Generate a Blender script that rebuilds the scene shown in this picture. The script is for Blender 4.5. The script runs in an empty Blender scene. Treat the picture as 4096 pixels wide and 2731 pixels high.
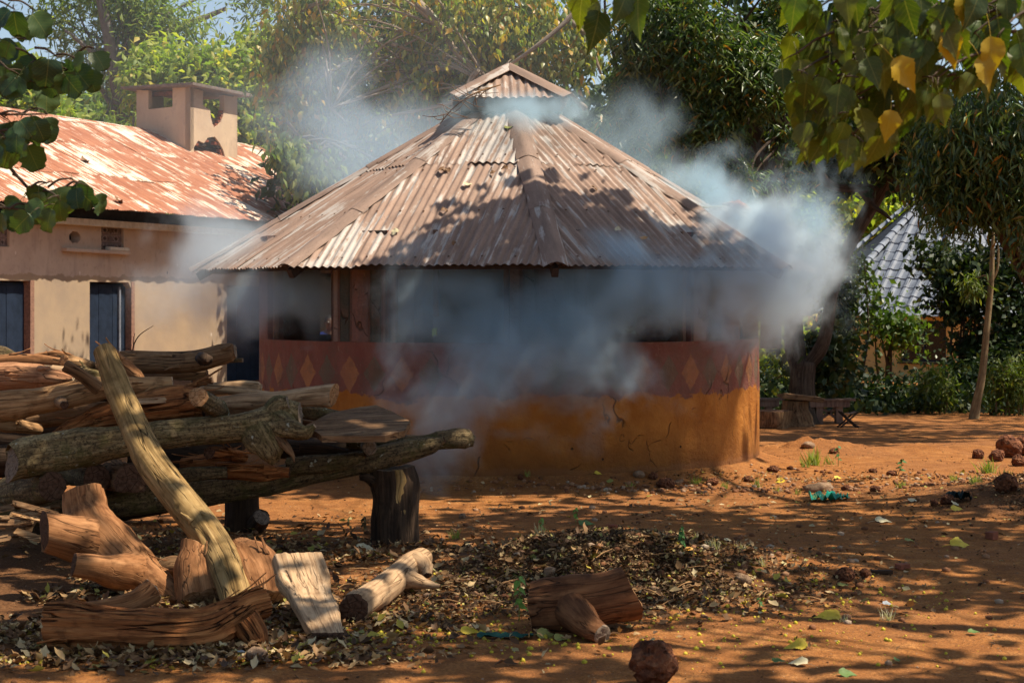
import bpy, bmesh, math, random
import numpy as np
from mathutils import Vector, Matrix
from mathutils.geometry import tessellate_polygon

SC = bpy.context.scene
C = SC.collection
PI = math.pi
rnd = random.Random(7)
rng = np.random.default_rng(11)

# ------------------------------------------------------------------ camera, world, sun, exposure
H = 1.75           # eye height
F = 4000.0         # focal length in units of the 2352-wide photo
cam_d = bpy.data.cameras.new('camera')
cam = bpy.data.objects.new('camera', cam_d); C.objects.link(cam)
cam.location = (0, 0, H); cam.rotation_euler = (PI/2, 0, 0)
cam_d.sensor_width = 36; cam_d.lens = 36*F/2352
cam_d.shift_y = -94/2352
cam_d.clip_start = 0.1; cam_d.clip_end = 2000
cam_d.dof.use_dof = True; cam_d.dof.focus_distance = 15.0; cam_d.dof.aperture_fstop = 7.1
SC.camera = cam

SUN_EL = math.radians(60)
SX, SY = 0.99, -0.10
_n = math.hypot(SX, SY); SX /= _n; SY /= _n
SUN = Vector((SX*math.cos(SUN_EL), SY*math.cos(SUN_EL), math.sin(SUN_EL)))
world = bpy.data.worlds.new('World'); SC.world = world; world.use_nodes = True
wn = world.node_tree
sky = wn.nodes.new('ShaderNodeTexSky'); sky.sky_type = 'NISHITA'; sky.sun_disc = False
sky.sun_elevation = SUN_EL; sky.sun_rotation = math.atan2(SX, SY)
sky.air_density = 1.0; sky.dust_density = 2.5; sky.altitude = 1100
wn.nodes['Background'].inputs['Strength'].default_value = 0.105
wn.links.new(sky.outputs[0], wn.nodes['Background'].inputs['Color'])
sl = bpy.data.lights.new('sun', 'SUN'); sl.energy = 5.0; sl.angle = math.radians(0.53); sl.color = (1.0, 0.93, 0.82)
so = bpy.data.objects.new('sun', sl); C.objects.link(so)
so.rotation_euler = SUN.to_track_quat('Z', 'Y').to_euler()
SC.view_settings.view_transform = 'Standard'; SC.view_settings.look = 'None'
SC.view_settings.exposure = 0.62; SC.view_settings.gamma = 1.0
SC.view_settings.use_curve_mapping = False
try:
    SC.view_settings.use_white_balance = True; SC.view_settings.white_balance_temperature = 7150; SC.view_settings.white_balance_tint = 10
except Exception: pass
SC.render.engine = 'CYCLES'
cy = SC.cycles
cy.use_denoising = True
try: cy.denoiser = 'OPENIMAGEDENOISE'
except Exception: pass
cy.max_bounces = 6; cy.diffuse_bounces = 3; cy.glossy_bounces = 2; cy.transmission_bounces = 4
cy.transparent_max_bounces = 8; cy.volume_bounces = 3; cy.use_adaptive_sampling = True; cy.adaptive_threshold = 0.02
cy.volume_step_rate = 1.0; cy.volume_max_steps = 96
cy.sample_clamp_indirect = 4.0
cy.caustics_reflective = False; cy.caustics_refractive = False

# ------------------------------------------------------------------ helpers
def W(x, y, d):
    """a spot of the photo (2352 wide) at distance d -> world point"""
    return Vector(((x-1176)/F*d, d, H+(690-y)/F*d))

def tag(o, label=None, cat=None, group=None, kind=None):
    if label: o['label'] = label
    if cat: o['category'] = cat
    if group: o['group'] = group
    if kind: o['kind'] = kind
    return o

def empty(name, loc=(0, 0, 0), label=None, cat=None, group=None):
    o = bpy.data.objects.new(name, None); C.objects.link(o); o.location = loc
    return tag(o, label, cat, group)

def link(name, me, parent=None, mat=None):
    o = bpy.data.objects.new(name, me); C.objects.link(o)
    if mat is not None and not me.materials: me.materials.append(mat)
    if parent is not None:
        o.parent = parent
        o.matrix_parent_inverse = Matrix.Translation(parent.location).inverted() if parent.type == 'EMPTY' else parent.matrix_basis.inverted()
    return o

def mesh(name, V, Fc, attr=None, smooth=True, uv=None):
    me = bpy.data.meshes.new(name)
    V = np.asarray(V, dtype=np.float32)
    me.from_pydata(V, [], Fc if isinstance(Fc, list) else Fc.tolist())
    if smooth:
        me.polygons.foreach_set('use_smooth', np.ones(len(me.polygons), dtype=bool))
    if attr is not None:
        for k, a in attr.items():
            a = np.asarray(a, dtype=np.float32)
            if a.ndim == 2:
                at = me.attributes.new(k, 'FLOAT_VECTOR', 'POINT'); at.data.foreach_set('vector', a.ravel())
            else:
                at = me.attributes.new(k, 'FLOAT', 'POINT'); at.data.foreach_set('value', a)
    me.update()
    return me

def copy_of(o, name=None, parent=None):
    c = o.copy(); C.objects.link(c)
    if name: c.name = name
    if parent is not None: c.parent = parent
    return c

# value noise ---------------------------------------------------------
_tab = np.random.default_rng(5).random(4096).astype(np.float32)
def _h(i, j, k, s):
    return _tab[((i*73856093) ^ (j*19349663) ^ (k*83492791) ^ (s*2654435)) & 4095]
def vn3(x, y, z, s=0):
    x = np.asarray(x, dtype=np.float64); y = np.asarray(y, dtype=np.float64)+0*x; z = np.asarray(z, dtype=np.float64)+0*x
    xi = np.floor(x).astype(np.int64); yi = np.floor(y).astype(np.int64); zi = np.floor(z).astype(np.int64)
    fx, fy, fz = x-xi, y-yi, z-zi
    fx = fx*fx*(3-2*fx); fy = fy*fy*(3-2*fy); fz = fz*fz*(3-2*fz)
    r = 0
    for a in (0, 1):
        for b in (0, 1):
            for c in (0, 1):
                w = (fx if a else 1-fx)*(fy if b else 1-fy)*(fz if c else 1-fz)
                r = r+w*_h(xi+a, yi+b, zi+c, s)
    return r
def fbm(x, y, z=0.0, s=0, o=4):
    r = 0; a = .5; f = 1.0; t = 0
    for i in range(o):
        r = r+a*vn3(np.asarray(x)*f, np.asarray(y)*f, np.asarray(z)*f, s+i*17); t += a; a *= .5; f *= 2.03
    return r/t-.5
def sstep(x, a, b):
    t = np.clip((x-a)/(b-a), 0, 1); return t*t*(3-2*t)

# ------------------------------------------------------------------ material helpers
class M:
    def __init__(s, name):
        s.m = bpy.data.materials.new(name); s.m.use_nodes = True
        s.t = s.m.node_tree; s.t.nodes.clear()
        s.out = s.t.nodes.new('ShaderNodeOutputMaterial')
    def n(s, typ, props=None, **inp):
        nd = s.t.nodes.new('ShaderNode'+typ)
        for k, v in (props or {}).items(): setattr(nd, k, v)
        for k, v in inp.items():
            k2 = k.replace('_', ' ')
            if k[0] == 'i' and k[1:].isdigit(): sock = nd.inputs[int(k[1:])]
            else: sock = nd.inputs[k2]
            if isinstance(v, bpy.types.NodeSocket): s.t.links.new(v, sock)
            elif isinstance(v, tuple) and len(v) == 3 and sock.type == 'RGBA': sock.default_value = (*v, 1)
            else: sock.default_value = v
        return nd
    def attr(s, name, typ='GEOMETRY'):
        return s.n('Attribute', {'attribute_name': name, 'attribute_type': typ})
    def mp(s, vec, scale=(1, 1, 1), loc=(0, 0, 0), rot=(0, 0, 0)):
        return s.n('Mapping', None, Vector=vec, Scale=scale, Location=loc, Rotation=rot).outputs[0]
    def noise(s, vec, scale, detail=4.0, rough=.55, dist=0.0):
        return s.n('TexNoise', None, Vector=vec, Scale=float(scale), Detail=float(detail), Roughness=rough, Distortion=dist).outputs[0]
    def ramp(s, fac, stops, interp='LINEAR'):
        nd = s.n('ValToRGB', None, Fac=fac); cr = nd.color_ramp; cr.interpolation = interp
        while len(cr.elements) > 1: cr.elements.remove(cr.elements[0])
        for i, (p, c) in enumerate(stops):
            e = cr.elements[0] if i == 0 else cr.elements.new(p)
            e.position = p
            c = c if isinstance(c, tuple) else (c, c, c)
            e.color = (*c, 1)
        return nd.outputs[0]
    def mix(s, fac, a, b, mode='MIX'):
        nd = s.t.nodes.new('ShaderNodeMix'); nd.data_type = 'RGBA'; nd.blend_type = mode
        for i, v in ((0, fac), (6, a), (7, b)):
            if isinstance(v, bpy.types.NodeSocket): s.t.links.new(v, nd.inputs[i])
            elif isinstance(v, tuple): nd.inputs[i].default_value = (*v, 1)
            else: nd.inputs[i].default_value = v
        return nd.outputs[2]
    def math(s, op, a, b=0.0, c=0.0):
        nd = s.t.nodes.new('ShaderNodeMath'); nd.operation = op
        for i, v in enumerate((a, b, c)):
            if isinstance(v, bpy.types.NodeSocket): s.t.links.new(v, nd.inputs[i])
            else: nd.inputs[i].default_value = v
        return nd.outputs[0]
    def sep(s, v):
        return s.n('SeparateXYZ', None, Vector=v).outputs
    def bump(s, h, strength=.5, dist=.02):
        return s.n('Bump', None, Height=h, Strength=strength, Distance=dist).outputs[0]
    def done(s, color, rough=.9, normal=None, spec=.2, metallic=0.0):
        b = s.n('BsdfPrincipled')
        for k, v in (('Base Color', color), ('Roughness', rough), ('Normal', normal), ('Specular IOR Level', spec), ('Metallic', metallic)):
            if v is None: continue
            if isinstance(v, bpy.types.NodeSocket): s.t.links.new(v, b.inputs[k])
            elif isinstance(v, tuple): b.inputs[k].default_value = (*v, 1)
            else: b.inputs[k].default_value = v
        s.t.links.new(b.outputs[0], s.out.inputs['Surface'])
        return s.m
    def pos(s):
        return s.n('NewGeometry').outputs['Position']

def wood_mat(name, dark, mid, light, crack=.6, streak=9.0, weather=None, rough=.85, moss=0.0, bumps=.6, bd=.012):
    m = M(name); v = m.attr('lc').outputs['Vector']
    rv = m.n('ObjectInfo').outputs['Random']
    off = m.n('CombineXYZ', None, X=m.math('MULTIPLY', rv, 37.0), Y=m.math('MULTIPLY', rv, 11.0), Z=0.0).outputs[0]
    v = m.n('VectorMath', {'operation': 'ADD'}, i0=v, i1=off).outputs[0]
    vs = m.mp(v, (1, 1, .10))
    a = m.noise(vs, streak*3, 6, .65, .4)
    big = m.noise(m.mp(v, (1, 1, .35)), 5, 3, .5)
    col = m.ramp(a, [(.3, dark), (.5, mid), (.72, light)])
    col = m.mix(m.ramp(big, [(.35, 0.0), (.65, .75)]), col, m.mix(.5, col, light))
    blot = m.noise(v, 11, 4, .6)
    col = m.mix(m.ramp(blot, [(.52, 0.0), (.68, .55)]), col, dark)
    cn = m.noise(m.mp(v, (1, 1, .07)), 19, 2, .5, .25)
    cr = m.math('ABSOLUTE', m.math('SUBTRACT', cn, .5))
    fine = m.noise(m.mp(v, (1, 1, .035)), 60, 3, .6)
    col = m.mix(m.ramp(fine, [(.36, .55), (.52, 0.0)]), col, m.mix(1.0, col, (.35, .28, .24), 'MULTIPLY'))
    cm = m.noise(m.mp(v, (1, 1, .3)), 6, 2)
    cw = m.ramp(cr, [(.0, 1.0), (.024, 0.0)])
    cw = m.math('MULTIPLY', cw, m.ramp(cm, [(.40, 0.0), (.52, crack)]))
    col = m.mix(cw, col, (dark[0]*.15, dark[1]*.15, dark[2]*.15))
    if moss > 0:
        sp_ = m.noise(m.mp(v, (1.3, 1.3, 1)), 42, 5, .75)
        col = m.mix(m.ramp(sp_, [(.40, .8), (.52, 0.0)]), col, (dark[0]*.4, dark[1]*.4, dark[2]*.4))
        g = m.noise(v, 7, 5, .65)
        col = m.mix(m.ramp(g, [(.52-.04*moss, 0.0), (.66, .75)]), col, (.085, .075, .022))
        g2 = m.noise(v, 16, 3, .6)
        col = m.mix(m.ramp(g2, [(.66, 0.0), (.72, .8)]), col, (.42, .43, .34))
    hgt = m.math('SUBTRACT', a, m.math('MULTIPLY', cw, 1.5))
    return m.done(col, rough, m.bump(hgt, bumps, bd), .15)

def end_mat(name, dark, light):
    m = M(name); v = m.attr('lc').outputs['Vector']
    x, y, z = m.sep(v)
    xy = m.n('CombineXYZ', None, X=x, Y=y, Z=0.0).outputs[0]
    r = m.n('VectorMath', {'operation': 'LENGTH'}, i0=xy).outputs['Value']
    n1 = m.noise(xy, 14, 3)
    rr = m.math('ADD', m.math('MULTIPLY', r, 190.0), m.math('MULTIPLY', n1, 5.0))
    ring = m.math('SINE', m.math('ADD', rr, m.math('MULTIPLY', m.noise(xy, 40, 3), 6.0)))
    n2 = m.noise(xy, 30, 4, .6)
    f = m.math('ADD', m.math('MULTIPLY', ring, .05), n2)
    col = m.ramp(f, [(.3, dark), (.68, light)])
    cr = m.n('TexVoronoi', {'feature': 'DISTANCE_TO_EDGE'}, Vector=xy, Scale=16.0).outputs['Distance']
    col = m.mix(m.ramp(cr, [(0.0, .8), (.04, 0.0)]), col, (dark[0]*.2, dark[1]*.2, dark[2]*.2))
    return m.done(col, .9, m.bump(f, .4, .006), .1)

def leaf_mat(name, cols, transl=.35, rough=.5, spec=.35, uvein=False, tmul=(1.5, 1.7, .55)):
    """cols: list of (pos, colour) by random leaf"""
    m = M(name)
    if uvein: r = m.n('ObjectInfo').outputs['Random']
    else: r = m.n('NewGeometry').outputs['Random Per Island']
    col = m.ramp(r, cols)
    if uvein:
        v = m.attr('lc').outputs['Vector']; x, y, z = m.sep(v)
        ax = m.math('ABSOLUTE', x)
        mid = m.ramp(ax, [(.0, 1.0), (.018, 0.0)])
        # side veins running obliquely from the midrib
        q = m.math('FRACT', m.math('MULTIPLY', m.math('SUBTRACT', y, m.math('MULTIPLY', ax, .8)), 7.0))
        sv = m.ramp(m.math('ABSOLUTE', m.math('SUBTRACT', q, .5)), [(.0, .55), (.06, 0.0)])
        vein = m.math('MAXIMUM', mid, sv)
        nz = m.noise(v, 6, 4)
        c2 = m.mix(m.ramp(nz, [(.4, 0.0), (.75, .5)]), col, m.mix(1.0, col, (.75, .8, .5), 'MULTIPLY'))
        sp = m.noise(v, 26, 2)
        c2 = m.mix(m.ramp(sp, [(.70, 0.0), (.74, .8)]), c2, (.12, .05, .015))
        col = m.mix(m.math('MULTIPLY', vein, .6), c2, m.mix(.5, c2, (.45, .4, .12)))
    d = m.n('BsdfPrincipled', None, Base_Color=col, Roughness=rough)
    d.inputs['Specular IOR Level'].default_value = spec
    tcol = m.mix(1.0, col, tmul, 'MULTIPLY')
    t = m.n('BsdfTranslucent', None, Color=tcol)
    mx = m.n('MixShader', None, i0=transl, i1=d.outputs[0], i2=t.outputs[0])
    m.t.links.new(mx.outputs[0], m.out.inputs['Surface'])
    return m.m

# ------------------------------------------------------------------ terrain
def terr(x, y, fine=True):
    x = np.asarray(x, dtype=np.float64); y = np.asarray(y, dtype=np.float64)
    side = sstep(x, -2.5, 2.2)
    # the yard falls away gently behind the hut on the right
    drop = np.interp(y, [0, 19, 30, 40, 60, 90, 400], [0, 0, -.425, -.70, -.95, -1.2, -1.2])
    z = drop*side
    # debris mound
    mx, my = .66, 11.3
    dx = (x-mx); a = np.where(dx < 0, dx/1.05, dx/1.35); b = np.where(y < my, (y-my)/.80, (y-my)/.95)
    r = np.sqrt(a*a+b*b)
    z = z+.26*np.exp(-(r*1.25)**2.2)*(1+.5*fbm(x*2.2, y*2.2, 0, 4, 3))
    # second low heap on the right edge
    r2 = np.sqrt(((x-5.3)/1.7)**2+((y-15.0)/1.5)**2)
    z = z+.30*np.exp(-(r2*1.2)**2)
    # soil banked against the round wall
    rr = np.sqrt((x+.03)**2+(y-19.06)**2)-2.71
    z = z+.115*np.exp(-np.clip(rr, 0, None)/.22)*np.where(rr > -.6, 1, 0)*(y < 19.6)
    # eroded low bank right of the hut
    z = z+.17*np.exp(-(((x-3.7)/.75)**2+((y-20.8)/.40)**2))*(1+.9*fbm(x*6, y*6, 0, 12, 2))
    z = z+.11*np.exp(-(((x-4.95)/.35)**2+((y-20.9)/.25)**2))*(1+.9*fbm(x*8, y*8, 0, 13, 2))
    if fine:
        z = z+.030*fbm(x*.9, y*.9, 0, 1, 3)+.014*fbm(x*5, y*3.2, 0, 2, 3)+.010*fbm(x*22, y*16, 0, 3, 2)
        mnd = np.exp(-(r*1.0)**2)+np.exp(-(r2)**2)
        z = z+mnd*.03*fbm(x*30, y*30, 0, 9, 2)
    return z
def tz(x, y): return float(terr(np.array([x]), np.array([y]))[0])

def axis(parts):
    out = []
    for a, b, st in parts: out += list(np.arange(a, b, st))
    return np.array(out+[parts[-1][1]])
gx = axis([(-160, -20, 10), (-20, -6, 1.0), (-6, -3.6, .12), (-3.6, 4.2, .03), (4.2, 7, .07), (7, 20, .6), (20, 160, 10)])
gy = axis([(-40, 4, 4), (4, 7.4, .3), (7.4, 15.5, .035), (15.5, 23, .06), (23, 42, .25), (42, 80, 2), (80, 400, 20)])
GX, GY = np.meshgrid(gx, gy)
GZ = terr(GX, GY)
nx, ny = len(gx), len(gy)
V = np.stack([GX.ravel(), GY.ravel(), GZ.ravel()], 1)
idx = np.arange(nx*ny).reshape(ny, nx)
Fq = np.stack([idx[:-1, :-1].ravel(), idx[:-1, 1:].ravel(), idx[1:, 1:].ravel(), idx[1:, :-1].ravel()], 1)

m = M('red_earth'); p = m.pos()
n1 = m.noise(p, .55, 5, .6); n2 = m.noise(p, 4.5, 6, .65); n3 = m.noise(p, 60, 4, .6)
n4 = m.noise(m.mp(p, (1, 1, 1)), 18, 5, .7)
col = m.ramp(n2, [(.30, (.19, .070, .020)), (.5, (.34, .135, .038)), (.68, (.46, .21, .070))])
col = m.mix(m.ramp(n1, [(.4, 0.0), (.62, .6)]), col, (.25, .105, .042))
col = m.mix(m.ramp(n3, [(.44, .55), (.56, 0.0)]), col, (.15, .06, .025))
col = m.mix(m.ramp(n4, [(.66, 0.0), (.75, .6)]), col, (.60, .38, .20))
# humus on and round the debris mound; same dark tone under the wood pile
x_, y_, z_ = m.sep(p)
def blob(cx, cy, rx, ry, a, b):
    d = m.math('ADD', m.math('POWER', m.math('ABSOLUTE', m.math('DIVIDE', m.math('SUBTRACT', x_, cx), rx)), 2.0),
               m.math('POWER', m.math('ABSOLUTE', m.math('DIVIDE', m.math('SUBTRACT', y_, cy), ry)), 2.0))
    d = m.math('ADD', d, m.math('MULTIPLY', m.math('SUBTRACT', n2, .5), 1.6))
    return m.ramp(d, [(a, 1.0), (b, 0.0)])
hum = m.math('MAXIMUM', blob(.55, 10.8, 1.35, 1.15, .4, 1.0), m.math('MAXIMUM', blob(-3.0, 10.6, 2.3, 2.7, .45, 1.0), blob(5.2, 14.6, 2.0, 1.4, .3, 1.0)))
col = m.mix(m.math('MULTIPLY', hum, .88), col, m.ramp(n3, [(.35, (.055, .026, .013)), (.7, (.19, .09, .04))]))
peb = m.n('TexVoronoi', None, Vector=p, Scale=55.0)
pm = m.math('MULTIPLY', m.ramp(peb.outputs['Distance'], [(.16, 1.0), (.24, 0.0)]), m.ramp(m.n('SeparateColor', None, Color=peb.outputs['Color']).outputs[0], [(.80, 0.0), (.82, 1.0)]))
col = m.mix(pm, col, m.ramp(m.n('SeparateColor', None, Color=peb.outputs['Color']).outputs[1], [(0.2, (.16, .06, .03)), (.8, (.55, .38, .24))]))
hh = m.math('ADD', m.math('ADD', m.math('MULTIPLY', n4, .8), m.math('MULTIPLY', n3, .35)), m.math('MULTIPLY', pm, .5))
MAT_EARTH = m.done(col, .95, m.bump(hh, .9, .03), .1)
g = link('ground', mesh('ground', V, Fq), None, MAT_EARTH); tag(g, kind='structure')

# ------------------------------------------------------------------ shared materials
def rust_mat(name, rust, rust2, zinc, zamt, scale=1.0, rva=.09):
    m = M(name); v = m.attr('lc').outputs['Vector']
    rv = m.n('ObjectInfo').outputs['Random']
    off = m.n('CombineXYZ', None, X=m.math('MULTIPLY', rv, 53.0), Y=m.math('MULTIPLY', rv, 29.0), Z=0.0).outputs[0]
    v2 = m.n('VectorMath', {'operation': 'ADD'}, i0=v, i1=off).outputs[0]
    st = m.noise(m.mp(v2, (1, .16, 1)), 7*scale, 6, .68)
    st2 = m.noise(m.mp(v2, (1, .07, 1)), 16*scale, 4, .6)
    bl = m.noise(v2, 2.2*scale, 5, .65)
    fine = m.noise(v2, 40, 3, .6)
    col = m.mix(m.ramp(st, [(.35, 0.0), (.62, 1.0)]), rust, rust2)
    zz = m.math('ADD', m.math('MULTIPLY', st2, .6), m.math('MULTIPLY', bl, .4))
    zz = m.math('ADD', zz, m.math('MULTIPLY', m.math('POWER', rv, 3.0), rva))
    zm = m.ramp(zz, [(zamt, 0.0), (zamt+.06, .85)])
    col = m.mix(zm, col, zinc)
    col = m.mix(m.ramp(fine, [(.58, 0.0), (.7, .45)]), col, (rust[0]*.45, rust[1]*.4, rust[2]*.4))
    rr = m.ramp(zm, [(0.0, .8), (1.0, .45)])
    return m.done(col, rr, m.bump(fine, .25, .004), .3)
MAT_RUST_HUT = rust_mat('weathered_rust_sheet', (.19, .125, .095), (.33, .22, .165), (.44, .40, .36), .535)
MAT_RUST_CAP = rust_mat('ridge_strip_rust', (.17, .115, .09), (.28, .19, .145), (.42, .38, .34), .57)
MAT_RUST_LEFT = rust_mat('orange_rust_sheet', (.25, .085, .045), (.40, .17, .095), (.80, .70, .56), .545, .8, rva=.12)

def plaster(name, c1, c2, stain, sc=1.0, stainz=None):
    m = M(name); p = m.pos()
    a = m.noise(p, 1.6*sc, 5, .6); b = m.noise(p, 9*sc, 5, .65); c = m.noise(m.mp(p, (1, 1, .25)), 5*sc, 4, .6); f = m.noise(p, 70, 3)
    col = m.mix(m.ramp(a, [(.35, 0.0), (.65, 1.0)]), c1, c2)
    col = m.mix(m.ramp(b, [(.56, 0.0), (.74, .5)]), col, stain)
    col = m.mix(m.ramp(c, [(.55, 0.0), (.72, .4)]), col, stain)
    return m, p, col, m.bump(m.math('ADD', b, m.math('MULTIPLY', f, .3)), .4, .01)

def simple(name, c1, c2=None, scale=8, rough=.85, stretch=(1, 1, 1), spec=.15, bmp=.4):
    m = M(name); p = m.n('TexCoord').outputs['Object'] if False else m.pos()
    c2 = c2 or tuple(x*.6 for x in c1)
    a = m.noise(m.mp(p, stretch), scale, 5, .62)
    col = m.ramp(a, [(.33, c2), (.62, c1)])
    return m.done(col, rough, m.bump(a, bmp, .01), spec)

MAT_DARKWOOD = simple('sooty_timber', (.05, .035, .028), scale=20, stretch=(1, 1, .15))
MAT_SOIL_DARK = simple('beaten_floor', (.16, .09, .05))
MAT_BRICK = simple('burnt_brick', (.30, .10, .055), (.15, .05, .03), 14)
MAT_BRICK_SOOT = simple('sooty_brick', (.05, .03, .025), (.015, .012, .012), 14)

# ------------------------------------------------------------------ corrugated sheet
def sheet(name, x0, x1, ylo, yhi, O, ex, ey, en, pitch, amp, rows=4, spw=6, lift=0.0, tilt=0.0, seed=0, ragged=.006, holes=0):
    """metal sheet in the plane (ex, ey) with waves across ex; ylo/yhi are functions of x"""
    nxs = max(3, int((x1-x0)/pitch*spw))
    xs = np.linspace(x0, x1, nxs+1)
    lo = np.array([ylo(x) for x in xs]); hi = np.array([yhi(x) for x in xs])
    keep = hi-lo > .01
    if keep.sum() < 2: return None
    xs, lo, hi = xs[keep], lo[keep], hi[keep]
    nn = len(xs)
    ts = np.linspace(0, 1, rows+1)
    X = np.tile(xs, rows+1)
    Y = np.concatenate([lo+(hi-lo)*t for t in ts])
    rag = ragged*np.sin(xs*9+seed)+ragged*1.2*(vn3(xs*14, 0, seed)-.5)
    Y[:nn] += rag
    Z = amp*np.sin(2*PI*X/pitch)+lift+tilt*(Y-lo.min())
    Z = Z+.012*fbm(X*1.3, Y*1.3, seed*3.7, 3, 2)
    Z = Z+.010*np.exp(-(Y-Y.min())/.08)*(vn3(X*6, 0, seed)-.5)*2
    O, ex, ey, en = [np.array(a) for a in (O, ex, ey, en)]
    P = O+X[:, None]*ex+Y[:, None]*ey+Z[:, None]*en
    id_ = np.arange((rows+1)*nn).reshape(rows+1, nn)
    Q = np.stack([id_[:-1, :-1].ravel(), id_[:-1, 1:].ravel(), id_[1:, 1:].ravel(), id_[1:, :-1].ravel()], 1)
    return mesh(name, P, Q, {'lc': np.stack([X, Y, 0*X], 1)})

def box_mesh(name, a, b, c, bev=0.0, O=(0, 0, 0), R=None, jit=0.0, seed=0):
    """box of sizes a,b,c centred on O; slightly irregular when jit"""
    bm = bmesh.new(); bmesh.ops.create_cube(bm, size=1)
    rr = random.Random(seed)
    for v in bm.verts:
        v.co = Vector((v.co.x*a, v.co.y*b, v.co.z*c))
        if jit: v.co += Vector([rr.uniform(-jit, jit) for _ in range(3)])
    if bev: bmesh.ops.bevel(bm, geom=bm.edges[:], offset=bev, segments=2, affect='EDGES', profile=.6)
    if R is not None: bmesh.ops.transform(bm, matrix=R, verts=bm.verts)
    bmesh.ops.translate(bm, vec=Vector(O), verts=bm.verts)
    me = bpy.data.meshes.new(name); bm.to_mesh(me); bm.free()
    return me

def frame(ex, ey, ez):
    return Matrix(((ex[0], ey[0], ez[0], 0), (ex[1], ey[1], ez[1], 0), (ex[2], ey[2], ez[2], 0), (0, 0, 0, 1)))

def ngon_slab(name, outer, holes, thick, O, eu, ev, en, attr=True):
    """wall plate: outline + holes in (u,v), extruded by thick along -en (front face at O plane)"""
    loops = [outer]+holes
    pts = [p for l in loops for p in l]
    tris = tessellate_polygon([[Vector((p[0], p[1], 0)) for p in l] for l in loops])
    O, eu, ev, en = [np.array(a, dtype=float) for a in (O, eu, ev, en)]
    P = np.array(pts, dtype=float)
    front = O+P[:, :1]*eu+P[:, 1:]*ev
    back = front-en*thick
    n = len(pts); Fc = []
    for t in tris:
        a, b, c = t
        nrm = (pts[b][0]-pts[a][0])*(pts[c][1]-pts[a][1])-(pts[b][1]-pts[a][1])*(pts[c][0]-pts[a][0])
        tri = (a, b, c) if nrm > 0 else (a, c, b)
        Fc.append(tri); Fc.append(tuple(i+n for i in reversed(tri)))
    k = 0
    for l in loops:
        m_ = len(l)
        for i in range(m_):
            a, b = k+i, k+(i+1) % m_
            Fc.append((a, a+n, b+n, b))
        k += m_
    me = mesh(name, np.concatenate([front, back]), Fc, {'lc': np.concatenate([np.c_[P, np.zeros(n)]]*2)}, smooth=False)
    bm = bmesh.new(); bm.from_mesh(me); bmesh.ops.recalc_face_normals(bm, faces=bm.faces); bm.to_mesh(me); bm.free()
    return me

# ================================================================== THE ROUND KITCHEN
CX, CY, RW, RE = -.03, 19.06, 2.71, 3.39
hut = empty('kitchen_hut', (CX, CY, 0), 'round smoke-filled kitchen hut with a rusty corrugated iron roof and ochre wall', 'hut')
def hp(th, r, z): return Vector((CX+r*math.sin(th), CY-r*math.cos(th), z))
def th_of(px, r=RW):
    lo, hi = -1.42, 1.42
    for _ in range(50):
        mid = (lo+hi)/2
        x = CX+r*math.sin(mid); y = CY-r*math.cos(mid)
        if 1176+F*x/y < px: lo = mid
        else: hi = mid
    return (lo+hi)/2
# wall: painted plaster
m = M('painted_hut_plaster'); v = m.attr('lc').outputs['Vector']; u, z, pier = m.sep(v)
P_ = .298
n1 = m.noise(v, 2.2, 5, .65); n2 = m.noise(m.mp(v, (1, .25, 1)), 6, 5, .7); n3 = m.noise(v, 16, 5, .7); n4 = m.noise(v, 60, 3)
och = m.mix(m.ramp(n1, [(.35, 0.0), (.65, 1.0)]), (.29, .10, .016), (.41, .165, .033))
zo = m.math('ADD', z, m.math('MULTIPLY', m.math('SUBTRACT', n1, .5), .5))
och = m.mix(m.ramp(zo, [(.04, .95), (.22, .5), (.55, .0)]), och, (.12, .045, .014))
och = m.mix(m.ramp(n2, [(.5, 0.0), (.7, .55)]), och, (.20, .075, .02))
fu = m.math('SUBTRACT', m.math('FRACT', m.math('DIVIDE', u, P_)), .5)
fz = m.math('DIVIDE', m.math('ABSOLUTE', m.math('SUBTRACT', z, 1.045)), .185)
dd = m.math('ADD', m.math('MULTIPLY', m.math('ABSOLUTE', fu), 2.35), fz)
dd = m.math('ADD', dd, m.math('MULTIPLY', m.math('SUBTRACT', n3, .5), .45))
dd = m.math('ADD', dd, m.math('MULTIPLY', m.math('SUBTRACT', n1, .5), .5))
dia = m.math('MULTIPLY', m.ramp(dd, [(.93, 1.0), (1.0, 0.0)]), m.ramp(n2, [(.35, 1.0), (.7, .35)]))
par = m.math('FRACT', m.math('MULTIPLY', m.math('FLOOR', m.math('DIVIDE', u, P_)), .5))
par = m.math('GREATER_THAN', par, .25)
dcol = m.mix(par, (.33, .15, .065), (.115, .105, .07))
mar = m.mix(m.ramp(n2, [(.4, 0.0), (.7, .6)]), (.17, .060, .045), (.22, .105, .075))
up = m.mix(dia, mar, dcol)
# piers: dark green with a rose strip (value written per vertex: 1 = green, 2 = rose)
up = m.mix(m.math('GREATER_THAN', pier, .5), up, (.055, .058, .048))
up = m.mix(m.math('GREATER_THAN', pier, 1.5), up, m.mix(m.ramp(n2, [(.4, 0.0), (.6, 1.0)]), (.20, .10, .08), (.11, .075, .065)))
scr = m.ramp(m.noise(m.mp(v, (1, .5, 1), rot=(0, 0, .5)), 26, 6, .75), [(.60, 0.0), (.66, .6)])
up = m.mix(m.math('GREATER_THAN', pier, 2.5), up, (.21, .155, .13))
up = m.mix(scr, up, (.33, .25, .16))
up = m.mix(m.ramp(m.noise(v, 4.5, 6, .7), [(.46, 0.0), (.66, .7)]), up, (.12, .075, .055))
up = m.mix(m.ramp(z, [(1.27, 0.0), (1.36, .55)]), up, (.27, .20, .15))
col = m.mix(m.ramp(zo, [(.83, 0.0), (.85, 1.0)]), och, up)
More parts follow.
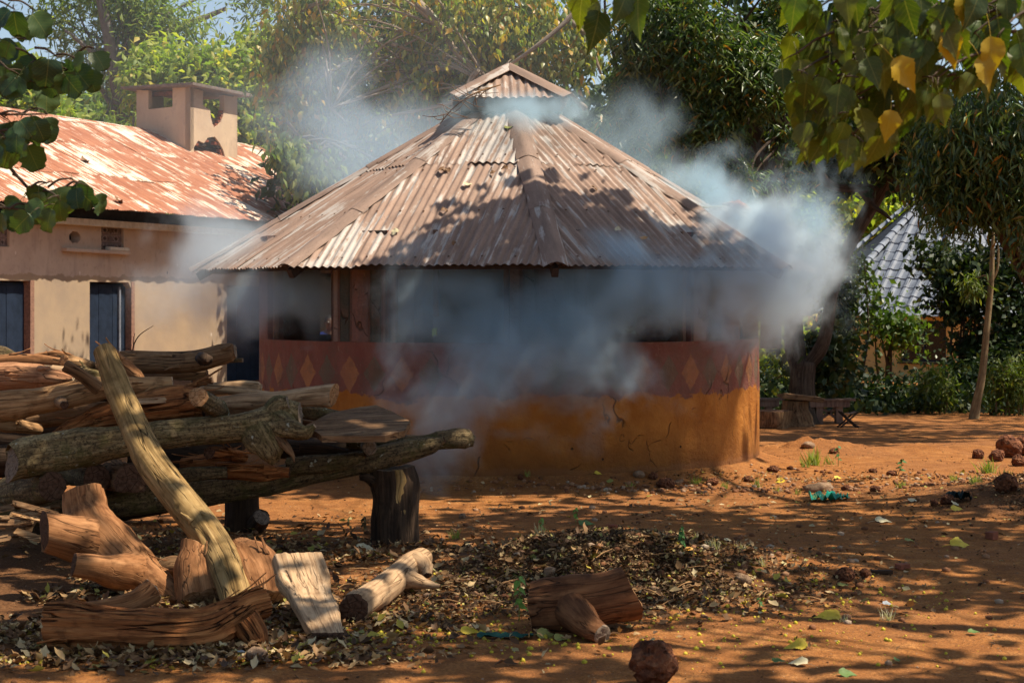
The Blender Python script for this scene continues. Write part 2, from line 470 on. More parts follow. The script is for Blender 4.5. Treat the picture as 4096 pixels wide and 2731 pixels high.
# chipped plaster near the foot
col = m.mix(m.math('MULTIPLY', m.ramp(m.math('ADD', z, m.math('MULTIPLY', n1, .22)), [(.26, 1.0), (.285, 0.0)]), .5), col, (.23, .10, .04))
hole = m.n('TexVoronoi', None, Vector=v, Scale=3.2)
hm = m.math('MULTIPLY', m.ramp(hole.outputs['Distance'], [(.03, 1.0), (.05, 0.0)]), m.ramp(m.n('SeparateColor', None, Color=hole.outputs['Color']).outputs[0], [(.6, 0.0), (.62, 1.0)]))
col = m.mix(hm, col, (.03, .02, .015))
crk = m.n('TexVoronoi', {'feature': 'DISTANCE_TO_EDGE'}, Vector=m.n('VectorMath', {'operation': 'ADD'}, i0=v, i1=m.n('VectorMath', {'operation': 'SCALE'}, i0=m.n('TexNoise', None, Vector=v, Scale=3.0).outputs[1], Scale=.5).outputs[0]).outputs[0], Scale=.9).outputs[0]
cm2 = m.math('MULTIPLY', m.ramp(crk, [(0.0, .8), (.006, 0.0)]), m.ramp(n1, [(.5, 0.0), (.56, 1.0)]))
col = m.mix(cm2, col, (.06, .03, .015))
hgt = m.math('SUBTRACT', m.math('SUBTRACT', m.math('ADD', n3, m.math('MULTIPLY', n4, .25)), m.math('MULTIPLY', hm, 3.0)), m.math('MULTIPLY', cm2, 2.0))
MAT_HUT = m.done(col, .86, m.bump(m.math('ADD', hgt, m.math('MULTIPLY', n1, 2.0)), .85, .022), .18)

SILL = 1.35
T = .17
wins = [(614, 761), (889, 1171), (1338, 1587)]
wa = [(th_of(a), th_of(b)) for a, b in wins]
step = (wa[2][0]-wa[1][0])
# openings all the way round
ops = list(wa)
back = [(wa[2][0]+step*k*1.0, wa[2][1]+step*k*1.0) for k in (1.12, 2.1, 3.05, 4.0, 4.95, 5.9)]
ops += [b for b in back if b[1] < wa[0][0]+2*PI-.25]
def in_open(t):
    for a, b in ops:
        for q in (t, t+2*PI, t-2*PI):
            if a < q < b: return True
    return False
NA = 360
angs = set(np.linspace(-PI, PI, NA, endpoint=False).tolist())
for a, b in ops:
    for q in (a, b):
        qq = (q+PI) % (2*PI)-PI
        angs.add(qq)
angs = sorted(angs); nA = len(angs)
def ring_wall(name, z0, z1, sel, nz, parent, mat, topnoise=0.0):
    V, A, Fc = [], [], []
    def pierval(t):
        tt = t
        # painted bands on the three front piers
        for (a, b) in ((wa[0][1], wa[1][0]), (wa[1][1], wa[2][0]), (wa[2][1], wa[2][1]+.5)):
            if a < tt < b:
                f = (tt-a)/(b-a)
                if .18 < f < .38: return 1.0
                if .38 <= f < .74: return 2.0
                if .74 <= f < .90: return 1.0
                return 3.0
        return 0.0
    for ai, t in enumerate(angs):
        for side, r in ((0, RW), (1, RW-T)):
            for k in range(nz+1):
                z = z0+(z1-z0)*k/nz
                rr = r
                if side == 0: rr += .010*float(fbm(t*6, z*2.5, 0, 8, 2)) + .02*max(0, .25-z)
                V.append(hp(t, rr, z)); A.append((t*RW, z, pierval(t) if z0 > 1 else 0))
    st = 2*(nz+1)
    for ai in range(nA):
        bi = (ai+1) % nA
        t0 = angs[ai]; t1 = angs[bi] if bi else angs[0]+2*PI
        mid = (t0+t1)/2
        if not sel(mid): continue
        for k in range(nz):
            a, b = ai*st+k, bi*st+k
            Fc.append((a, b, b+1, a+1))
            a2, b2 = a+nz+1, b+nz+1
            Fc.append((b2, a2, a2+1, b2+1))
        Fc.append((ai*st+nz, bi*st+nz, bi*st+2*nz+1, ai*st+2*nz+1))
        if z0 > 1:
            Fc.append((ai*st, ai*st+nz+1, bi*st+nz+1, bi*st))
            pm = (angs[ai-1]+t0)/2 if ai else t0-.001
            nm = t1+.001
            if not sel(pm):
                for k in range(nz): Fc.append((ai*st+k, ai*st+k+1, ai*st+nz+1+k+1, ai*st+nz+1+k))
            if not sel(nm):
                for k in range(nz): Fc.append((bi*st+k, bi*st+nz+1+k, bi*st+nz+1+k+1, bi*st+k+1))
    me = mesh(name, V, Fc, {'lc': A})
    me.polygons.foreach_set('use_smooth', np.zeros(len(me.polygons), dtype=bool))
    try: me.set_sharp_from_angle(angle=math.radians(30)); me.polygons.foreach_set('use_smooth', np.ones(len(me.polygons), dtype=bool))
    except Exception: pass
    # seam at +-pi lies at the rear
    return link(name, me, parent, mat)
w_ = ring_wall('wall', -.25, SILL, lambda t: True, 14, hut, MAT_HUT)
gaps = sorted([(a, b) for a, b in ops])
for i in range(len(gaps)):
    a = gaps[i][1]; b = gaps[(i+1) % len(gaps)][0]
    if i == len(gaps)-1: b += 2*PI
    def sel(t, a=a, b=b):
        return any(a < q < b for q in (t, t+2*PI, t-2*PI))
    ring_wall('pier', SILL+.002, 2.42, sel, 8, hut, MAT_HUT)
# wooden posts standing in the openings' edges and middle
def post_mesh(th, r, z0, z1, w):
    R = frame((math.cos(th), math.sin(th), 0), (-math.sin(th), math.cos(th), 0), (0, 0, 1))
    return box_mesh('post', w, w, z1-z0, .004, hp(th, r, (z0+z1)/2), R, .004, int(th*99))
MAT_POST = simple('smoked_post', (.22, .14, .10), (.10, .06, .045), 18, stretch=(1, 1, .2))
for a, b in ops[:3]:
    for q in (a+.012, b-.012):
        link('post', post_mesh(q, RW-T/2, SILL, 2.42, .055), hut, MAT_POST)
for px in (995, ):
    link('post', post_mesh(th_of(px), RW-T/2, SILL+.25, 2.42, .045), hut, MAT_POST)
link('post', post_mesh(th_of(1090), -.6, 0, 2.9, .14), hut, MAT_DARKWOOD)
link('post', post_mesh(th_of(700), 1.2, 0, 2.9, .14), hut, MAT_DARKWOOD)
# floor
bm = bmesh.new(); bmesh.ops.create_circle(bm, cap_ends=True, segments=48, radius=RW-.05)
bmesh.ops.translate(bm, vec=(CX, CY, .06), verts=bm.verts)
me = bpy.data.meshes.new('floor'); bm.to_mesh(me); bm.free()
link('floor', me, hut, MAT_SOIL_DARK)

# roof
Z_E, Z_T, RT = 2.08, 3.71, .62
TH0 = math.radians(7.2)
amp, pitch = .0105, .080
def roof_facet(k):
    t0 = TH0+k*PI/4; t1 = t0+PI/4; tm = (t0+t1)/2
    ap = RE*math.cos(PI/8); apT = RT*math.cos(PI/8)
    ex = Vector((math.cos(tm), math.sin(tm), 0))          # along the eave
    out = Vector((math.sin(tm), -math.cos(tm), 0))
    run = ap-apT; rise = Z_T-Z_E; L = math.hypot(run, rise)
    ey = (-out*run+Vector((0, 0, rise)))/L
    en = ex.cross(ey)
    if en.z < 0: en = -en
    O = Vector((CX, CY, Z_E))+out*ap
    half0 = ap*math.tan(PI/8); half1 = apT*math.tan(PI/8)
    hipy = lambda x: max(-1, (half0-abs(x))/(half0-half1)*L) if abs(x) > half1 else L
    return O, ex, ey, en, half0, half1, hipy, L
for k in range(8):
    O, ex, ey, en, h0, h1, hipy, L = roof_facet(k)
    cols = 4; wdt = 2*h0/cols; split = L*.64
    for c in range(cols):
        x0 = -h0+c*wdt-.03; x1 = x0+wdt+.06
        sh = rnd.uniform(-.01, .01)
        me = sheet('roof_sheet', max(x0, -h0+.01), min(x1, h0-.01), lambda x: -.02+sh, lambda x: min(split+.05, hipy(x)+.03), O, ex, ey, en, pitch, amp, 8, 7, .004*(c % 2)+rnd.uniform(0, .004), 0, k*5+c)
        if me: link('roof_sheet', me, hut, MAT_RUST_HUT)
    for c in range(2):
        hx = h0*(1-.64)+.12
        x0, x1 = (-hx, .02) if c == 0 else (-.02, hx)
        me = sheet('roof_sheet', x0, x1, lambda x: split, lambda x: min(L+.02, hipy(x)+.03), O, ex, ey, en, pitch, amp, 5, 7, .012+.004*c, 0.0, k*7+c+50)
        if me: link('roof_sheet', me, hut, MAT_RUST_HUT)
    # hip strip on the hip at t0
    t0 = TH0+k*PI/4
    A = hp(t0, RE+.02, Z_E+.005); B = hp(t0, RT-.05, Z_T+.03)
    ax = (B-A).normalized(); side = Vector((math.cos(t0), math.sin(t0), 0)); nn = side.cross(ax)
    if nn.z < 0: nn = -nn
    L2 = (B-A).length; npc = 3
    for c in range(npc):
        s0, s1 = L2*c/npc-.03, L2*(c+1)/npc+.06
        V, A2, Q = [], [], []
        ns = 14; prof = [(-.118, -.052), (-.112, -.044), (-.05, -.010), (0, .006), (.05, -.010), (.112, -.044), (.118, -.052)]
        for i in range(ns+1):
            s = s0+(s1-s0)*i/ns
            for j, (px_, pz_) in enumerate(prof):
                edge = abs(px_)/.135
                wob = .018*edge*float(vn3(s*5+k*3, j*.3, c, 5)-.4)
                V.append(A+ax*s+side*(px_*(1+.10*float(vn3(s*3, j, k, 9)-.5)))+nn*(pz_+.028+wob*1.3+.006*(c)+.004*i/ns*0))
                A2.append((px_, s, 0))
        for i in range(ns):
            for j in range(len(prof)-1):
                a = i*len(prof)+j; Q.append((a, a+1, a+1+len(prof), a+len(prof)))
        link('hip_strip', mesh('hip_strip', V, Q, {'lc': A2}), hut, MAT_RUST_CAP)
    # rafters and eave beam seen from below
    R = frame(ax, side, nn)
    link('rafter', box_mesh('rafter', L2, .06, .09, 0, (A+B)/2-nn*.10, R), hut, MAT_DARKWOOD)
    t1 = t0+PI/4
    A = hp(t0, RW-.09, 2.40); B = hp(t1, RW-.09, 2.40); d = (B-A).normalized(); R = frame(d, Vector((0, 0, 1)).cross(d), (0, 0, 1))
    link('wall_beam', box_mesh('wall_beam', (B-A).length, .12, .10, 0, (A+B)/2, R), hut, MAT_DARKWOOD)
    A = hp(t0, RE-.12, 2.06); B = hp(t1, RE-.12, 2.06); d = (B-A).normalized()
    R = frame(d, Vector((0, 0, 1)).cross(d), (0, 0, 1))
    link('eave_batten', box_mesh('eave_batten', (B-A).length, .04, .045, 0, (A+B)/2, R), hut, MAT_DARKWOOD)
# nail heads along the purlins
V, Q = [], []
rn = random.Random(3)
for k in range(8):
    O, ex, ey, en, h0, h1, hipy, L = roof_facet(k)
    if en.y > .2: continue
    for yy in (.10, L*.32, L*.60, L*.69, L*.93):
        x = -h0
        while x < h0:
            x += pitch*rn.choice((3, 3, 4))
            xx = (round(x/pitch-.25)+.25)*pitch; y2 = yy+rn.uniform(-.015, .015)
            if y2 > hipy(xx)-.14 or abs(xx) > h0-.14: continue
            c = O+ex*xx+ey*y2+en*(amp+.012+(.012 if yy > L*.64 else .004)); b = len(V)
            for j in range(6): V.append(c+ex*.013*math.cos(j*PI/3)+ey*.013*math.sin(j*PI/3)-en*.004)
            V.append(c+en*.006)
            for j in range(6): Q.append((b+j, b+(j+1) % 6, b+6))
nl = link('nail_heads', mesh('nail_heads', V, Q), hut, simple('rusty_nail', (.10, .05, .03))); nl['kind'] = 'stuff'
# square louvre cap on top
s_, zc, za = .607, 3.91, 4.30
ca = math.radians(1.5)
cap_dirs = [Vector((math.sin(ca+k*PI/2), -math.cos(ca+k*PI/2), 0)) for k in range(4)]
for k, out in enumerate(cap_dirs):
    ex = Vector((-out.y, out.x, 0)); rise = za-zc; L = math.hypot(s_, rise)
    ey = (-out*s_+Vector((0, 0, rise)))/L; en = ex.cross(ey)
    if en.z < 0: en = -en
    O = Vector((CX, CY, zc))+out*s_
    me = sheet('cap_sheet', -s_, s_, lambda x: -.02, lambda x: L*(1-abs(x)/s_), O, ex, ey, en, pitch*1.05, amp, 4, 7, 0, 0, k+90)
    link('cap_sheet', me, hut, MAT_RUST_HUT)
    out2 = (out+ex).normalized()
    A = Vector((CX, CY, zc))+(out+ex)*(s_+.03); B = Vector((CX, CY, za+.02))
    ax = (B-A).normalized(); side = ax.cross(Vector((0, 0, 1))).normalized(); nn = side.cross(ax)
    if nn.z < 0: nn = -nn
    L2 = (B-A).length; V, A2, Q = [], [], []
    prof = [(-.11, -.045), (-.05, -.01), (0, .012), (.05, -.01), (.11, -.045)]
    for i in range(9):
        s = L2*i/8
        for j, (a, b) in enumerate(prof):
            V.append(A+ax*s+side*a*(1 if i < 8 else .4)+nn*(b+.024+.008*float(vn3(s*6, j, k, 4)-.5))); A2.append((a, s, 0))
    for i in range(8):
        for j in range(4):
            a = i*5+j; Q.append((a, a+1, a+6, a+5))
    link('cap_hip_strip', mesh('cap_hip_strip', V, Q, {'lc': A2}), hut, MAT_RUST_CAP)
    # dark skirt board under the cap
    R = frame(ex, -out, (0, 0, 1))
    link('cap_skirt', box_mesh('cap_skirt', 1.06, .03, .15, .003, Vector((CX, CY, zc-.08))+out*(.53-.017+ (.002 if k%2 else 0)), R), hut, MAT_DARKWOOD)
    P0 = Vector((CX, CY, 0))+out*.40+ex*.40
    link('cap_post', box_mesh('cap_post', .06, .06, .5, .003, (P0.x, P0.y, 3.68)), hut, MAT_DARKWOOD)

# ================================================================== THE LONG LOW BUILDING ON THE LEFT
U = Vector((.404, .9146, 0)); PV = Vector((-.9146, .404, 0))       # along the wall, and from the wall inwards
W0 = Vector((-8.907, 30.3, 0))
def lw(t, q=0.0, z=0.0): return W0+U*t+PV*q+Vector((0, 0, z))
def t_px(px, q=0.0):
    k = (px-1176)/F
    P = W0+PV*q
    return (k*P.y-P.x)/(U.x-k*U.y)
def z_px(px, y, q=0.0):
    P = lw(t_px(px, q), q); return H+(690-y)/F*P.y
lb = empty('long_building', lw(0), 'long low building with a rust-streaked corrugated roof and dark blue doors', 'building')
m, p, col, nb = plaster('building_plaster', (.46, .36, .29), (.55, .44, .35), (.27, .205, .17))
x_, y_, z_ = m.sep(p)
zz = m.math('ADD', z_, m.math('MULTIPLY', m.math('SUBTRACT', m.noise(p, 3.5, 4, .7), .5), .22))
low = m.ramp(m.math('SUBTRACT', zz, 1.5), [(.70, 1.0), (.72, 0.0)])
lowc = m.mix(m.ramp(m.noise(p, 2.0, 4), [(.4, 0.0), (.65, 1.0)]), (.37, .275, .185), (.31, .235, .17))
col = m.mix(low, col, lowc)  # colour split at the eave's shade line, offsetting sun below and shade above
sp = m.n('TexVoronoi', None, Vector=m.mp(p, (1, 1, .6)), Scale=4.5)
spm = m.math('MULTIPLY', m.ramp(sp.outputs['Distance'], [(.07, 1.0), (.11, 0.0)]), m.ramp(m.n('SeparateColor', None, Color=sp.outputs['Color']).outputs[0], [(.62, 0.0), (.64, 1.0)]))
col = m.mix(spm, col, m.mix(m.ramp(m.n('SeparateColor', None, Color=sp.outputs['Color']).outputs[1], [(.49, 0.0), (.51, 1.0)]), (.66, .58, .50), (.12, .09, .08)))
spk = m.ramp(m.noise(p, 17, 4, .7), [(.68, 0.0), (.72, .8)])
col = m.mix(spk, col, (.10, .075, .065))
MAT_LWALL = m.done(col, .9, nb)
MAT_DOOR = simple('blue_door_paint', (.018, .030, .055), (.012, .020, .036), 6, .6)
MAT_FRAME = simple('door_frame_paint', (.30, .17, .12), (.18, .10, .075), 20, .8)
MAT_GUTTER = simple('pale_gutter', (.66, .64, .56), (.50, .47, .40), 8, .5)
MAT_BOARD_SHADE = simple('dark_board_shade', (.035, .045, .06), (.02, .025, .035), 8)  # dark boards, and the tone of shaded gaps and recesses
HD = 2.10
t1a, t1b = t_px(-60), t_px(70); t2a, t2b = t_px(206), t_px(302); t3a, t3b = t_px(521), t_px(618)
ZT = 3.36
def rect(a, b, z0, z1): return [(a, z0), (b, z0), (b, z1), (a, z1)]
tv1a, tv1b = t_px(-22), t_px(22); tv2a, tv2b = t_px(233), t_px(284)
zv1, zv0 = z_px(258, 519), z_px(258, 577)
th_ = t_px(172); zh = z_px(172, 545)
circ = [(th_+.17*math.cos(a*PI/8), zh+.11*math.sin(a*PI/8)*(1+.15*math.sin(a*3))) for a in range(16)]
en = -PV
outer = [(-6.5, -.2), (t1a, -.2), (t1a, HD), (t1b, HD), (t1b, -.2), (t2a, -.2), (t2a, HD), (t2b-.10, HD), (t2b, HD-.14), (t2b, -.2), (t3a, -.2), (t3a, HD-.03), (t3b, HD-.03), (t3b, -.2), (15.0, -.2), (15.0, ZT), (-6.5, ZT)]
me = ngon_slab('wall', outer, [rect(tv1a, tv1b, zv0, zv1), rect(tv2a, tv2b, zv0, zv1), circ], .22, lw(0), U, Vector((0, 0, 1)), en)
link('wall', me, lb, MAT_LWALL)
# end wall and rear wall
me = ngon_slab('gable_wall', [(0, -.2), (8.0, -.2), (8.0, ZT), (4.0, 5.45), (0, ZT)], [], .22, lw(15.0), PV, Vector((0, 0, 1)), U); link('gable_wall', me, lb, MAT_LWALL)
me = ngon_slab('gable_wall', [(0, -.2), (8.0, -.2), (8.0, ZT), (4.0, 5.45), (0, ZT)], [], .22, lw(-6.5), PV, Vector((0, 0, 1)), -U); link('gable_wall', me, lb, MAT_LWALL)
me = ngon_slab('rear_wall', rect(-6.5, 15, -.2, ZT), [], .2, lw(0, 8.0), U, Vector((0, 0, 1)), PV); link('rear_wall', me, lb, MAT_LWALL)
RU = frame(U, PV, (0, 0, 1))
for i, (a, b, hd) in enumerate(((t1a, t1b, HD), (t2a, t2b, HD), (t3a, t3b, HD-.03))):
    dr = link('door', box_mesh('door', b-a-.02, .05, hd, 0, lw((a+b)/2, .17, hd/2-.03), RU), lb, MAT_DOOR)
    for k in range(3):
        w = (b-a-.04)/3
        link('door_plank', box_mesh('door_plank', w-.012, .02, hd-.08, .003, lw(a+.02+w*(k+.5), .135, hd/2-.03), RU), dr, MAT_DOOR)
    # frame: right jamb stands proud, with a head
    link('door_frame', box_mesh('door_frame', .11, .17, hd+.02, .006, lw(b+.035, .07, hd/2), RU), lb, MAT_FRAME)
    link('door_frame', box_mesh('door_frame', b-a+.10, .10, .07, .004, lw((a+b)/2, .06, hd+.03), RU), lb, MAT_FRAME)
# the second door stands ajar: pale edge of the leaf
link('door_edge', box_mesh('door_edge', .05, .04, HD-.10, .003, lw(t_px(284), .10, HD/2-.04), RU), lb, simple('worn_edge', (.20, .22, .26)))
# dark strip standing in for the shade under the eave; gutter
link('eave_shade_strip', box_mesh('eave_shade_strip', 21.3, .04, .20, 0, lw(4.25, -.03, 3.37), RU), lb, MAT_BOARD_SHADE)
zg = [(t_px(-40), z_px(0, 494, -.1)), (t_px(300), z_px(300, 504, -.1)), (t_px(519), z_px(519, 511, -.1)), (t_px(521), z_px(520, 514, -.1)), (t_px(735), 3.18)]
zg = [(-6.4, 3.27), (t_px(519), 3.25), (t_px(521), 3.22), (15.2, 3.12)]
for i, ((a, za_), (b, zb_)) in enumerate(zip(zg[:-1:2], zg[1::2])):
    V, Q = [], []; n = int((b-a)/.055)
    for k in range(n+1):
        t = a+(b-a)*k/n; z = za_+(zb_-za_)*k/n; w = .006*(k % 2)
        for (q, dz) in ((-.06, .0), (-.20-w, .0), (-.21-w, -.12), (-.10, -.13), (-.06, -.12)):
            V.append(lw(t, q, z+dz))
    for k in range(n):
        for j in range(4):
            c = k*5+j; Q.append((c, c+1, c+6, c+5))
    link('gutter', mesh('gutter', V, Q, smooth=False), lb, MAT_GUTTER)
# ledge under the vent
A, B = lw(t_px(140), -.06, z_px(140, 573)), lw(t_px(288), -.06, z_px(288, 582))
d = (B-A).normalized(); R = frame(d, PV, d.cross(PV))
link('ledge', box_mesh('ledge', (B-A).length, .14, .07, .012, (A+B)/2, R), lb, MAT_LWALL)
link('ledge_cap', box_mesh('ledge_cap', .6, .13, .07, .02, A+(B-A)*.83+Vector((0, 0, .07)), R), lb, MAT_GUTTER)
# ventilation blocks: pierced concrete with crosses and brackets
MAT_BLOCK = simple('vent_block_concrete', (.26, .20, .18), (.17, .13, .12), 20)
def vent(ta, tb, cols):
    hgt = zv1-zv0; rows = 3; w = (tb-ta)/cols; h = hgt/rows
    link('vent_back', box_mesh('vent_back', tb-ta+.1, .02, hgt+.1, 0, lw((ta+tb)/2, .26, (zv0+zv1)/2), RU), lb, MAT_BOARD_SHADE)  # near-black sheet put in for the shade behind the pierced blocks
    for r in range(rows):
        for c in range(cols):
            u0, v0 = ta+c*w, zv0+r*h
            o = rect(u0+.004, u0+w-.004, v0+.004, v0+h-.004)
            cx_, cz_ = u0+w/2, v0+h/2
            def arc(s):
                pts = []
                for k in range(7):
                    a = -1.0+2.0*k/6; pts.append((cx_+s*(w*.24+w*.10*math.cos(a)), cz_+h*.36*math.sin(a)))
                for k in range(7):
                    a = 1.0-2.0*k/6; pts.append((cx_+s*(w*.15+w*.10*math.cos(a)), cz_+h*.36*math.sin(a)))
                return pts if s > 0 else pts[::-1]
            def arc2(s):
                pts = [(cx_+s*w*.40, cz_-h*.36), (cx_+s*w*.46, cz_-h*.36), (cx_+s*w*.46, cz_+h*.36), (cx_+s*w*.40, cz_+h*.36)]
                return pts if s > 0 else pts[::-1]
            q, e = w*.045, w*.14
            cross = [(cx_-q, cz_-h*.24), (cx_+q, cz_-h*.24), (cx_+q, cz_-q), (cx_+e, cz_-q), (cx_+e, cz_+q), (cx_+q, cz_+q), (cx_+q, cz_+h*.24), (cx_-q, cz_+h*.24), (cx_-q, cz_+q), (cx_-e, cz_+q), (cx_-e, cz_-q), (cx_-q, cz_-q)]
            me = ngon_slab('vent_block', o, [cross, arc(1), arc(-1), arc2(1), arc2(-1)], .08, lw(0, .05), U, Vector((0, 0, 1)), en)
            link('vent_block', me, lb, MAT_BLOCK)
vent(tv2a, tv2b, 2); vent(tv1a, tv1b, 2)
link('hole_back', box_mesh('hole_back', .5, .02, .4, 0, lw(th_, .24, zh), RU), lb, MAT_BOARD_SHADE)  # dark sheet gives the hole its shaded depth
# roof: sheets in three laps down the front slope
ZR, ZEV = 5.74, 3.43
run = 4.7; L = math.hypot(run, ZR-ZEV)
eyf = (PV*run+Vector((0, 0, ZR-ZEV)))/L; enf = U.cross(eyf)
if enf.z < 0: enf = -enf
t = -6.4; ci = 0
while t < 15.3:
    w = .80
    for r in range(3):
        sh = rnd.uniform(-.06, .06)
        y0 = -.02 if r == 0 else L*r/3-.08+sh
        y1 = L*(r+1)/3+(.03 if r < 2 else -.02)
        me = sheet('roof_sheet', t-.02, t+w+.03, lambda x: y0, lambda x: y1, lw(0, -.7, ZEV), U, eyf, enf, .076, .010, 3, 5, .010*r+.006*(ci % 2)+rnd.uniform(0, .012), rnd.uniform(-.002, .004), ci*3+r, .012)
        link('roof_sheet', me, lb, MAT_RUST_LEFT)
    t += w; ci += 1
eyb = (-PV*run+Vector((0, 0, ZR-ZEV)))/L; enb = -U.cross(eyb)
if enb.z < 0: enb = -enb
me = sheet('rear_roof', -6.4, 15.35, lambda x: 0, lambda x: L, lw(0, 8.7, ZEV), U, eyb, enb, .076, .010, 3, 3, 0, 0, 3)
link('rear_roof', me, lb, MAT_RUST_LEFT)
V, Q, A2 = [], [], []
for k in range(55):
    t = -6.4+21.8*k/54
    for (q, dz) in ((3.72, -.10), (3.86, -.035), (4.0, .035), (4.14, -.035), (4.28, -.10)):
        V.append(lw(t, q, ZR+dz+.012*float(vn3(t*2, 0, 0, 3)))); A2.append((q, t, 0))
for k in range(54):
    for j in range(4):
        c = k*5+j; Q.append((c, c+1, c+6, c+5))
link('ridge_cap', mesh('ridge_cap', V, Q, {'lc': A2}), lb, MAT_RUST_LEFT)
A = lw(15.38, -.72, ZEV+.04); B = lw(15.38, 4.0, ZR+.06); d = (B-A).normalized()
link('verge_strip', box_mesh('verge_strip', (B-A).length, .03, .16, .004, (A+B)/2, frame(d, d.cross(U), U)), lb, MAT_GUTTER)

# chimney astride the ridge
ch = empty('chimney', lw(9.97, 4.0, 5.2))
ch.parent = lb; ch.matrix_parent_inverse = Matrix.Translation(lb.location).inverted()
m, p, col, nb = plaster('chimney_plaster', (.47, .34, .24), (.56, .43, .30), (.33, .24, .19), .8)
MAT_CHIM = m.done(col, .9, nb)
Pc = lambda p_, t, z: lw(t, 4.0-p_, z)         # p_: horizontal distance down slope from the ridge
ZB, ZTc = 4.6, 6.72
def lobe(cx, cy, rx, ry, n=16, sd=1):
    r_ = random.Random(sd); return [(cx+rx*math.cos(2*PI*i/n)*r_.uniform(.82, 1.08), cy+ry*math.sin(2*PI*i/n)*r_.uniform(.8, 1.1)) for i in range(n)]
p0, p1, tA, tB = -.377, 1.143, 9.97, 11.965
# face towards the left (faces -U), u runs down slope
o = [(p0, ZB), (p1, ZB), (p1, ZTc), (p1-.50, ZTc), (p1-.50, 6.28), (p0+.34, 6.25), (p0+.34, ZTc-.02), (p0, ZTc-.02)]
me = ngon_slab('chimney_wall', o, [], .14, lw(tA, 4.0), -PV, Vector((0, 0, 1)), -U); link('chimney_wall', me, ch, MAT_CHIM)
# face towards the yard (faces -PV), u runs along the ridge; broken openings
breach = [(-.02, 5.22), (.16, 5.34), (.32, 5.50), (.56, 5.46), (.72, 5.60), (1.02, 5.65), (1.22, 5.52), (1.38, 5.36), (1.50, 5.10), (1.50, ZB), (-.02, ZB)]
u1 = tB-tA
o = [(0, 5.22)]+breach[1:-1]+[(u1, ZB), (u1, ZTc-.04), (1.42, ZTc-.04), (1.42, 6.32), (1.35, 6.14), (1.28, 6.02), (1.14, 5.93), (1.0, 5.86), (.92, 5.94), (.85, 6.08), (.82, 6.26), (.52, 6.34), (.52, ZTc-.04), (0, ZTc)]
me = ngon_slab('chimney_wall', o, [], .14, lw(tA, 4.0-p1), U, Vector((0, 0, 1)), -PV); link('chimney_wall', me, ch, MAT_CHIM)
me = ngon_slab('chimney_wall', [(p0, ZB), (p1, ZB), (p1, ZTc), (p1-.3, ZTc), (p1-.3, 6.2), (p0+.3, 6.2), (p0+.3, ZTc), (p0, ZTc)], [], .14, lw(tB, 4.0), -PV, Vector((0, 0, 1)), U); link('chimney_wall', me, ch, MAT_CHIM)
me = ngon_slab('chimney_wall', [(0, ZB), (u1, ZB), (u1, ZTc), (u1-.5, ZTc), (u1-.5, 6.2), (.9, 6.2), (.9, ZTc), (0, ZTc)], [], .14, lw(tA, 4.0-p0), U, Vector((0, 0, 1)), PV); link('chimney_wall', me, ch, MAT_CHIM)
link('chimney_lining', box_mesh('chimney_lining', u1-.34, .02, 1.3, 0, lw((tA+tB)/2, 4.0-p1+.45, 5.2), RU), ch, MAT_BRICK_SOOT)
def brick(u, z, q, mat=MAT_BRICK, w=.2, sd=0):
    link('brick', box_mesh('brick', w, .11, .065, .006, lw(tA+u, 4.0-p1+.06+q, z), RU, .006, sd), ch, mat)
r_ = random.Random(5)
for k, (u, z) in enumerate([(1.43, 5.06), (1.45, 5.13), (1.42, 5.20), (1.39, 5.27), (1.36, 5.34), (1.26, 5.42), (1.16, 5.50), (1.02, 5.58), (.86, 5.57), (.72, 5.53), (.60, 5.42), (.46, 5.42), (.30, 5.42), (.14, 5.28)]):
    brick(u+r_.uniform(-.02, .02), z, .03, MAT_BRICK if k < 5 or k % 3 == 0 else MAT_BRICK_SOOT, .17, k)
for k, (u, z) in enumerate([(1.38, 6.28), (1.36, 6.20), (1.32, 6.12), (1.24, 6.03), (1.12, 5.95), (.98, 5.90), (.86, 6.0)]):
    brick(u+.02, z, .02, MAT_BRICK, .12, k+30)
slab = simple('concrete_cap', (.20, .15, .13), (.10, .08, .07), 12)
cc = lw((tA+tB)/2, 4.0-(p0+p1)/2, ZTc+.035)
link('cap_slab', box_mesh('cap_slab', u1+.55, p1-p0+.5, .07, .01, cc, RU, .012, 4), ch, slab)
link('cap_beam', box_mesh('cap_beam', .12, p1-p0-.3, .10, .0, cc+U*(-.55)+Vector((0, 0, -.10)), RU), ch, MAT_BRICK)

# ================================================================== THE TILED HOUSE BEHIND THE TREES
hx, hy = (2180-1176)/F*62, 62.0
th_h = empty('tiled_house', (hx, hy, -.95), 'round house behind the trees with a steep grey tiled roof', 'house')
RHW, RHE, ZE2, ZA2, ZG = 5.0, 5.9, 1.22, 6.25, -1.1
MAT_HWALL = simple('cream_wall', (.62, .44, .19), (.50, .34, .14), 3)
MAT_TILE = simple('grey_concrete_tile', (.19, .22, .27), (.11, .13, .165), 3, .6, spec=.3)
MAT_GLASS = simple('dark_glass', (.015, .02, .02), rough=.12, spec=.5)
TH2 = math.radians(-14)
def hh_(t, r, z): return Vector((hx+r*math.sin(t), hy-r*math.cos(t), z))
tile_me = None
def tile_mesh():
    V, Q = [], []
    w, l = .46, .56
    xs = np.linspace(-w/2, w/2, 7)
    zs = [.0, .055, .05, .0, -.012, -.012, .0]
    for y, dz in ((-.02, .0), (l, -.03)):
        for x, z in zip(xs, zs): V.append((x, y, z+dz))
    for x, z in zip(xs, zs): V.append((x, -.02, z-.045))
    for j in range(6): Q.append((j, j+1, j+8, j+7))
    for j in range(6): Q.append((14+j, 15+j, j+1, j))
    return mesh('roof_tile', V, Q, smooth=False)
tile_me = tile_mesh(); tile_me.materials.append(MAT_TILE)
hip_tile_me = None
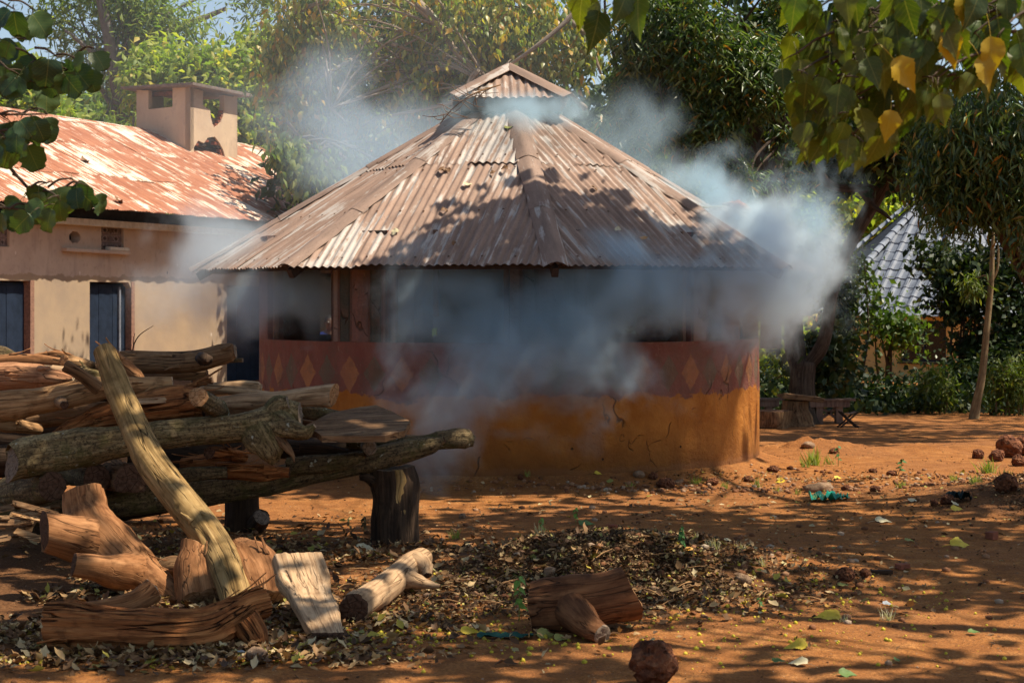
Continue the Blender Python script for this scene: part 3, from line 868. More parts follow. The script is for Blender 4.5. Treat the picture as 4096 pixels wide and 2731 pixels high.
for k in range(8):
    t0 = TH2+k*PI/4; t1 = t0+PI/4; tm = (t0+t1)/2
    ap = RHW*math.cos(PI/8); half = ap*math.tan(PI/8)
    ex = Vector((math.cos(tm), math.sin(tm), 0)); out = Vector((math.sin(tm), -math.cos(tm), 0))
    O = Vector((hx, hy, 0))+out*ap
    front = out.y < -.3
    holes = [rect(-.95, .80, .02, 1.10)] if k == 7 or k == 0 else []
    if k == 7: holes = [rect(.20, 1.80, -.28, 1.08)]
    me = ngon_slab('wall', rect(-half, half, ZG, ZE2+.15), holes, .2, O, ex, Vector((0, 0, 1)), out); link('wall', me, th_h, MAT_HWALL)
    for hl in holes:
        a, b, z0, z1 = hl[0][0], hl[1][0], hl[0][1], hl[2][1]
        Rk = frame(ex, out, (0, 0, 1))
        win = link('window', box_mesh('window', b-a, .02, z1-z0, 0, O+ex*((a+b)/2)-out*.12+Vector((0, 0, (z0+z1)/2)), Rk), th_h, MAT_GLASS)
        for (cx_, w_x, cz_, w_z) in ((a+.03, .06, (z0+z1)/2, z1-z0), (b-.03, .06, (z0+z1)/2, z1-z0), ((a+b)/2, .05, (z0+z1)/2, z1-z0-.12), ((a+b)/2, b-a-.125, z1-.03, .06), ((a+b)/2, b-a-.125, z0+.03, .06)):
            link('window_frame', box_mesh('window_frame', w_x, .05, w_z, 0, O+ex*cx_-out*.08+Vector((0, 0, cz_)), Rk), win, MAT_BOARD_SHADE)
        link('sill', box_mesh('sill', b-a+.14, .16, .06, .005, O+ex*((a+b)/2)+out*.06+Vector((0, 0, z0-.04)), Rk), win, MAT_GLASS)
    apE = RHE*math.cos(PI/8); hE = apE*math.tan(PI/8); rise = ZA2-ZE2; L2 = math.hypot(apE, rise)
    ey = (-out*apE+Vector((0, 0, rise)))/L2; en2 = ex.cross(ey)
    if en2.z < 0: en2 = -en2
    O2 = Vector((hx, hy, ZE2))+out*apE
    # roof deck
    me = mesh('roof_deck', [O2+ex*hE, O2-ex*hE, Vector((hx, hy, ZA2))], [(0, 1, 2)], smooth=False); link('roof_deck', me, th_h, MAT_BOARD_SHADE)
    if out.y < -.2:
        row = 0; y = 0.0
        while y < L2-.55:
            hw = hE*(1-(y+.15)/L2)
            x = -hw+.10 + (.0 if row % 2 else 0)
            x = -math.floor((hw-.05)/.42)*.42
            while x <= hw-.02:
                o = bpy.data.objects.new('roof_tile', tile_me); C.objects.link(o); o.parent = th_h
                o.matrix_parent_inverse = Matrix.Translation(th_h.location).inverted()
                Rm = frame(ex, ey, en2); jz = rnd.uniform(0, .012)
                o.matrix_basis = Matrix.Translation(O2+ex*x+ey*y+en2*(.05+jz)) @ Rm @ Matrix.Rotation(rnd.uniform(-.02, .02), 4, 'Z')
                x += .42
            y += .46; row += 1
    if math.cos(t0) > -.3:
        A = hh_(t0, RHE+.05, ZE2+.08); B = Vector((hx, hy, ZA2+.08)); d = (B-A).normalized()
        side = d.cross(Vector((0, 0, 1))).normalized(); nn = side.cross(d)
        if nn.z < 0: nn = -nn
        Lh = (B-A).length
        if hip_tile_me is None:
            V, Q = [], []
            for y, s in ((0, 1.12), (.40, .92)):
                for j in range(7):
                    a = PI*j/6; V.append((.14*s*math.cos(a), y, .12*s*math.sin(a)))
            for j in range(6): Q.append((j, j+1, j+8, j+7))
            Q.append(tuple(range(7)))
            hip_tile_me = mesh('hip_tile', V, Q, smooth=True); hip_tile_me.materials.append(MAT_TILE)
        s = 0
        while s < Lh-.35:
            o = bpy.data.objects.new('hip_tile', hip_tile_me); C.objects.link(o); o.parent = th_h
            o.matrix_parent_inverse = Matrix.Translation(th_h.location).inverted()
            o.matrix_basis = Matrix.Translation(A+d*s) @ frame(side, d, nn); s += .36
# the pale low building glimpsed between the hut and the forked tree
gb = empty('distant_shed', W(1770, 860, 66), 'pale distant shed glimpsed between the round hut and the forked tree', 'shed')
Og = W(1700, 690, 66); Og.z = 0
link('wall', ngon_slab('wall', rect(0, 5.0, -1.2, .25), [rect(2.0, 2.8, -1.0, -.1)], .2, Og, Vector((1, 0, 0)), Vector((0, 0, 1)), Vector((0, -1, 0))), gb, simple('pale_wall', (.62, .56, .47), (.5, .44, .36), 3))
link('roof', box_mesh('roof', 5.8, 3.2, .07, .01, Og+Vector((2.6, 1.0, .50)), Matrix.Rotation(.12, 4, 'X')), gb, simple('tin_roof', (.50, .42, .36)))
for x in (.2, 2.2, 4.6): link('post', box_mesh('post', .1, .1, 1.7, .01, Og+Vector((x, -.5, -.38))), gb, MAT_POST)

# ================================================================== FOLIAGE
def unit(a): return a/np.maximum(np.linalg.norm(a, axis=-1, keepdims=True), 1e-9)
LEAF_OVAL = (np.array([(0, 0, 0), (.26, .38, .05), (0, .42, -.03), (-.26, .38, .05), (.17, .78, -.02), (0, .80, -.08), (-.17, .78, -.02), (0, 1.0, -.16)]),
             [(0, 1, 2), (0, 2, 3), (1, 4, 5), (1, 5, 2), (2, 5, 6), (2, 6, 3), (4, 7, 5), (5, 7, 6)])
LEAF_CURL = (np.array([(0, 0, 0), (.24, .40, -.03), (-.24, .40, -.03), (0, .42, .06), (0, 1.0, -.30)]),
             [(0, 1, 3), (0, 3, 2), (1, 4, 3), (3, 4, 2)])
LEAF_LONG = (np.array([(0, 0, 0), (.11, .42, .03), (-.11, .42, .03), (0, 1.0, -.12)]), [(0, 1, 3), (0, 3, 2)])
LEAF_FLAT = (np.array([(0, 0, 0), (.30, .45, .04), (-.30, .45, .04), (0, 1.0, -.05)]), [(0, 1, 3), (0, 3, 2)])
def leaves(name, pos, axis_, nrm, size, shape, mat, parent=None, wid=None):
    S, Fs = shape; N = len(pos); k = len(S)
    a = unit(axis_); s = unit(np.cross(a, nrm)); n = np.cross(s, a)
    size = np.asarray(size).reshape(-1, 1, 1)*np.ones((N, 1, 1))
    w = 1.0 if wid is None else np.asarray(wid).reshape(-1, 1, 1)
    V = pos[:, None, :]+size*(w*S[None, :, 0:1]*s[:, None, :]+S[None, :, 1:2]*a[:, None, :]+S[None, :, 2:3]*n[:, None, :])
    V = V.reshape(-1, 3).astype(np.float32)
    Fa = np.array(Fs)                                   # (f,3)
    Q = (Fa[None]+(np.arange(N)*k)[:, None, None]).reshape(-1, 3)
    me = bpy.data.meshes.new(name); nf = len(Q)
    me.vertices.add(len(V)); me.vertices.foreach_set('co', V.ravel())
    me.loops.add(nf*3); me.loops.foreach_set('vertex_index', Q.ravel().astype(np.int32))
    me.polygons.add(nf); me.polygons.foreach_set('loop_start', (np.arange(nf)*3).astype(np.int32))
    me.polygons.foreach_set('use_smooth', np.ones(nf, dtype=bool))
    me.update(calc_edges=True)
    return link(name, me, parent, mat)
def rdir(n, r=rng): return unit(r.normal(size=(n, 3)))

def tube_mesh(name, paths, seg=7, attr=True, wob=0.0, seed=0):
    """paths: list of (points, radii); joined smooth tubes"""
    V, Q, A = [], [], []
    for pts, rad in paths:
        pts = np.array([tuple(p) for p in pts], dtype=float); rad = np.array(rad, dtype=float)
        n = len(pts); m_ = max(2, (n-1)*4+1)
        # Catmull-Rom
        P = np.vstack([2*pts[0]-pts[1], pts, 2*pts[-1]-pts[-2]]); ts = np.linspace(0, n-1-1e-6, m_)
        i = np.floor(ts).astype(int); f = (ts-i)[:, None]
        a, b, c, d = P[i], P[i+1], P[i+2], P[i+3]
        X = .5*((2*b)+(-a+c)*f+(2*a-5*b+4*c-d)*f**2+(-a+3*b-3*c+d)*f**3)
        R = np.interp(ts, np.arange(n), rad)
        T = unit(np.gradient(X, axis=0))
        s = np.cumsum(np.r_[0, np.linalg.norm(np.diff(X, axis=0), axis=1)])
        up = np.array([0, 0, 1.0]) if abs(T[0][2]) < .8 else np.array([1.0, 0, 0])
        nv = unit(np.cross(T[0], up)); base = len(V)
        for q in range(m_):
            nv = unit(nv-T[q]*np.dot(nv, T[q])); bv = np.cross(T[q], nv)
            for j in range(seg):
                th = 2*PI*j/seg; r = R[q]
                if wob: r *= 1+wob*float(fbm(math.cos(th)*1.6+seed, math.sin(th)*1.6, s[q]*1.5/max(R.max(), .02)*.12, seed, 3))*2
                V.append(X[q]+nv*math.cos(th)*r+bv*math.sin(th)*r); A.append((R[q]*math.cos(th), R[q]*math.sin(th), s[q]))
        for q in range(m_-1):
            for j in range(seg):
                a0 = base+q*seg+j; b0 = base+q*seg+(j+1) % seg
                Q.append((a0, b0, b0+seg, a0+seg))
        Q.append(tuple(base+j for j in range(seg))[::-1]); Q.append(tuple(base+(m_-1)*seg+j for j in range(seg)))
    return mesh(name, V, Q, {'lc': A})

MAT_BARK_PALE = wood_mat('pale_bark', (.16, .12, .09), (.28, .22, .17), (.42, .36, .29), .5)
MAT_BARK_DARK = wood_mat('dark_bark', (.03, .022, .016), (.065, .045, .032), (.12, .09, .065), .6)
MAT_BARK_BLUE = wood_mat('grey_bark', (.09, .08, .075), (.15, .13, .12), (.22, .20, .18), .4)
MAT_SAPLING = wood_mat('sapling_bark', (.12, .08, .04), (.24, .17, .09), (.34, .27, .15), .2)
LM_CENTRE = leaf_mat('hanging_yellow_green_leaves', [(0, (.09, .15, .045)), (.3, (.17, .23, .07)), (.58, (.32, .34, .10)), (.82, (.42, .36, .09)), (.93, (.52, .30, .05)), (1, (.36, .17, .05))], .45, .38, .5)
LM_MANGO = leaf_mat('glossy_dark_leaves', [(0, (.03, .065, .024)), (.5, (.065, .115, .040)), (.85, (.14, .19, .06)), (.955, (.14, .18, .05)), (.97, (.36, .16, .03)), (1, (.40, .22, .05))], .33, .38, .5)
LM_FAR = leaf_mat('feathery_green_leaves', [(0, (.08, .14, .06)), (.6, (.16, .23, .085)), (1, (.30, .34, .11))], .45, .6, .2)
LM_LIGHT = leaf_mat('sunlit_lime_leaves', [(0, (.12, .20, .04)), (.5, (.22, .29, .055)), (.9, (.38, .40, .08)), (1, (.46, .36, .08))], .5, .5, .3)
LM_YELLOW = leaf_mat('backlit_lime_leaves', [(0, (.12, .18, .02)), (.5, (.22, .28, .03)), (1, (.40, .38, .05))], .6, .5, .3)
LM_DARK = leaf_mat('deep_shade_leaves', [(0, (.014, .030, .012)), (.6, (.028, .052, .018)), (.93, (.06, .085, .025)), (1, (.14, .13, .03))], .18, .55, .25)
LM_BAMBOO = leaf_mat('thin_bamboo_leaves', [(0, (.06, .10, .02)), (.6, (.11, .15, .03)), (1, (.22, .22, .06))], .35, .5, .3)

def crown(tree, pname, blobs, n, size, shape, mat, clump=14, spread=.35, droop=.6, hollow=.55, sv=.35, keep=None, seed=1, stuff=True, whorl=False):
    """leaves in clumps spread through ellipsoids (centre, radii, weight)"""
    r = np.random.default_rng(seed)
    w = np.array([b[2] for b in blobs], dtype=float); w /= w.sum()
    nc = max(1, n//clump); pick = r.choice(len(blobs), nc, p=w)
    c = np.array([tuple(b[0]) for b in blobs])[pick]; rad = np.array([b[1] for b in blobs])[pick]
    d = rdir(nc, r); rr = (hollow+(1-hollow)*r.random((nc, 1)))**.6
    cc = c+d*rad*rr
    # gaps: drop clumps where a coarse noise is low
    g = fbm(cc[:, 0]*.8, cc[:, 1]*.8, cc[:, 2]*.8, seed, 2)
    cc = cc[g > -.10]
    if keep is not None: cc = cc[keep(cc)]
    nc = len(cc)
    k = np.repeat(np.arange(nc), clump)
    outw = unit(cc-np.mean(np.array([tuple(b[0]) for b in blobs]), axis=0))
    pos = cc[k]+r.normal(size=(len(k), 3))*spread*(.35 if whorl else 1)
    ax = rdir(len(k), r)
    if whorl: ax = unit(ax*np.array([1, 1, .35])+np.array([0, 0, -.25]))
    ax = ax+np.array([0, 0, -droop])
    nrm = unit(rdir(len(k), r)*.8+np.array([0, 0, 1.0]))
    sz = size*(1+sv*(r.random(len(k))-.5)*2)
    o = leaves(pname, pos, ax, nrm, sz, shape, mat, tree)
    if stuff: o['kind'] = 'stuff'
    return cc

def tree(name, base, label, group=None, cat='tree'):
    return empty(name, base, label, cat, group)

def limbs(root, targets, r0, seed=0, nmid=2, sag=.15, r1=.02):
    """branch paths from points along a trunk to clump centres"""
    rr = random.Random(seed); out = []
    for i, t in enumerate(targets):
        a = Vector(root[i % len(root)]); b = Vector(t); pts = [a]
        for k in range(1, nmid+1):
            f = k/(nmid+1); q = a.lerp(b, f); L_ = (b-a).length
            pts.append(q+Vector([rr.uniform(-1, 1)*L_*.07 for _ in range(3)])+Vector((0, 0, L_*sag*math.sin(f*PI))))
        pts.append(b); out.append((pts, np.linspace(r0*rr.uniform(.5, 1), r1, len(pts))))
    return out
def sub(cc, n, seed=0):
    r = np.random.default_rng(seed); return [Vector(c) for c in cc[r.choice(len(cc), min(n, len(cc)), replace=False)]]
def B(x, y, d, rx, ry, w=1.0, rz=None):
    """ellipsoid of foliage seen at photo spot (x,y), distance d, half sizes in photo units"""
    k = d/F
    return (W(x, y, d), (rx*k, (rz if rz is not None else rx*k*.8), ry*k), w)

# -- tall feathery tree, far left
T = tree('feathery_tree', W(288, 560, 52), 'tall feathery tree with a grey trunk standing behind the chimney')
tp = [W(x, y, 52) for x, y in ((292, 760), (287, 560), (285, 420), (287, 300), (292, 180), (296, 60), (300, -120))]
tk = [(tp, [.50, .40, .34, .30, .24, .18, .08]), ([W(286, 280, 52), W(262, 160, 51.5), W(240, 40, 51), W(215, -60, 51)], [.26, .2, .16, .1]),
      ([W(293, 130, 52), W(350, 90, 52), W(420, 62, 52.5), W(520, 20, 53)], [.2, .16, .12, .06]), ([W(286, 350, 52), W(230, 330, 51.5), W(190, 318, 51)], [.12, .08, .04]),
      ([W(262, 160, 51.5), W(200, 110, 51), W(150, 70, 50.5)], [.12, .08, .04]), ([W(287, 300, 52), W(230, 200, 53), W(170, 150, 54)], [.12, .08, .04])]
link('trunk', tube_mesh('trunk', tk, 9, wob=.06), T, MAT_BARK_BLUE)
cc = crown(T, 'crown', [B(190, 40, 52, 95, 80, 1.0), B(360, 60, 52, 110, 85, 1.3), B(480, 30, 52.5, 90, 100, 1.0), B(240, -60, 52, 200, 90, 1.2), B(250, 330, 51, 75, 45, .5), B(210, 140, 52, 70, 60, .5), B(330, 180, 52, 70, 50, .6), B(560, -20, 53, 70, 60, .6)], 16000, .30, LEAF_LONG, LM_FAR, 16, .34, .3, .3, seed=21)
link('branch', tube_mesh('branch', limbs([tp[3], tp[4], tp[5], tk[1][0][1], tk[2][0][2]], sub(cc, 34, 3), .06, 2), 5), T, MAT_BARK_BLUE)
# -- light green trees beyond the ridge
def bushy(name, label, spec, n, size, mat, tr, shape=LEAF_FLAT, seed=1, group=None, barkm=None, tw=.12, clump=12, spread=.30, droop=.4, hollow=.35, nb=16):
    T = tree(name, tr[0], label, group)
    link('trunk', tube_mesh('trunk', [(tr, list(np.linspace(tw, tw*.45, len(tr))))], 8, wob=.08), T, barkm or MAT_BARK_BLUE)
    cc = crown(T, 'crown', spec, n, size, shape, mat, clump, spread, droop, hollow, seed=seed)
    if len(cc): link('branch', tube_mesh('branch', limbs(tr[1:], sub(cc, nb, seed), tw*.4, seed), 5), T, barkm or MAT_BARK_BLUE)
    return T
bushy('lime_tree', 'lime green feathery tree behind the roof ridge at the far left edge', [B(30, 225, 60, 95, 75, 1), B(-60, 200, 60, 90, 90, .8), B(100, 275, 61, 70, 35, .5), B(60, 300, 60, 100, 40, .5)], 11000, .33, LM_LIGHT, [W(20, 700, 60), W(25, 420, 60), W(30, 300, 60), W(35, 200, 60)], seed=31, tw=.25)
bushy('hazy_tree', 'pale hazy tree rising between the roof ridge and the grey trunk', [B(160, 270, 66, 90, 45, 1), B(235, 265, 66, 70, 55, .8), B(130, 300, 64, 120, 35, 1), B(300, 290, 66, 80, 40, .6)], 8000, .30, LM_FAR, [W(170, 700, 65), W(165, 400, 65), W(162, 300, 65), W(160, 250, 65)], seed=32, tw=.22)
bushy('yellow_tipped_tree', 'yellow tipped bushy tree directly behind the chimney', [B(400, 200, 46, 85, 70, 1), B(470, 130, 46, 60, 60, .7), B(520, 210, 46, 85, 90, 1.1), B(350, 165, 47, 45, 60, .5), B(560, 300, 46, 70, 60, .9), B(600, 130, 47, 50, 60, .5)], 17000, .25, LM_LIGHT, [W(430, 700, 46), W(430, 420, 46), W(425, 300, 46), W(440, 180, 46)], seed=33, shape=LEAF_CURL, tw=.2, nb=24)
# -- big tree with pale branches over the middle
T = tree('pale_branched_tree', W(1120, 700, 31), 'big spreading tree with pale bare branches and hanging yellow-green leaves behind the hut')
tp = [W(1290, 760, 31), W(1285, 560, 31), W(1270, 400, 31), W(1245, 260, 31), W(1180, 130, 31), W(1090, 40, 31)]
br = [(tp, [.34, .30, .24, .15, .11, .08])]
for pts, ra in (([(1270, 210), (1230, 190), (1150, 190), (1060, 200), (960, 215)], .10), ([(1345, 250), (1310, 215), (1290, 180), (1240, 150)], .055),
                ([(1100, 160), (1080, 185), (1060, 225), (1000, 245), (900, 265)], .055), ([(1150, 60), (1120, 110), (1085, 150)], .07),
                ([(960, 10), (1010, 60), (1040, 110), (1120, 190)], .10), ([(760, 0), (700, 20), (660, 40)], .06), ([(1330, 10), (1290, 60), (1200, 130), (1150, 160)], .05),
                ([(1180, 130), (1060, 150), (960, 170), (850, 215), (760, 250)], .06), ([(820, 130), (770, 160), (700, 200)], .05), ([(900, 100), (960, 120), (1060, 135), (1180, 140)], .04),
                ([(750, 330), (810, 380), (840, 420)], .035), ([(660, 280), (710, 340), (760, 380)], .03), ([(1300, 40), (1350, 90), (1380, 170)], .05)):
    d0 = 30.5+rnd.uniform(-1, .6)
    br.append(([W(x, y, d0+rnd.uniform(-.3, .3)) for x, y in pts], list(np.linspace(ra, ra*.45, len(pts)))))
link('trunk', tube_mesh('trunk', br, 8, wob=.08), T, MAT_BARK_PALE)
cspec = [B(735, 80, 31, 110, 110, 1.2), B(900, 60, 31, 160, 110, 1.5), B(1110, 70, 30.5, 150, 110, 1.3), B(1280, 90, 30.5, 110, 90, .9), B(785, 230, 31, 115, 80, 1.2), B(950, 230, 31, 160, 70, 1.1), B(1130, 225, 31.5, 120, 45, .4), B(710, 330, 31.5, 60, 90, .6), B(820, 340, 31.5, 130, 90, 1.1), B(665, 170, 31.5, 55, 80, .6), B(960, -60, 31, 360, 80, 1.6), B(980, 330, 33, 120, 80, .7)]
cc = crown(T, 'crown', cspec, 34000, .155, LEAF_CURL, LM_CENTRE, 11, .20, 1.1, .35, seed=41)
link('branch', tube_mesh('branch', limbs([tp[3], tp[4], tp[5], br[1][0][2], br[5][0][1], br[8][0][2], br[8][0][4], br[5][0][3]], sub(cc, 90, 5), .030, 8, 2, .12, .010), 5), T, MAT_BARK_PALE)
# spray of leaves hanging over the ridge end of the long building
bushy('drooping_spray_tree', 'dark drooping spray of leaves hanging in front of the far end of the rusty roof', [B(662, 352, 29, 24, 16, .4), B(700, 385, 29, 28, 20, .6), B(735, 420, 29, 40, 25, .8), B(780, 400, 30, 60, 45, 1), B(870, 380, 30.5, 90, 60, 1.3), B(760, 450, 30, 60, 30, .6)], 3800, .17, LM_FAR, [W(860, 800, 30), W(850, 560, 30), W(830, 440, 30), W(700, 372, 29.2), W(645, 345, 29)], seed=43, shape=LEAF_CURL, tw=.08, clump=9, spread=.15, droop=1.2, nb=26)
# -- dark mass that fills in behind the middle trees
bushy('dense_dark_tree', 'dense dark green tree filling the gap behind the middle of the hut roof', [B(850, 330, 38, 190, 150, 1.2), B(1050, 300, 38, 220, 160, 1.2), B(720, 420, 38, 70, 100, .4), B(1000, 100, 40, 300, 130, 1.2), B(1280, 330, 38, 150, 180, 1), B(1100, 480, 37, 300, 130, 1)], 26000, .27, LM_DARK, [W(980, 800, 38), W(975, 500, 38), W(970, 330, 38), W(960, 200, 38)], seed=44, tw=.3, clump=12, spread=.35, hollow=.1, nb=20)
# -- dark glossy-leaved tree right of the hut top
T = tree('glossy_leaved_tree', W(1600, 900, 27), 'dark glossy long-leaved tree whose branches hang just right of the hut top')
tp = [W(1845, 900, 28.5), W(1830, 740, 28), W(1790, 600, 27.5), W(1740, 470, 27), W(1700, 320, 27), W(1660, 180, 27), W(1640, 20, 27)]
br = [([W(1560, 760, 29), W(1560, 560, 29), W(1555, 420, 29), W(1570, 260, 29), W(1560, 60, 29)], [.17, .15, .12, .1, .06]),
      ([W(1480, 700, 30), W(1475, 500, 30), W(1450, 380, 30), W(1430, 200, 30)], [.13, .1, .08, .04]),
      ([W(1770, 800, 29), W(1772, 600, 29), W(1760, 420, 29), W(1730, 250, 29), W(1740, 90, 29)], [.18, .16, .13, .1, .06]),
      ([W(1770, 560, 29), W(1720, 430, 28.5), W(1660, 330, 28), W(1610, 250, 28)], [.12, .09, .06, .03]),
      ([W(1765, 420, 29), W(1800, 300, 29), W(1850, 200, 29), W(1900, 120, 29)], [.12, .09, .06, .03])]
link('trunk', tube_mesh('trunk', br, 8, wob=.08), T, MAT_BARK_DARK)
cc = crown(T, 'crown', [B(1520, 90, 27.5, 130, 110, 1.2), B(1640, 110, 27, 130, 120, 1.3), B(1720, 180, 27, 110, 110, 1), B(1500, 240, 28, 110, 80, .8), B(1610, 290, 27, 110, 60, .8), B(1640, 420, 28, 120, 60, .5), B(1440, 120, 28.5, 70, 110, .7), B(1800, 60, 27.5, 120, 100, .9), B(1440, 330, 29.5, 90, 80, .5), B(1600, -60, 27.5, 260, 80, 1.2), B(1800, 380, 29, 70, 120, .5), B(1520, 420, 29.5, 90, 90, .6)], 32000, .175, LEAF_LONG, LM_MANGO, 12, .26, .35, .3, seed=51, whorl=True)
link('branch', tube_mesh('branch', limbs([br[0][0][3], br[0][0][4], br[2][0][3], br[3][0][2], br[1][0][3], br[4][0][1]], sub(cc, 60, 6), .04, 9, 2, .1, .012), 5), T, MAT_BARK_DARK)
# -- backlit trees far beyond
bushy('backlit_tree', 'bright lime backlit tree glowing far behind the dark glossy tree', [B(1720, 230, 50, 130, 130, 1), B(1560, 470, 50, 160, 80, .9), B(1760, 400, 50, 120, 90, .8), B(1880, 420, 50, 90, 120, .8), B(1480, 420, 52, 120, 90, .7), B(1650, 540, 50, 200, 80, .8)], 15000, .30, LM_YELLOW, [W(1650, 800, 50), W(1650, 600, 50), W(1660, 400, 50), W(1690, 250, 50)], seed=61, tw=.25)
bushy('backlit_tree', 'bright green backlit tree over the ridge of the tiled house', [B(2000, 470, 70, 110, 70, 1), B(1930, 560, 70, 60, 100, .7), B(2120, 390, 72, 160, 70, .9), B(2280, 420, 72, 120, 90, .8)], 7000, .34, LM_LIGHT, [W(2000, 820, 71), W(2000, 650, 71), W(2010, 520, 71), W(2020, 450, 71)], seed=62, tw=.25)
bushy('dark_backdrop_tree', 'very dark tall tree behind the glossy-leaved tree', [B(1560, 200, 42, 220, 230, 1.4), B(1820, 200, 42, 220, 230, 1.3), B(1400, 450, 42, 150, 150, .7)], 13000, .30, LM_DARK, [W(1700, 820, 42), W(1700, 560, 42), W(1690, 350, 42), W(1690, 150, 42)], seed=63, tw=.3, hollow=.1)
# -- forked tree beside the hut
T = tree('forked_tree', (0, 0, 0), 'forked dark tree standing behind the stump table right of the hut')
FD = 31.5
zt = lambda x, y: W(x, y, FD)
fk = [([W(1848, 990, FD), W(1846, 965, FD), W(1845, 930, FD), W(1843, 880, FD), W(1846, 830, FD)], [.42, .30, .235, .225, .23]),
      ([W(1838, 850, FD), W(1826, 800, FD+.2), W(1822, 740, FD+.3), W(1815, 660, FD+.4), W(1812, 560, FD+.6), W(1795, 420, FD+.8), W(1770, 300, FD+1)], [.17, .19, .17, .14, .12, .10, .06]),
      ([W(1852, 845, FD), W(1885, 800, FD-.1), W(1900, 750, FD-.2), W(1910, 680, FD-.3), W(1935, 600, FD-.4), W(1975, 520, FD-.5), W(2015, 450, FD-.6), W(2045, 390, FD-.8), (W(2070, 300, FD-1))], [.12, .13, .115, .105, .10, .12, .13, .11, .08]),
      ([W(2022, 440, FD-.6), W(1980, 432, FD-.7), W(1930, 432, FD-.8), W(1900, 418, FD-.9), W(1875, 380, FD-1), W(1850, 310, FD-1)], [.09, .08, .07, .08, .07, .05]),
      ([W(2022, 438, FD-.6), W(2070, 425, FD-.5), W(2130, 432, FD-.4), W(2200, 425, FD-.2)], [.12, .13, .12, .10]),
      ([W(1975, 435, FD-.7), W(2000, 470, FD-.8), W(2030, 490, FD-1.0), W(2047, 505, FD-1.1)], [.06, .05, .04, .02])]
link('trunk', tube_mesh('trunk', fk[:1], 14, wob=.10), T, MAT_BARK_DARK)
for k, q in enumerate(fk[1:]): link('branch', tube_mesh('branch', [q], 10, wob=.12, seed=k), T, MAT_BARK_DARK)
crown(T, 'crown', [B(1900, 350, FD, 80, 80, 1), B(2050, 330, FD-1, 110, 70, 1), B(1820, 500, FD+1, 40, 90, .5), B(1900, 820, FD+.5, 60, 70, .4), B(2180, 330, FD, 100, 80, 1)], 6000, .19, LEAF_FLAT, LM_DARK, 10, .22, .5, .3, seed=64)
# -- narrow-leaved dark tree at the right edge
bushy('narrow_leaved_tree', 'dark narrow-leaved tree drooping at the right edge above the tiled roof', [B(2260, 300, 24, 110, 80, 1), B(2340, 370, 24, 100, 100, 1.2), B(2190, 360, 24.5, 50, 45, .4), B(2270, 440, 24.5, 70, 45, .5), B(2195, 470, 24.5, 55, 45, .45), B(2140, 410, 24.6, 45, 30, .3), B(2400, 480, 24, 80, 120, 1), B(2140, 290, 25, 60, 60, .4), B(2300, 200, 25, 120, 80, .8)], 15000, .165, LM_MANGO, [W(2420, 960, 25), W(2390, 700, 25), W(2340, 560, 25), W(2290, 470, 25), W(2260, 380, 25)], shape=LEAF_LONG, seed=65, barkm=MAT_BARK_DARK, tw=.20, clump=14, spread=.18, droop=1.0, nb=40)
# -- tall shrubs in front of the tiled house
def shrub(label, spec, n, size, mat, seed, x, d, ytop, shape=LEAF_FLAT, stems=5, group='shrubs in front of the tiled house', tw=.04, spread=.24):
    bx = (x-1176)/F*d; T = tree('shrub', (bx, d, tz(bx, d)), label, group, 'shrub')
    r = random.Random(seed); ps = []
    for k in range(stems):
        dx = r.uniform(-.5, .5); base = Vector((bx+dx*.5, d+r.uniform(-.2, .2), tz(bx, d)-.05)); top = W(x+r.uniform(-40, 40), ytop, d)
        ps.append(([base, base.lerp(top, .4)+Vector((dx*.5, 0, 0)), base.lerp(top, .75)+Vector((dx*.3, 0, 0)), top], [tw, tw*.8, tw*.5, tw*.25]))
    link('stem', tube_mesh('stem', ps, 6), T, MAT_BARK_DARK)
    crown(T, 'foliage', spec, n, size, shape, mat, 11, spread, .5, .2, seed=seed)
    return T
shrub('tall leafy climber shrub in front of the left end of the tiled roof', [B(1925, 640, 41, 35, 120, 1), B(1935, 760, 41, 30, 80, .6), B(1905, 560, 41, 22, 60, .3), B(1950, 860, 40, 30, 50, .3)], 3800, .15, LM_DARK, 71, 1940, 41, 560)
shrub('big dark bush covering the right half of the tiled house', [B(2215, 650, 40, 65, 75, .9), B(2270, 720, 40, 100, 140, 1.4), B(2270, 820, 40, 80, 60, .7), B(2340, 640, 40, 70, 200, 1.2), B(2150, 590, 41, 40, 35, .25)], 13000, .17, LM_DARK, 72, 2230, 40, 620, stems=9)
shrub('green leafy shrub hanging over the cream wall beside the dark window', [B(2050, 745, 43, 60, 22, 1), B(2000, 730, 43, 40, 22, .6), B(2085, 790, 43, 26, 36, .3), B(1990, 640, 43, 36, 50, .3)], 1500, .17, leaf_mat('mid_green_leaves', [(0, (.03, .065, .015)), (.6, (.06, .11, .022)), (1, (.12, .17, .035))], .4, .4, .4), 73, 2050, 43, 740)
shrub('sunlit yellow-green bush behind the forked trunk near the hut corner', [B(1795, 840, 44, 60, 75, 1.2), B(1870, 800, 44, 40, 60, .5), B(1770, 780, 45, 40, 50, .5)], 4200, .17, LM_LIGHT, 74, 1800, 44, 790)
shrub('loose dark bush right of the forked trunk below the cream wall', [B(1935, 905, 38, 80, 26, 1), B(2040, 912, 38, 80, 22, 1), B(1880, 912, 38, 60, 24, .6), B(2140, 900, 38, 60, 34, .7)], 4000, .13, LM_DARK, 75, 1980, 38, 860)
shrub('low dark hedge bush at the foot of the hut corner', [B(1780, 905, 37, 60, 35, 1), B(1840, 910, 37, 50, 30, .7), B(1760, 860, 38, 40, 40, .5), B(1620, 880, 38, 130, 60, 1)], 4600, .12, LM_DARK, 76, 1790, 37, 890)
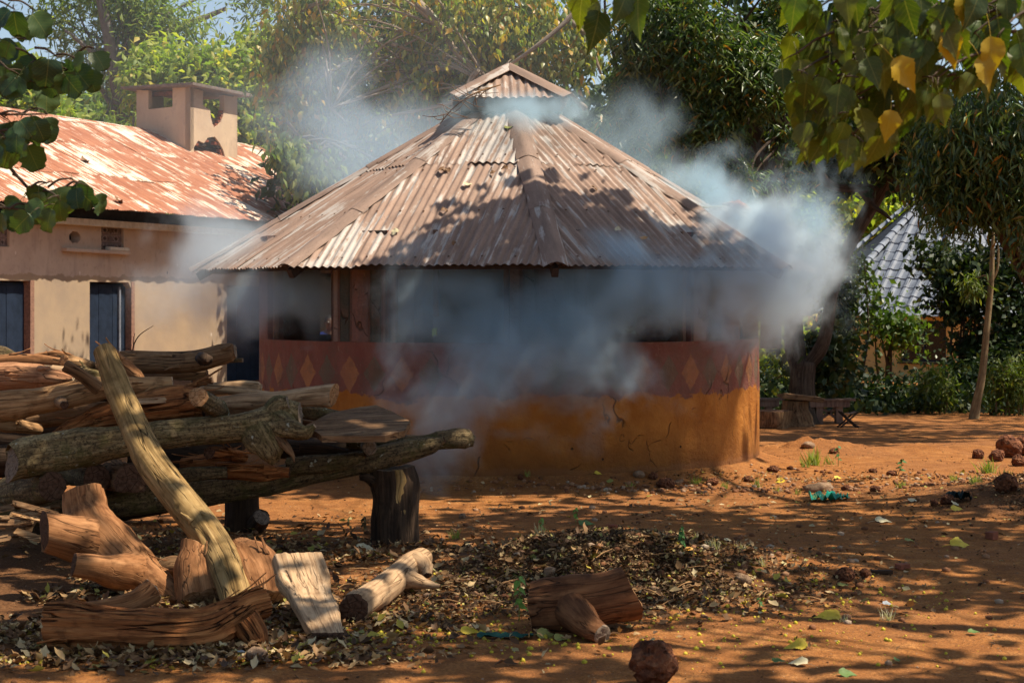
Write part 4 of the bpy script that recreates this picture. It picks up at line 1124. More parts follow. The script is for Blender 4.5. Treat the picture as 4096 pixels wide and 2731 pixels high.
shrub('dense dark hedge bush behind the bamboo stems at the right edge', [B(2330, 860, 39, 110, 90, 1.2), B(2230, 890, 38, 60, 50, .7), B(2400, 760, 39, 90, 120, .8)], 7000, .14, LM_DARK, 77, 2320, 39, 800)
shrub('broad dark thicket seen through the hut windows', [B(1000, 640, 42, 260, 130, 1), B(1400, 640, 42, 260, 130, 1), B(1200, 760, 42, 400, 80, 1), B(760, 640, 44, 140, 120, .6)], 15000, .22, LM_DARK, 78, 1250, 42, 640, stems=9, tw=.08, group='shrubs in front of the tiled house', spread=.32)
# bamboo-like shrubs with thin stems
def cane(label, xs, d, ytop, ybase, n, seed):
    x0 = sum(xs)/len(xs); bx = (x0-1176)/F*d
    T = tree('cane_shrub', (bx, d, tz(bx, d)), label, 'thin caned shrubs on the bare earth', 'shrub')
    r = random.Random(seed)
    for x in xs:
        b = W(x, ybase, d); b.z = tz(b.x, b.y)-.03; top = W(x+r.uniform(-22, 22), ytop+r.uniform(-10, 20), d+r.uniform(-.2, .2))
        link('cane', tube_mesh('cane', [([b, b.lerp(top, .35)+Vector((r.uniform(-.05, .05), 0, 0)), b.lerp(top, .7)+Vector((r.uniform(-.08, .08), 0, 0)), top], [.024, .02, .016, .008])], 6), T, MAT_SAPLING)
    w = (max(xs)-min(xs))/2+26
    crown(T, 'foliage', [B(x0, ytop+22, d, w, 34, 1), B(x0, ytop+55, d, w*.8, 26, .5)], n, .17, LEAF_LONG, LM_BAMBOO, 9, .13, .5, .1, seed=seed)
cane('thin caned green shrub left of the leaning sapling', (2126, 2134, 2142, 2158, 2168), 36, 858, 958, 900, 81)
cane('thin caned green shrub at the right edge beyond the rock', (2288, 2298, 2308, 2320, 2331, 2340, 2350), 35, 845, 965, 1500, 82)
# leaning sapling
T = tree('sapling', (0, 0, 0), 'thin leaning sapling with a pale forked stem on the bare earth at the right')
SD = 33.5
b0 = W(2236, 975, SD)
link('trunk', tube_mesh('trunk', [([W(2235, 976, SD), W(2242, 930, SD), W(2256, 860, SD), W(2268, 740, SD), W(2277, 640, SD), W(2279, 585, SD), W(2282, 520, SD)], [.115, .09, .072, .062, .055, .045, .02])], 9, wob=.06), T, MAT_SAPLING)
link('branch', tube_mesh('branch', [([W(2278, 645, SD), W(2290, 620, SD), W(2293, 585, SD), W(2292, 560, SD)], [.03, .028, .022, .012])], 7), T, MAT_SAPLING)
link('branch', tube_mesh('branch', [([W(2275, 655, SD), W(2268, 640, SD), W(2262, 632, SD), W(2240, 640, SD)], [.025, .022, .018, .01])], 7), T, MAT_SAPLING)
crown(T, 'foliage', [B(2228, 655, SD, 28, 22, 1), B(2210, 635, SD, 16, 12, .3)], 420, .16, LEAF_LONG, LM_BAMBOO, 10, .10, 1.0, .1, seed=83)

# low undergrowth line along the back edge of the yard (nobody could count it)
r = np.random.default_rng(90); n = 9000
x = r.uniform(1.2, 16, n); yb = 37.0+r.normal(0, .9, n)+.4*np.sin(x); z = terr(x, yb, False)
pos = np.stack([x, yb, z+np.abs(r.normal(0, .28, n))*(1+.6*fbm(x*.8, yb*.8, 0, 3, 2)*4)], 1)
o = leaves('undergrowth', pos, rdir(n, r)+np.array([0, 0, .6]), rdir(n, r), .14*(.6+r.random(n)), LEAF_FLAT, LM_DARK); tag(o, 'low dark undergrowth along the back edge of the bare yard', 'undergrowth', kind='stuff')
# distant wooded slope closing the view
r = np.random.default_rng(91); n = 42000
x = r.uniform(-48, 62, n); yb = r.uniform(84, 100, n)
top = 9.0+4.0*fbm(x*.10, 0*x, 0, 5, 3)*2-(x < -20)*5.5*sstep(-x, 18, 24)-2.5*np.exp(-((x+20)/5.0)**2)
pos = np.stack([x, yb, -1.2+(top+1.2)*r.random(n)**.8], 1)
o = leaves('far_woodland', pos, rdir(n, r)+np.array([0, 0, -.3]), rdir(n, r), .75*(.6+r.random(n)), LEAF_FLAT, LM_FAR); tag(o, 'far woodland closing the view behind everything', 'woodland', kind='stuff')

# ================================================================== SHADE TREES OVER THE YARD, WITH THE BOUGHS THAT REACH INTO VIEW
def big_leaf(kind, seed):
    r = random.Random(seed)
    if kind == 'poplar':
        half = [(0, 0), (.10, .015), (.22, .06), (.29, .14), (.32, .24), (.36, .33), (.335, .36), (.37, .41), (.30, .46), (.30, .52), (.23, .60), (.21, .66), (.14, .76), (.07, .88), (0, 1.04)]
    else:
        half = [(0, 0), (.16, -.05), (.34, -.02), (.47, .10), (.53, .25), (.54, .40), (.50, .52), (.53, .62), (.44, .74), (.36, .80), (.33, .92), (.20, .98), (.10, .93), (0, .90)]
    pts = []
    lft = [(x*r.uniform(.88, 1.08), y+r.uniform(-.012, .012)) for x, y in half]; rgt = [(-x*r.uniform(.88, 1.08), y+r.uniform(-.012, .012)) for x, y in half]
    V, Fc = [], []
    bend = r.uniform(.15, .45); fold = r.uniform(.08, .35); tw = r.uniform(-.3, .3); ph = r.uniform(0, 6)
    rows = []
    for (x1, y1), (x2, y2) in zip(lft, rgt):
        row = []
        for k in range(5):
            f = k/4; x = x2+(x1-x2)*f; y = y2+(y1-y2)*f
            z = fold*abs(x)-bend*y*y*.6+.035*math.sin(y*11+ph+x*4)*abs(x)*3
            xx = x*math.cos(tw*y)-z*math.sin(tw*y)*.5; zz = z+x*math.sin(tw*y)
            row.append(len(V)); V.append((xx, y, zz))
        rows.append(row)
    Lc = [(v[0], v[1], 0) for v in V]
    for a, b in zip(rows[:-1], rows[1:]):
        for k in range(4): Fc.append((a[k], a[k+1], b[k+1], b[k]))
    # stalk
    n0 = len(V); L_ = r.uniform(.35, .6)
    for k in range(4):
        f = k/3
        for j in range(3):
            a = 2*PI*j/3; V.append((.012*math.cos(a)+.05*f*f*tw, -L_*f, .012*math.sin(a)-.12*f*f)); Lc.append((0, 0, 0))
    for k in range(3):
        for j in range(3):
            a = n0+k*3+j; b = n0+k*3+(j+1) % 3; Fc.append((a, b, b+3, a+3))
    return mesh('leaf', V, Fc, {'lc': Lc})
OL = [(0, (.032, .058, .010)), (.3, (.065, .095, .013)), (.65, (.13, .14, .018)), (1, (.06, .12, .018))]
LM_BIG = leaf_mat('big_olive_leaf', OL, .42, .42, .4, True)
LM_BIGY = leaf_mat('big_yellow_leaf', [(0, (.50, .32, .02)), (1, (.34, .25, .03))], .35, .5, .3, True)
LM_BROAD = leaf_mat('broad_blue_green_leaf', [(0, (.022, .055, .026)), (.5, (.04, .085, .03)), (1, (.075, .12, .03))], .28, .45, .4, True)
POP = [big_leaf('poplar', s) for s in range(6)]; BRD = [big_leaf('broad', s+20) for s in range(6)]
for me in POP: me.materials.append(LM_BIG)
for me in BRD: me.materials.append(LM_BROAD)
POPY = [me.copy() for me in POP]
for me in POPY: me.materials.clear(); me.materials.append(LM_BIGY)
def put_leaf(tree, me, P, ax, facing, size):
    a = Vector(ax).normalized(); n = Vector(facing); n = (n-a*n.dot(a)).normalized(); s = a.cross(n)
    o = bpy.data.objects.new('leaf', me); C.objects.link(o); o.parent = tree
    o.matrix_parent_inverse = Matrix.Translation(tree.location).inverted()
    o.matrix_basis = Matrix.Translation(P) @ frame(s, a, n) @ Matrix.Scale(size, 4)
    return o

ST = tree('shade_tree', (7.6, 8.2, 0), 'large-leaved shade tree whose olive and yellow leaves hang into the top right corner')
mt = MAT_BARK_DARK
limb = [([(7.6, 8.2, -.1), (7.55, 8.2, 2.2), (7.3, 8.3, 4.4), (6.9, 8.6, 6.0)], [.34, .27, .24, .18]),
        ([(6.9, 8.6, 6.0), (5.0, 9.5, 7.0), (3.0, 11.5, 7.4), (1.2, 14.0, 7.6)], [.12, .08, .05, .02]), ([(6.9, 8.6, 6.0), (7.2, 12, 7.2), (6.6, 16, 7.8), (6.0, 19, 8.0)], [.12, .08, .05, .02]),
        ([(7.3, 8.3, 4.4), (6.2, 7.4, 5.8), (4.0, 7.0, 6.8), (1.4, 7.6, 7.0)], [.11, .08, .05, .02]), ([(7.3, 8.3, 4.4), (5.4, 7.2, 4.1), (3.6, 6.4, 3.75), (2.6, 6.1, 3.45)], [.10, .06, .035, .015])]
link('trunk', tube_mesh('trunk', limb[:1], 12, wob=.08), ST, mt)
for q in limb[1:]: link('branch', tube_mesh('branch', [q], 9, wob=.08), ST, mt)
def above(cc):      # the crown stays overhead: nothing of it hangs lower than this
    return cc[:, 2] > 2.15+.1765*np.clip(cc[:, 1], 0, None)+.55
LM_CAN = leaf_mat('shade_tree_leaves', [(0, (.05, .09, .02)), (1, (.12, .15, .03))], .3, .45, .4)
def EB(x, y, z, a, b, c, w): return ((x, y, z), (a, b, c), w)
cc = crown(ST, 'crown', [EB(1.7, 8.5, 6.6, 3.0, 2.2, .8, .52), EB(5.6, 8.6, 7.0, 2.6, 2.2, .9, 1.15), EB(1.8, 12.0, 7.1, 2.6, 1.9, .8, .60), EB(5.4, 12.6, 7.4, 2.6, 2.2, .8, 1.15), EB(8.2, 11.5, 7.6, 2.0, 2.6, 1.0, .85), EB(4.0, 15.9, 7.3, 2.2, .9, .5, 1.25), EB(7.0, 17.2, 7.8, 2.4, 2.0, .8, .10), EB(8.6, 14.2, 7.8, 1.8, 1.5, .8, .28)], 10500, .30, LEAF_FLAT, LM_CAN, 9, .26, .3, 0.0, keep=above, seed=101)
link('branch', tube_mesh('branch', limbs([limb[1][0][1], limb[1][0][2], limb[2][0][1], limb[2][0][2], limb[3][0][1], limb[3][0][2]], sub(cc, 26, 7), .022, 4, r1=.008), 5), ST, mt)
# leaf sprays of the low bough, hanging in view
r = random.Random(12)
def yb_(x): return np.interp(x, [1800, 1830, 1860, 1940, 1975, 2060, 2100, 2160, 2240, 2360], [60, 310, 345, 410, 350, 345, 300, 260, 235, 225])
def spray(tree, bases, d, fan, meshes, size, spread_px, droop=1.2, tw=.006, sd=0):
    """each base: a twig end; leaves fan out of it and hang"""
    rr = random.Random(sd); tws = []
    for (x, y, n, src) in bases:
        P = W(x, y, d+rr.uniform(-.25, .25)); S_ = W(src[0], src[1], d+rr.uniform(-.1, .1))
        tws.append(([S_, S_.lerp(P, .5)+Vector((0, 0, .012)), P], [tw, tw*.8, tw*.5]))
        for k in range(n):
            a = Vector((rr.uniform(-1, 1)*fan-.15, rr.uniform(-.5, .5), -droop*rr.uniform(.7, 1.2)))
            f = Vector((rr.uniform(-.9, .9), -1.0, rr.uniform(-.5, .7)))
            sz = size*rr.uniform(.65, 1.15)
            Q = P+Vector((rr.uniform(-1, 1)*spread_px/F*d, rr.uniform(-.12, .12), rr.uniform(-.8, .5)*spread_px/F*d))
            put_leaf(tree, rr.choice(meshes), Q+a.normalized()*sz*.30, a, f, sz)
            tws.append(([P, P.lerp(Q, .5)+Vector((0, 0, .003)), Q], [.0030, .0025, .002]))
    return tws
bs = []
for x in range(1846, 2372, 36):
    yb = float(yb_(x)); y = -30
    while y < yb-75:
        bs.append((x+r.uniform(-16, 16), y+r.uniform(-12, 12), r.choice((2, 2, 3)), (x+70+r.uniform(0, 30), y-50))); y += 50
bs += [(1900, 300, 3, (1960, 250)), (1960, 310, 3, (2000, 250)), (2040, 280, 3, (2060, 230)), (1868, 255, 2, (1930, 210)), (1905, 55, 3, (1960, 20)), (1880, 90, 2, (1940, 50))]
tws = spray(ST, bs, 6.0, .55, POP, .128, 26, sd=3)
tws += spray(ST, [(1345, -25, 2, (1400, -60)), (1395, -20, 2, (1420, -60)), (1450, -30, 2, (1440, -70))], 6.2, .25, POP, .135, 16, sd=5)
for x, y, ang in ((2210, -22, .2), (2190, 55, -.3), (2170, 75, .4), (2275, 85, .1), (2052, 135, .8), (2046, 252, -.1), (2249, 130, .5)):
    P = W(x, y, 5.7); put_leaf(ST, r.choice(POPY), P, (ang, .1, -1), (.2, -1, .2), .125*r.uniform(.8, 1.1) if y < 240 else .11)
tag(link('twig', tube_mesh('twig', tws, 4), ST, mt), kind='stuff')

ET = tree('tall_shade_tree', (13.5, 27.0, -.35), 'unseen tall tree added on the right to shade the far yard')  # unseen tree, added so that the far yard and hedges fall dark
link('trunk', tube_mesh('trunk', [([(13.5, 27, -.5), (13.4, 27, 4), (13.0, 27, 8), (12.0, 27, 10)], [.4, .32, .24, .14])], 10, wob=.08), ET, MAT_BARK_DARK)
cc = crown(ET, 'crown', [EB(9.6, 24.5, 9.6, 3.2, 3.4, .8, 1), EB(10.5, 30, 10.6, 3.6, 4.0, .9, 1.1), EB(14.5, 27, 10.8, 4.0, 5.0, 1.2, 1.2), EB(14.5, 35, 11.2, 4.0, 4.0, 1.2, .9), EB(18.5, 30, 11.5, 4.0, 6.0, 1.4, 1)], 6000, .40, LEAF_FLAT, LM_CAN, 9, .36, .3, 0.0, keep=above, seed=105)
link('branch', tube_mesh('branch', limbs([(13.0, 27, 8), (12.0, 27, 10)], sub(cc, 16, 7), .07, 4), 5), ET, MAT_BARK_DARK)
LT = tree('broad_leaved_tree', (-5.6, 6.2, 0), 'broad-leaved tree whose dark blue-green leaves hang into the left edge')
limb = [([(-5.6, 6.2, -.1), (-5.5, 6.2, 2.0), (-5.3, 6.4, 4.2), (-5.0, 6.8, 6.0)], [.22, .18, .14, .10]), ([(-5.5, 6.2, 2.0), (-4.2, 6.6, 2.6), (-3.0, 6.9, 2.75), (-2.35, 7.0, 2.80)], [.08, .05, .025, .010]),
        ([(-5.0, 6.8, 6.0), (-3.4, 8.4, 6.8), (-1.8, 10.5, 7.2)], [.09, .06, .03])]
link('trunk', tube_mesh('trunk', limb[:1], 12, wob=.08), LT, mt)
for q in limb[1:]: link('branch', tube_mesh('branch', [q], 8, wob=.08), LT, mt)
cc = crown(LT, 'crown', [EB(-3.6, 6.8, 6.4, 2.2, 2.0, .9, 1), EB(-2.0, 9.8, 6.9, 2.0, 1.8, .8, .8)], 2200, .28, LEAF_FLAT, LM_CAN, 9, .26, .3, 0.0, keep=above, seed=103)
bs = [(30, 20, 3, (-30, 0)), (75, 20, 2, (20, 0)), (15, 100, 3, (-40, 80)), (60, 90, 2, (0, 60)), (20, 160, 2, (-30, 130)), (85, 140, 3, (30, 110)), (130, 130, 3, (80, 110)), (180, 140, 3, (130, 125)), (215, 110, 2, (180, 120)), (120, 170, 2, (70, 150)), (160, 165, 2, (110, 150)),
      (10, 270, 3, (-30, 255)), (55, 262, 3, (0, 262)), (95, 250, 2, (50, 262)), (20, 320, 2, (-20, 300)), (50, 310, 2, (0, 300)),
      (70, 440, 3, (30, 400)), (110, 420, 3, (70, 430)), (160, 410, 3, (110, 430)), (185, 420, 2, (150, 430)), (60, 470, 2, (20, 480)), (130, 450, 3, (90, 440)), (100, 475, 2, (60, 470)), (20, 480, 1, (-20, 470)), (155, 470, 1, (120, 450))]
tws = spray(LT, bs, 7.0, 1.0, BRD, .105, 20, .9, sd=8)
tws += [([W(-60, 330, 7), W(5, 368, 7), W(45, 410, 7), W(80, 440, 7), W(150, 435, 7)], [.009, .008, .007, .006, .004]), ([W(-60, 178, 7), W(0, 182, 7), W(90, 186, 7)], [.010, .009, .005]), ([W(-60, 255, 7), W(10, 263, 7), W(110, 262, 7)], [.006, .005, .003]),
        ([W(-60, 470, 7), W(20, 478, 7), W(90, 485, 7)], [.006, .005, .003]), ([W(-60, 60, 7), W(30, 40, 7), W(60, 45, 7)], [.008, .007, .004])]
tag(link('twig', tube_mesh('twig', tws, 5), LT, mt), kind='stuff')

# ================================================================== FIREWOOD
def log_geo(pts, rad, kind='peeled', seg=30, seed=0, flat=None, tilt0=(0, 0), tilt1=(0, 0), squash=1.0, rough=1.0, roll=0.0, den=.022):
    pts = np.array([tuple(p) for p in pts], dtype=float); rad = np.array(rad, dtype=float); n = len(pts)
    L_ = np.linalg.norm(np.diff(pts, axis=0), axis=1).sum(); m_ = max(8, int(L_/den))
    P = np.vstack([2*pts[0]-pts[1], pts, 2*pts[-1]-pts[-2]]); ts = np.linspace(0, n-1-1e-6, m_)
    i = np.floor(ts).astype(int); f = (ts-i)[:, None]; a, b, c, d = P[i], P[i+1], P[i+2], P[i+3]
    X = .5*((2*b)+(-a+c)*f+(2*a-5*b+4*c-d)*f**2+(-a+3*b-3*c+d)*f**3)
    ff = f[:, 0]; ff = ff*ff*(3-2*ff)
    R = rad[np.clip(i, 0, n-1)]*(1-ff)+rad[np.clip(i+1, 0, n-1)]*ff
    T = unit(np.gradient(X, axis=0)); s = np.cumsum(np.r_[0, np.linalg.norm(np.diff(X, axis=0), axis=1)])
    up = np.array([0, 0, 1.0]) if abs(T[0][2]) < .9 else np.array([1.0, 0, 0])
    N = np.zeros_like(X); nv = unit(np.cross(np.cross(T[0], up), T[0]))      # N ~ up
    for q in range(m_):
        nv = unit(nv-T[q]*np.dot(nv, T[q])); N[q] = nv
    Bv = np.cross(T, N)
    th = np.linspace(0, 2*PI, seg, endpoint=False)+roll
    TH, S = np.meshgrid(th, s); RR = R[:, None]*np.ones_like(TH)
    co, si = np.cos(TH), np.sin(TH)
    sd = seed*5.3
    base = 1+.30*rough*fbm(co*1.1+sd, si*1.1, S*1.8/max(R.mean()*12, .4), seed, 2)
    hf = fbm(co*5+sd, si*5, S*3.0, seed+3, 3)
    kn = np.random.default_rng(seed+900)
    for _k in range(2+int(s[-1]*2.5)):
        ks, kt = kn.random()*s[-1], kn.random()*2*PI; kr = (.35+.35*kn.random())*R.mean()
        q2 = ((np.abs((TH-roll-kt+PI) % (2*PI)-PI)*R.mean())**2+((S-ks)*.7)**2)/(kr*kr)
        base = base+.16*rough*np.exp(-q2)-.20*rough*np.exp(-q2*9)
    if kind == 'peeled':
        fis = np.clip(.16-np.abs(fbm(co*3.2+sd, si*3.2, S*1.6, seed+7, 2)), 0, 1)*np.clip(fbm(co*1.5, si*1.5+sd, S*2.4, seed+9, 2)*6, 0, 1)
        disp = base+.06*hf-1.7*fis*fis*4
    elif kind == 'fibrous':
        rid = fbm(co*7+sd, si*7, S*1.1, seed+5, 4); rid2 = fbm(co*16+sd, si*16, S*2.5, seed+6, 3)
        disp = base*.96+1.05*np.abs(rid)+.24*rid2+.05*hf-.14
    elif kind == 'moss':
        disp = base+.13*fbm(co*4+sd, si*4, S*9, seed+5, 3)+.10*hf
    elif kind == 'bark':
        rid = fbm(co*5+sd, si*5, S*4, seed+5, 3)
        disp = base+.20*rid+.08*hf
    else:
        disp = base+.03*hf
    rr = RR*disp
    u = rr*co; v = rr*si*squash
    if flat is not None:
        for (ang, dep) in flat:
            dx, dy = math.cos(ang), math.sin(ang); dt = u*dx+v*dy
            lim = R[:, None]*(dep+.22*rough*fbm(v*dx*40-u*dy*40, S*1.3, sd, seed+11, 4)+.10*fbm(S*14, v*60, sd, seed+12, 3))
            over = np.clip(dt-lim, 0, None); u = u-over*dx; v = v-over*dy
    V = X[:, None, :]+u[..., None]*N[:, None, :]+v[..., None]*Bv[:, None, :]
    for (q, tl) in ((0, tilt0), (m_-1, tilt1)):
        V[q] += (u[q]*tl[0]+v[q]*tl[1])[:, None]*T[q]+(.10*R[q]*(vn3(th*1.5, seed, q % 7)-.5))[:, None]*T[q]*rough
    # keep neighbours behind tilted ends from crossing it
    lc = np.stack([RR*co, RR*si, S], -1)
    return V, lc, (u, v), m_, seg, T
def log_part(name, g, mat, capmat, parent=None, caps=(True, True)):
    V, lc, (u, v), m_, seg, T = g
    idx = np.arange(m_*seg).reshape(m_, seg); nx_ = np.roll(idx, -1, axis=1)
    Q = np.stack([idx[:-1].ravel(), nx_[:-1].ravel(), nx_[1:].ravel(), idx[1:].ravel()], 1)
    o = link(name, mesh(name, V.reshape(-1, 3), Q, {'lc': lc.reshape(-1, 3)}), parent, mat)
    for e, q in ((0, 0), (1, m_-1)):
        if not caps[e]: continue
        ring = V[q]; c = ring.mean(axis=0); uu, vv = u[q], v[q]
        Vc, Lc, Fc = [], [], []
        fr = (1.0, .93, .6, .3)
        for k, f in enumerate(fr):
            for j in range(seg):
                Vc.append(c+(ring[j]-c)*f+T[q]*(-.004 if e else .004)*(0 if k == 0 else -1)*(1+.8*math.sin(j*1.7+k))); Lc.append((uu[j]*f, vv[j]*f, 0))
        for k in range(len(fr)-1):
            for j in range(seg):
                a, b = k*seg+j, k*seg+(j+1) % seg
                Fc.append((a, b, b+seg, a+seg) if e else (b, a, a+seg, b+seg))
        Vc.append(c+T[q]*(.003 if e else -.003)); Lc.append((0, 0, 0)); z = len(Vc)-1; b0 = (len(fr)-1)*seg
        for j in range(seg):
            a, b = b0+j, b0+(j+1) % seg
            Fc.append((a, b, z) if e else (b, a, z))
        link('cut_face', mesh('cut_face', Vc, Fc, {'lc': Lc}), o, capmat)
    return o
def flakes(o, g, n, mat, seed, size=.10):
    V, lc, (u, v), m_, seg, T = g; r = random.Random(seed)
    for k in range(n):
        q = r.randrange(3, m_-4); j = r.randrange(seg); P = Vector(V[q, j]); cen = Vector(V[q].mean(axis=0)); out = (P-cen).normalized(); t = Vector(T[q]).normalized()
        if out.y > .4 or out.z < -.6: continue
        L_ = size*r.uniform(.7, 1.8); w = r.uniform(.010, .024); side = t.cross(out).normalized(); sg = r.choice((-1, 1)); VV, QQ, LL = [], [], []
        for i in range(7):
            f = i/6; lift = .004+.035*f**2.2*r.uniform(.9, 1.1)
            for sx in (-1, 0, 1):
                ww = w*(1-.75*f)*(1+.3*math.sin(i*2.1+k)); VV.append(P+t*(sg*L_*f)+side*(sx*ww+.012*f*f)+out*(lift+.004*(1-sx*sx)-.002)); LL.append((sx*ww, .02, L_*f))
        for i in range(6):
            for j2 in range(2): a = i*3+j2; QQ.append((a, a+1, a+4, a+3))
        fo = link('bark_flake', mesh('bark_flake', VV, QQ, {'lc': LL}), o, mat); md = fo.modifiers.new('t', 'SOLIDIFY'); md.thickness = .003
WM = dict(
    peeled=wood_mat('peeled_wood', (.14, .062, .024), (.35, .185, .08), (.55, .35, .18), .8, 8),
    olive=wood_mat('olive_wood', (.10, .058, .018), (.27, .165, .06), (.46, .31, .14), .95, 7),
    rosy=wood_mat('rosy_wood', (.14, .05, .024), (.36, .16, .08), (.54, .30, .16), .9, 8),
    fib=wood_mat('fibrous_wood', (.06, .018, .007), (.30, .10, .032), (.56, .25, .09), .9, 11, bumps=1.0, bd=.035),
    orange=wood_mat('orange_wood', (.12, .045, .016), (.27, .115, .045), (.42, .21, .095), .7, 7),
    brown=wood_mat('brown_bark_wood', (.07, .033, .016), (.18, .095, .045), (.33, .20, .105), .9, 9),
    moss=wood_mat('mossy_bark_wood', (.08, .05, .025), (.22, .155, .07), (.44, .33, .17), .3, 14, moss=.8, bumps=1.0),
    dark=wood_mat('dark_wood', (.018, .012, .009), (.045, .028, .018), (.10, .06, .035), .5, 12),  # near-black brown, the darkest of the wood tones
    redb=wood_mat('dark_red_brown_wood', (.045, .016, .007), (.14, .055, .022), (.27, .125, .055), .8, 7),
    pale=wood_mat('pale_wood', (.20, .11, .055), (.42, .26, .14), (.60, .42, .26), .6, 5),
    barkd=wood_mat('lichened_dark_bark', (.045, .030, .018), (.13, .09, .045), (.30, .215, .11), .5, 15, moss=.25, bumps=1.0))
EM = dict(warm=end_mat('warm_end_grain', (.22, .10, .04), (.46, .26, .13)), dark=end_mat('dark_end_grain', (.05, .025, .015), (.12, .065, .04)), pale=end_mat('pale_end_grain', (.28, .19, .12), (.50, .38, .26)), grey=end_mat('grey_end_grain', (.12, .085, .06), (.25, .19, .14)))
G1 = 'logs stacked on the wood pile'
seedc = [0]
def LOG(name, label, px, wood, end, kind='peeled', group=None, cat='log', caps=(True, True), **kw):
    """px: (x, y, distance, radius) in photo units"""
    seedc[0] += 1; kw.setdefault('seed', seedc[0])
    label = label.replace(' deep in the pile', ' deep in the pile')
    pts = [W(x, y, d) for x, y, d, r_ in px]; rad = [r_*d/F for x, y, d, r_ in px]
    g = log_geo(pts, rad, kind, **kw); o = log_part(name, g, WM[wood], EM[end], None, caps)
    if kind == 'peeled' and wood in ('peeled', 'olive', 'rosy', 'brown', 'orange'): flakes(o, g, 7, WM[wood], kw['seed'])
    if kind == 'fibrous': flakes(o, g, 12, WM[wood], kw['seed'], .13)
    tag(o, label, cat, group); return o
def STUB(parent, px, wood, end, kind='peeled', caps=(False, True), **kw):
    seedc[0] += 1; kw.setdefault('seed', seedc[0])
    pts = [W(x, y, d) for x, y, d, r_ in px]; rad = [r_*d/F for x, y, d, r_ in px]
    return log_part('branch_stub', log_geo(pts, rad, kind, seg=20, **kw), WM[wood], EM[end], parent, caps)

# the rack that carries the pile: posts and bearers
o = LOG('stump_post', 'thick dark post with a bare yellow scar under the right end of the rack', [(905, 1262, 12.65, 58), (903, 1200, 12.65, 56), (905, 1130, 12.65, 50), (900, 1075, 12.65, 49)], 'dark', 'grey', 'bark', 'posts under the wood rack', 'post', seg=34)
sc_ = W(915, 1128, 12.65); sc_.y -= .152
V, Q, Lc = [], [], []
for i in range(9):
    for j in range(5):
        f = i/8; w = (.055-.02*abs(f-.45))*(1+.2*math.sin(i*2.3+j)); a = (j/4-.5)*2
        V.append(sc_+Vector((a*w+.012*math.sin(i), .012*a*a-.004+(.012 if j in (0, 4) else 0), .17-.34*f))); Lc.append((a*w, 0, .3*f))
for i in range(8):
    for j in range(4): c = i*5+j; Q.append((c, c+1, c+6, c+5))
link('bare_patch', mesh('bare_patch', V, Q, {'lc': Lc}), o, WM['olive'])
STUB(o, [(862, 1110, 12.6, 14), (845, 1098, 12.5, 10), (828, 1096, 12.5, 7)], 'dark', 'dark', 'bark')
LOG('stump_post', 'dark short post under the middle of the rack beside a small cut block', [(555, 1222, 13.3, 40), (556, 1160, 13.3, 38), (556, 1085, 13.3, 36)], 'dark', 'dark', 'bark', 'posts under the wood rack', 'post')
LOG('stump_post', 'dark leftmost post almost lost in the shade under the rack', [(60, 1225, 13.0, 42), (62, 1160, 13.0, 40), (60, 1100, 13.0, 38)], 'dark', 'dark', 'bark', 'posts under the wood rack', 'post')
LOG('bearer_log', 'long dark lichened bearer log running the length of the rack onto the right post', [(-40, 1175, 12.2, 34), (120, 1172, 12.25, 36), (300, 1150, 12.3, 36), (450, 1132, 12.4, 33), (600, 1112, 12.45, 30), (720, 1085, 12.5, 27), (840, 1058, 12.55, 27), (930, 1036, 12.6, 25), (985, 1024, 12.6, 20), (1020, 1010, 12.6, 8)], 'barkd', 'dark', 'moss', 'bearer logs of the rack', seg=30)
LOG('bearer_log', 'rough knobbed branch sticking out past the right end of the rack', [(800, 1010, 12.85, 20), (880, 1014, 12.8, 19), (960, 1016, 12.75, 17), (1010, 1013, 12.7, 20), (1045, 1008, 12.7, 23), (1070, 1010, 12.7, 22), (1088, 1014, 12.7, 13)], 'barkd', 'grey', 'moss', 'bearer logs of the rack', rough=1.6)
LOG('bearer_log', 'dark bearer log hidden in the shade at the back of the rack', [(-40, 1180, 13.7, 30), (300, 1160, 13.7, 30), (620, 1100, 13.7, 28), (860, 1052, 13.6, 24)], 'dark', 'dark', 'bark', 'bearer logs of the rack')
# second layer
o = LOG('log', 'pointed dark-barked log lying under the plank just above the long bearer log', [(660, 1072, 12.35, 20), (720, 1066, 12.35, 22), (780, 1060, 12.35, 20), (815, 1052, 12.35, 15), (838, 1047, 12.35, 6)], 'barkd', 'dark', 'moss', G1)
LOG('log', 'small round log end showing its grey cut face below the front edge of the plank', [(850, 1028, 12.25, 17), (846, 1026, 12.6, 17), (840, 1022, 13.2, 16)], 'barkd', 'grey', 'bark', G1)
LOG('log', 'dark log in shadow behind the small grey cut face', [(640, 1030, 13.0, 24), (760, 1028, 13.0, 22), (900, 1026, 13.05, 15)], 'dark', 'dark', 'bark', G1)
LOG('log', 'reddish shaded split log below the root burl with a sunlit left end', [(500, 1076, 12.2, 24), (590, 1080, 12.2, 27), (665, 1082, 12.2, 14)], 'fib', 'dark', 'fibrous', G1, flat=[(0, .6)])
LOG('log', 'round log end with dark bark lying just left of the tall forked stump top', [(118, 1118, 11.55, 33), (60, 1128, 12.0, 36), (-30, 1140, 12.6, 36)], 'barkd', 'dark', 'moss', G1)
LOG('log', 'round log end with frayed bark directly above the sawn top of the forked stump', [(222, 1098, 11.75, 32), (185, 1085, 12.2, 33), (120, 1070, 12.8, 32)], 'barkd', 'dark', 'bark', G1)
LOG('log', 'large dark half-round log end in deep shade left of the leaning log', [(300, 1108, 11.7, 40), (272, 1100, 12.2, 41), (230, 1085, 12.9, 40)], 'brown', 'dark', 'bark', G1, flat=[(PI, .55)])
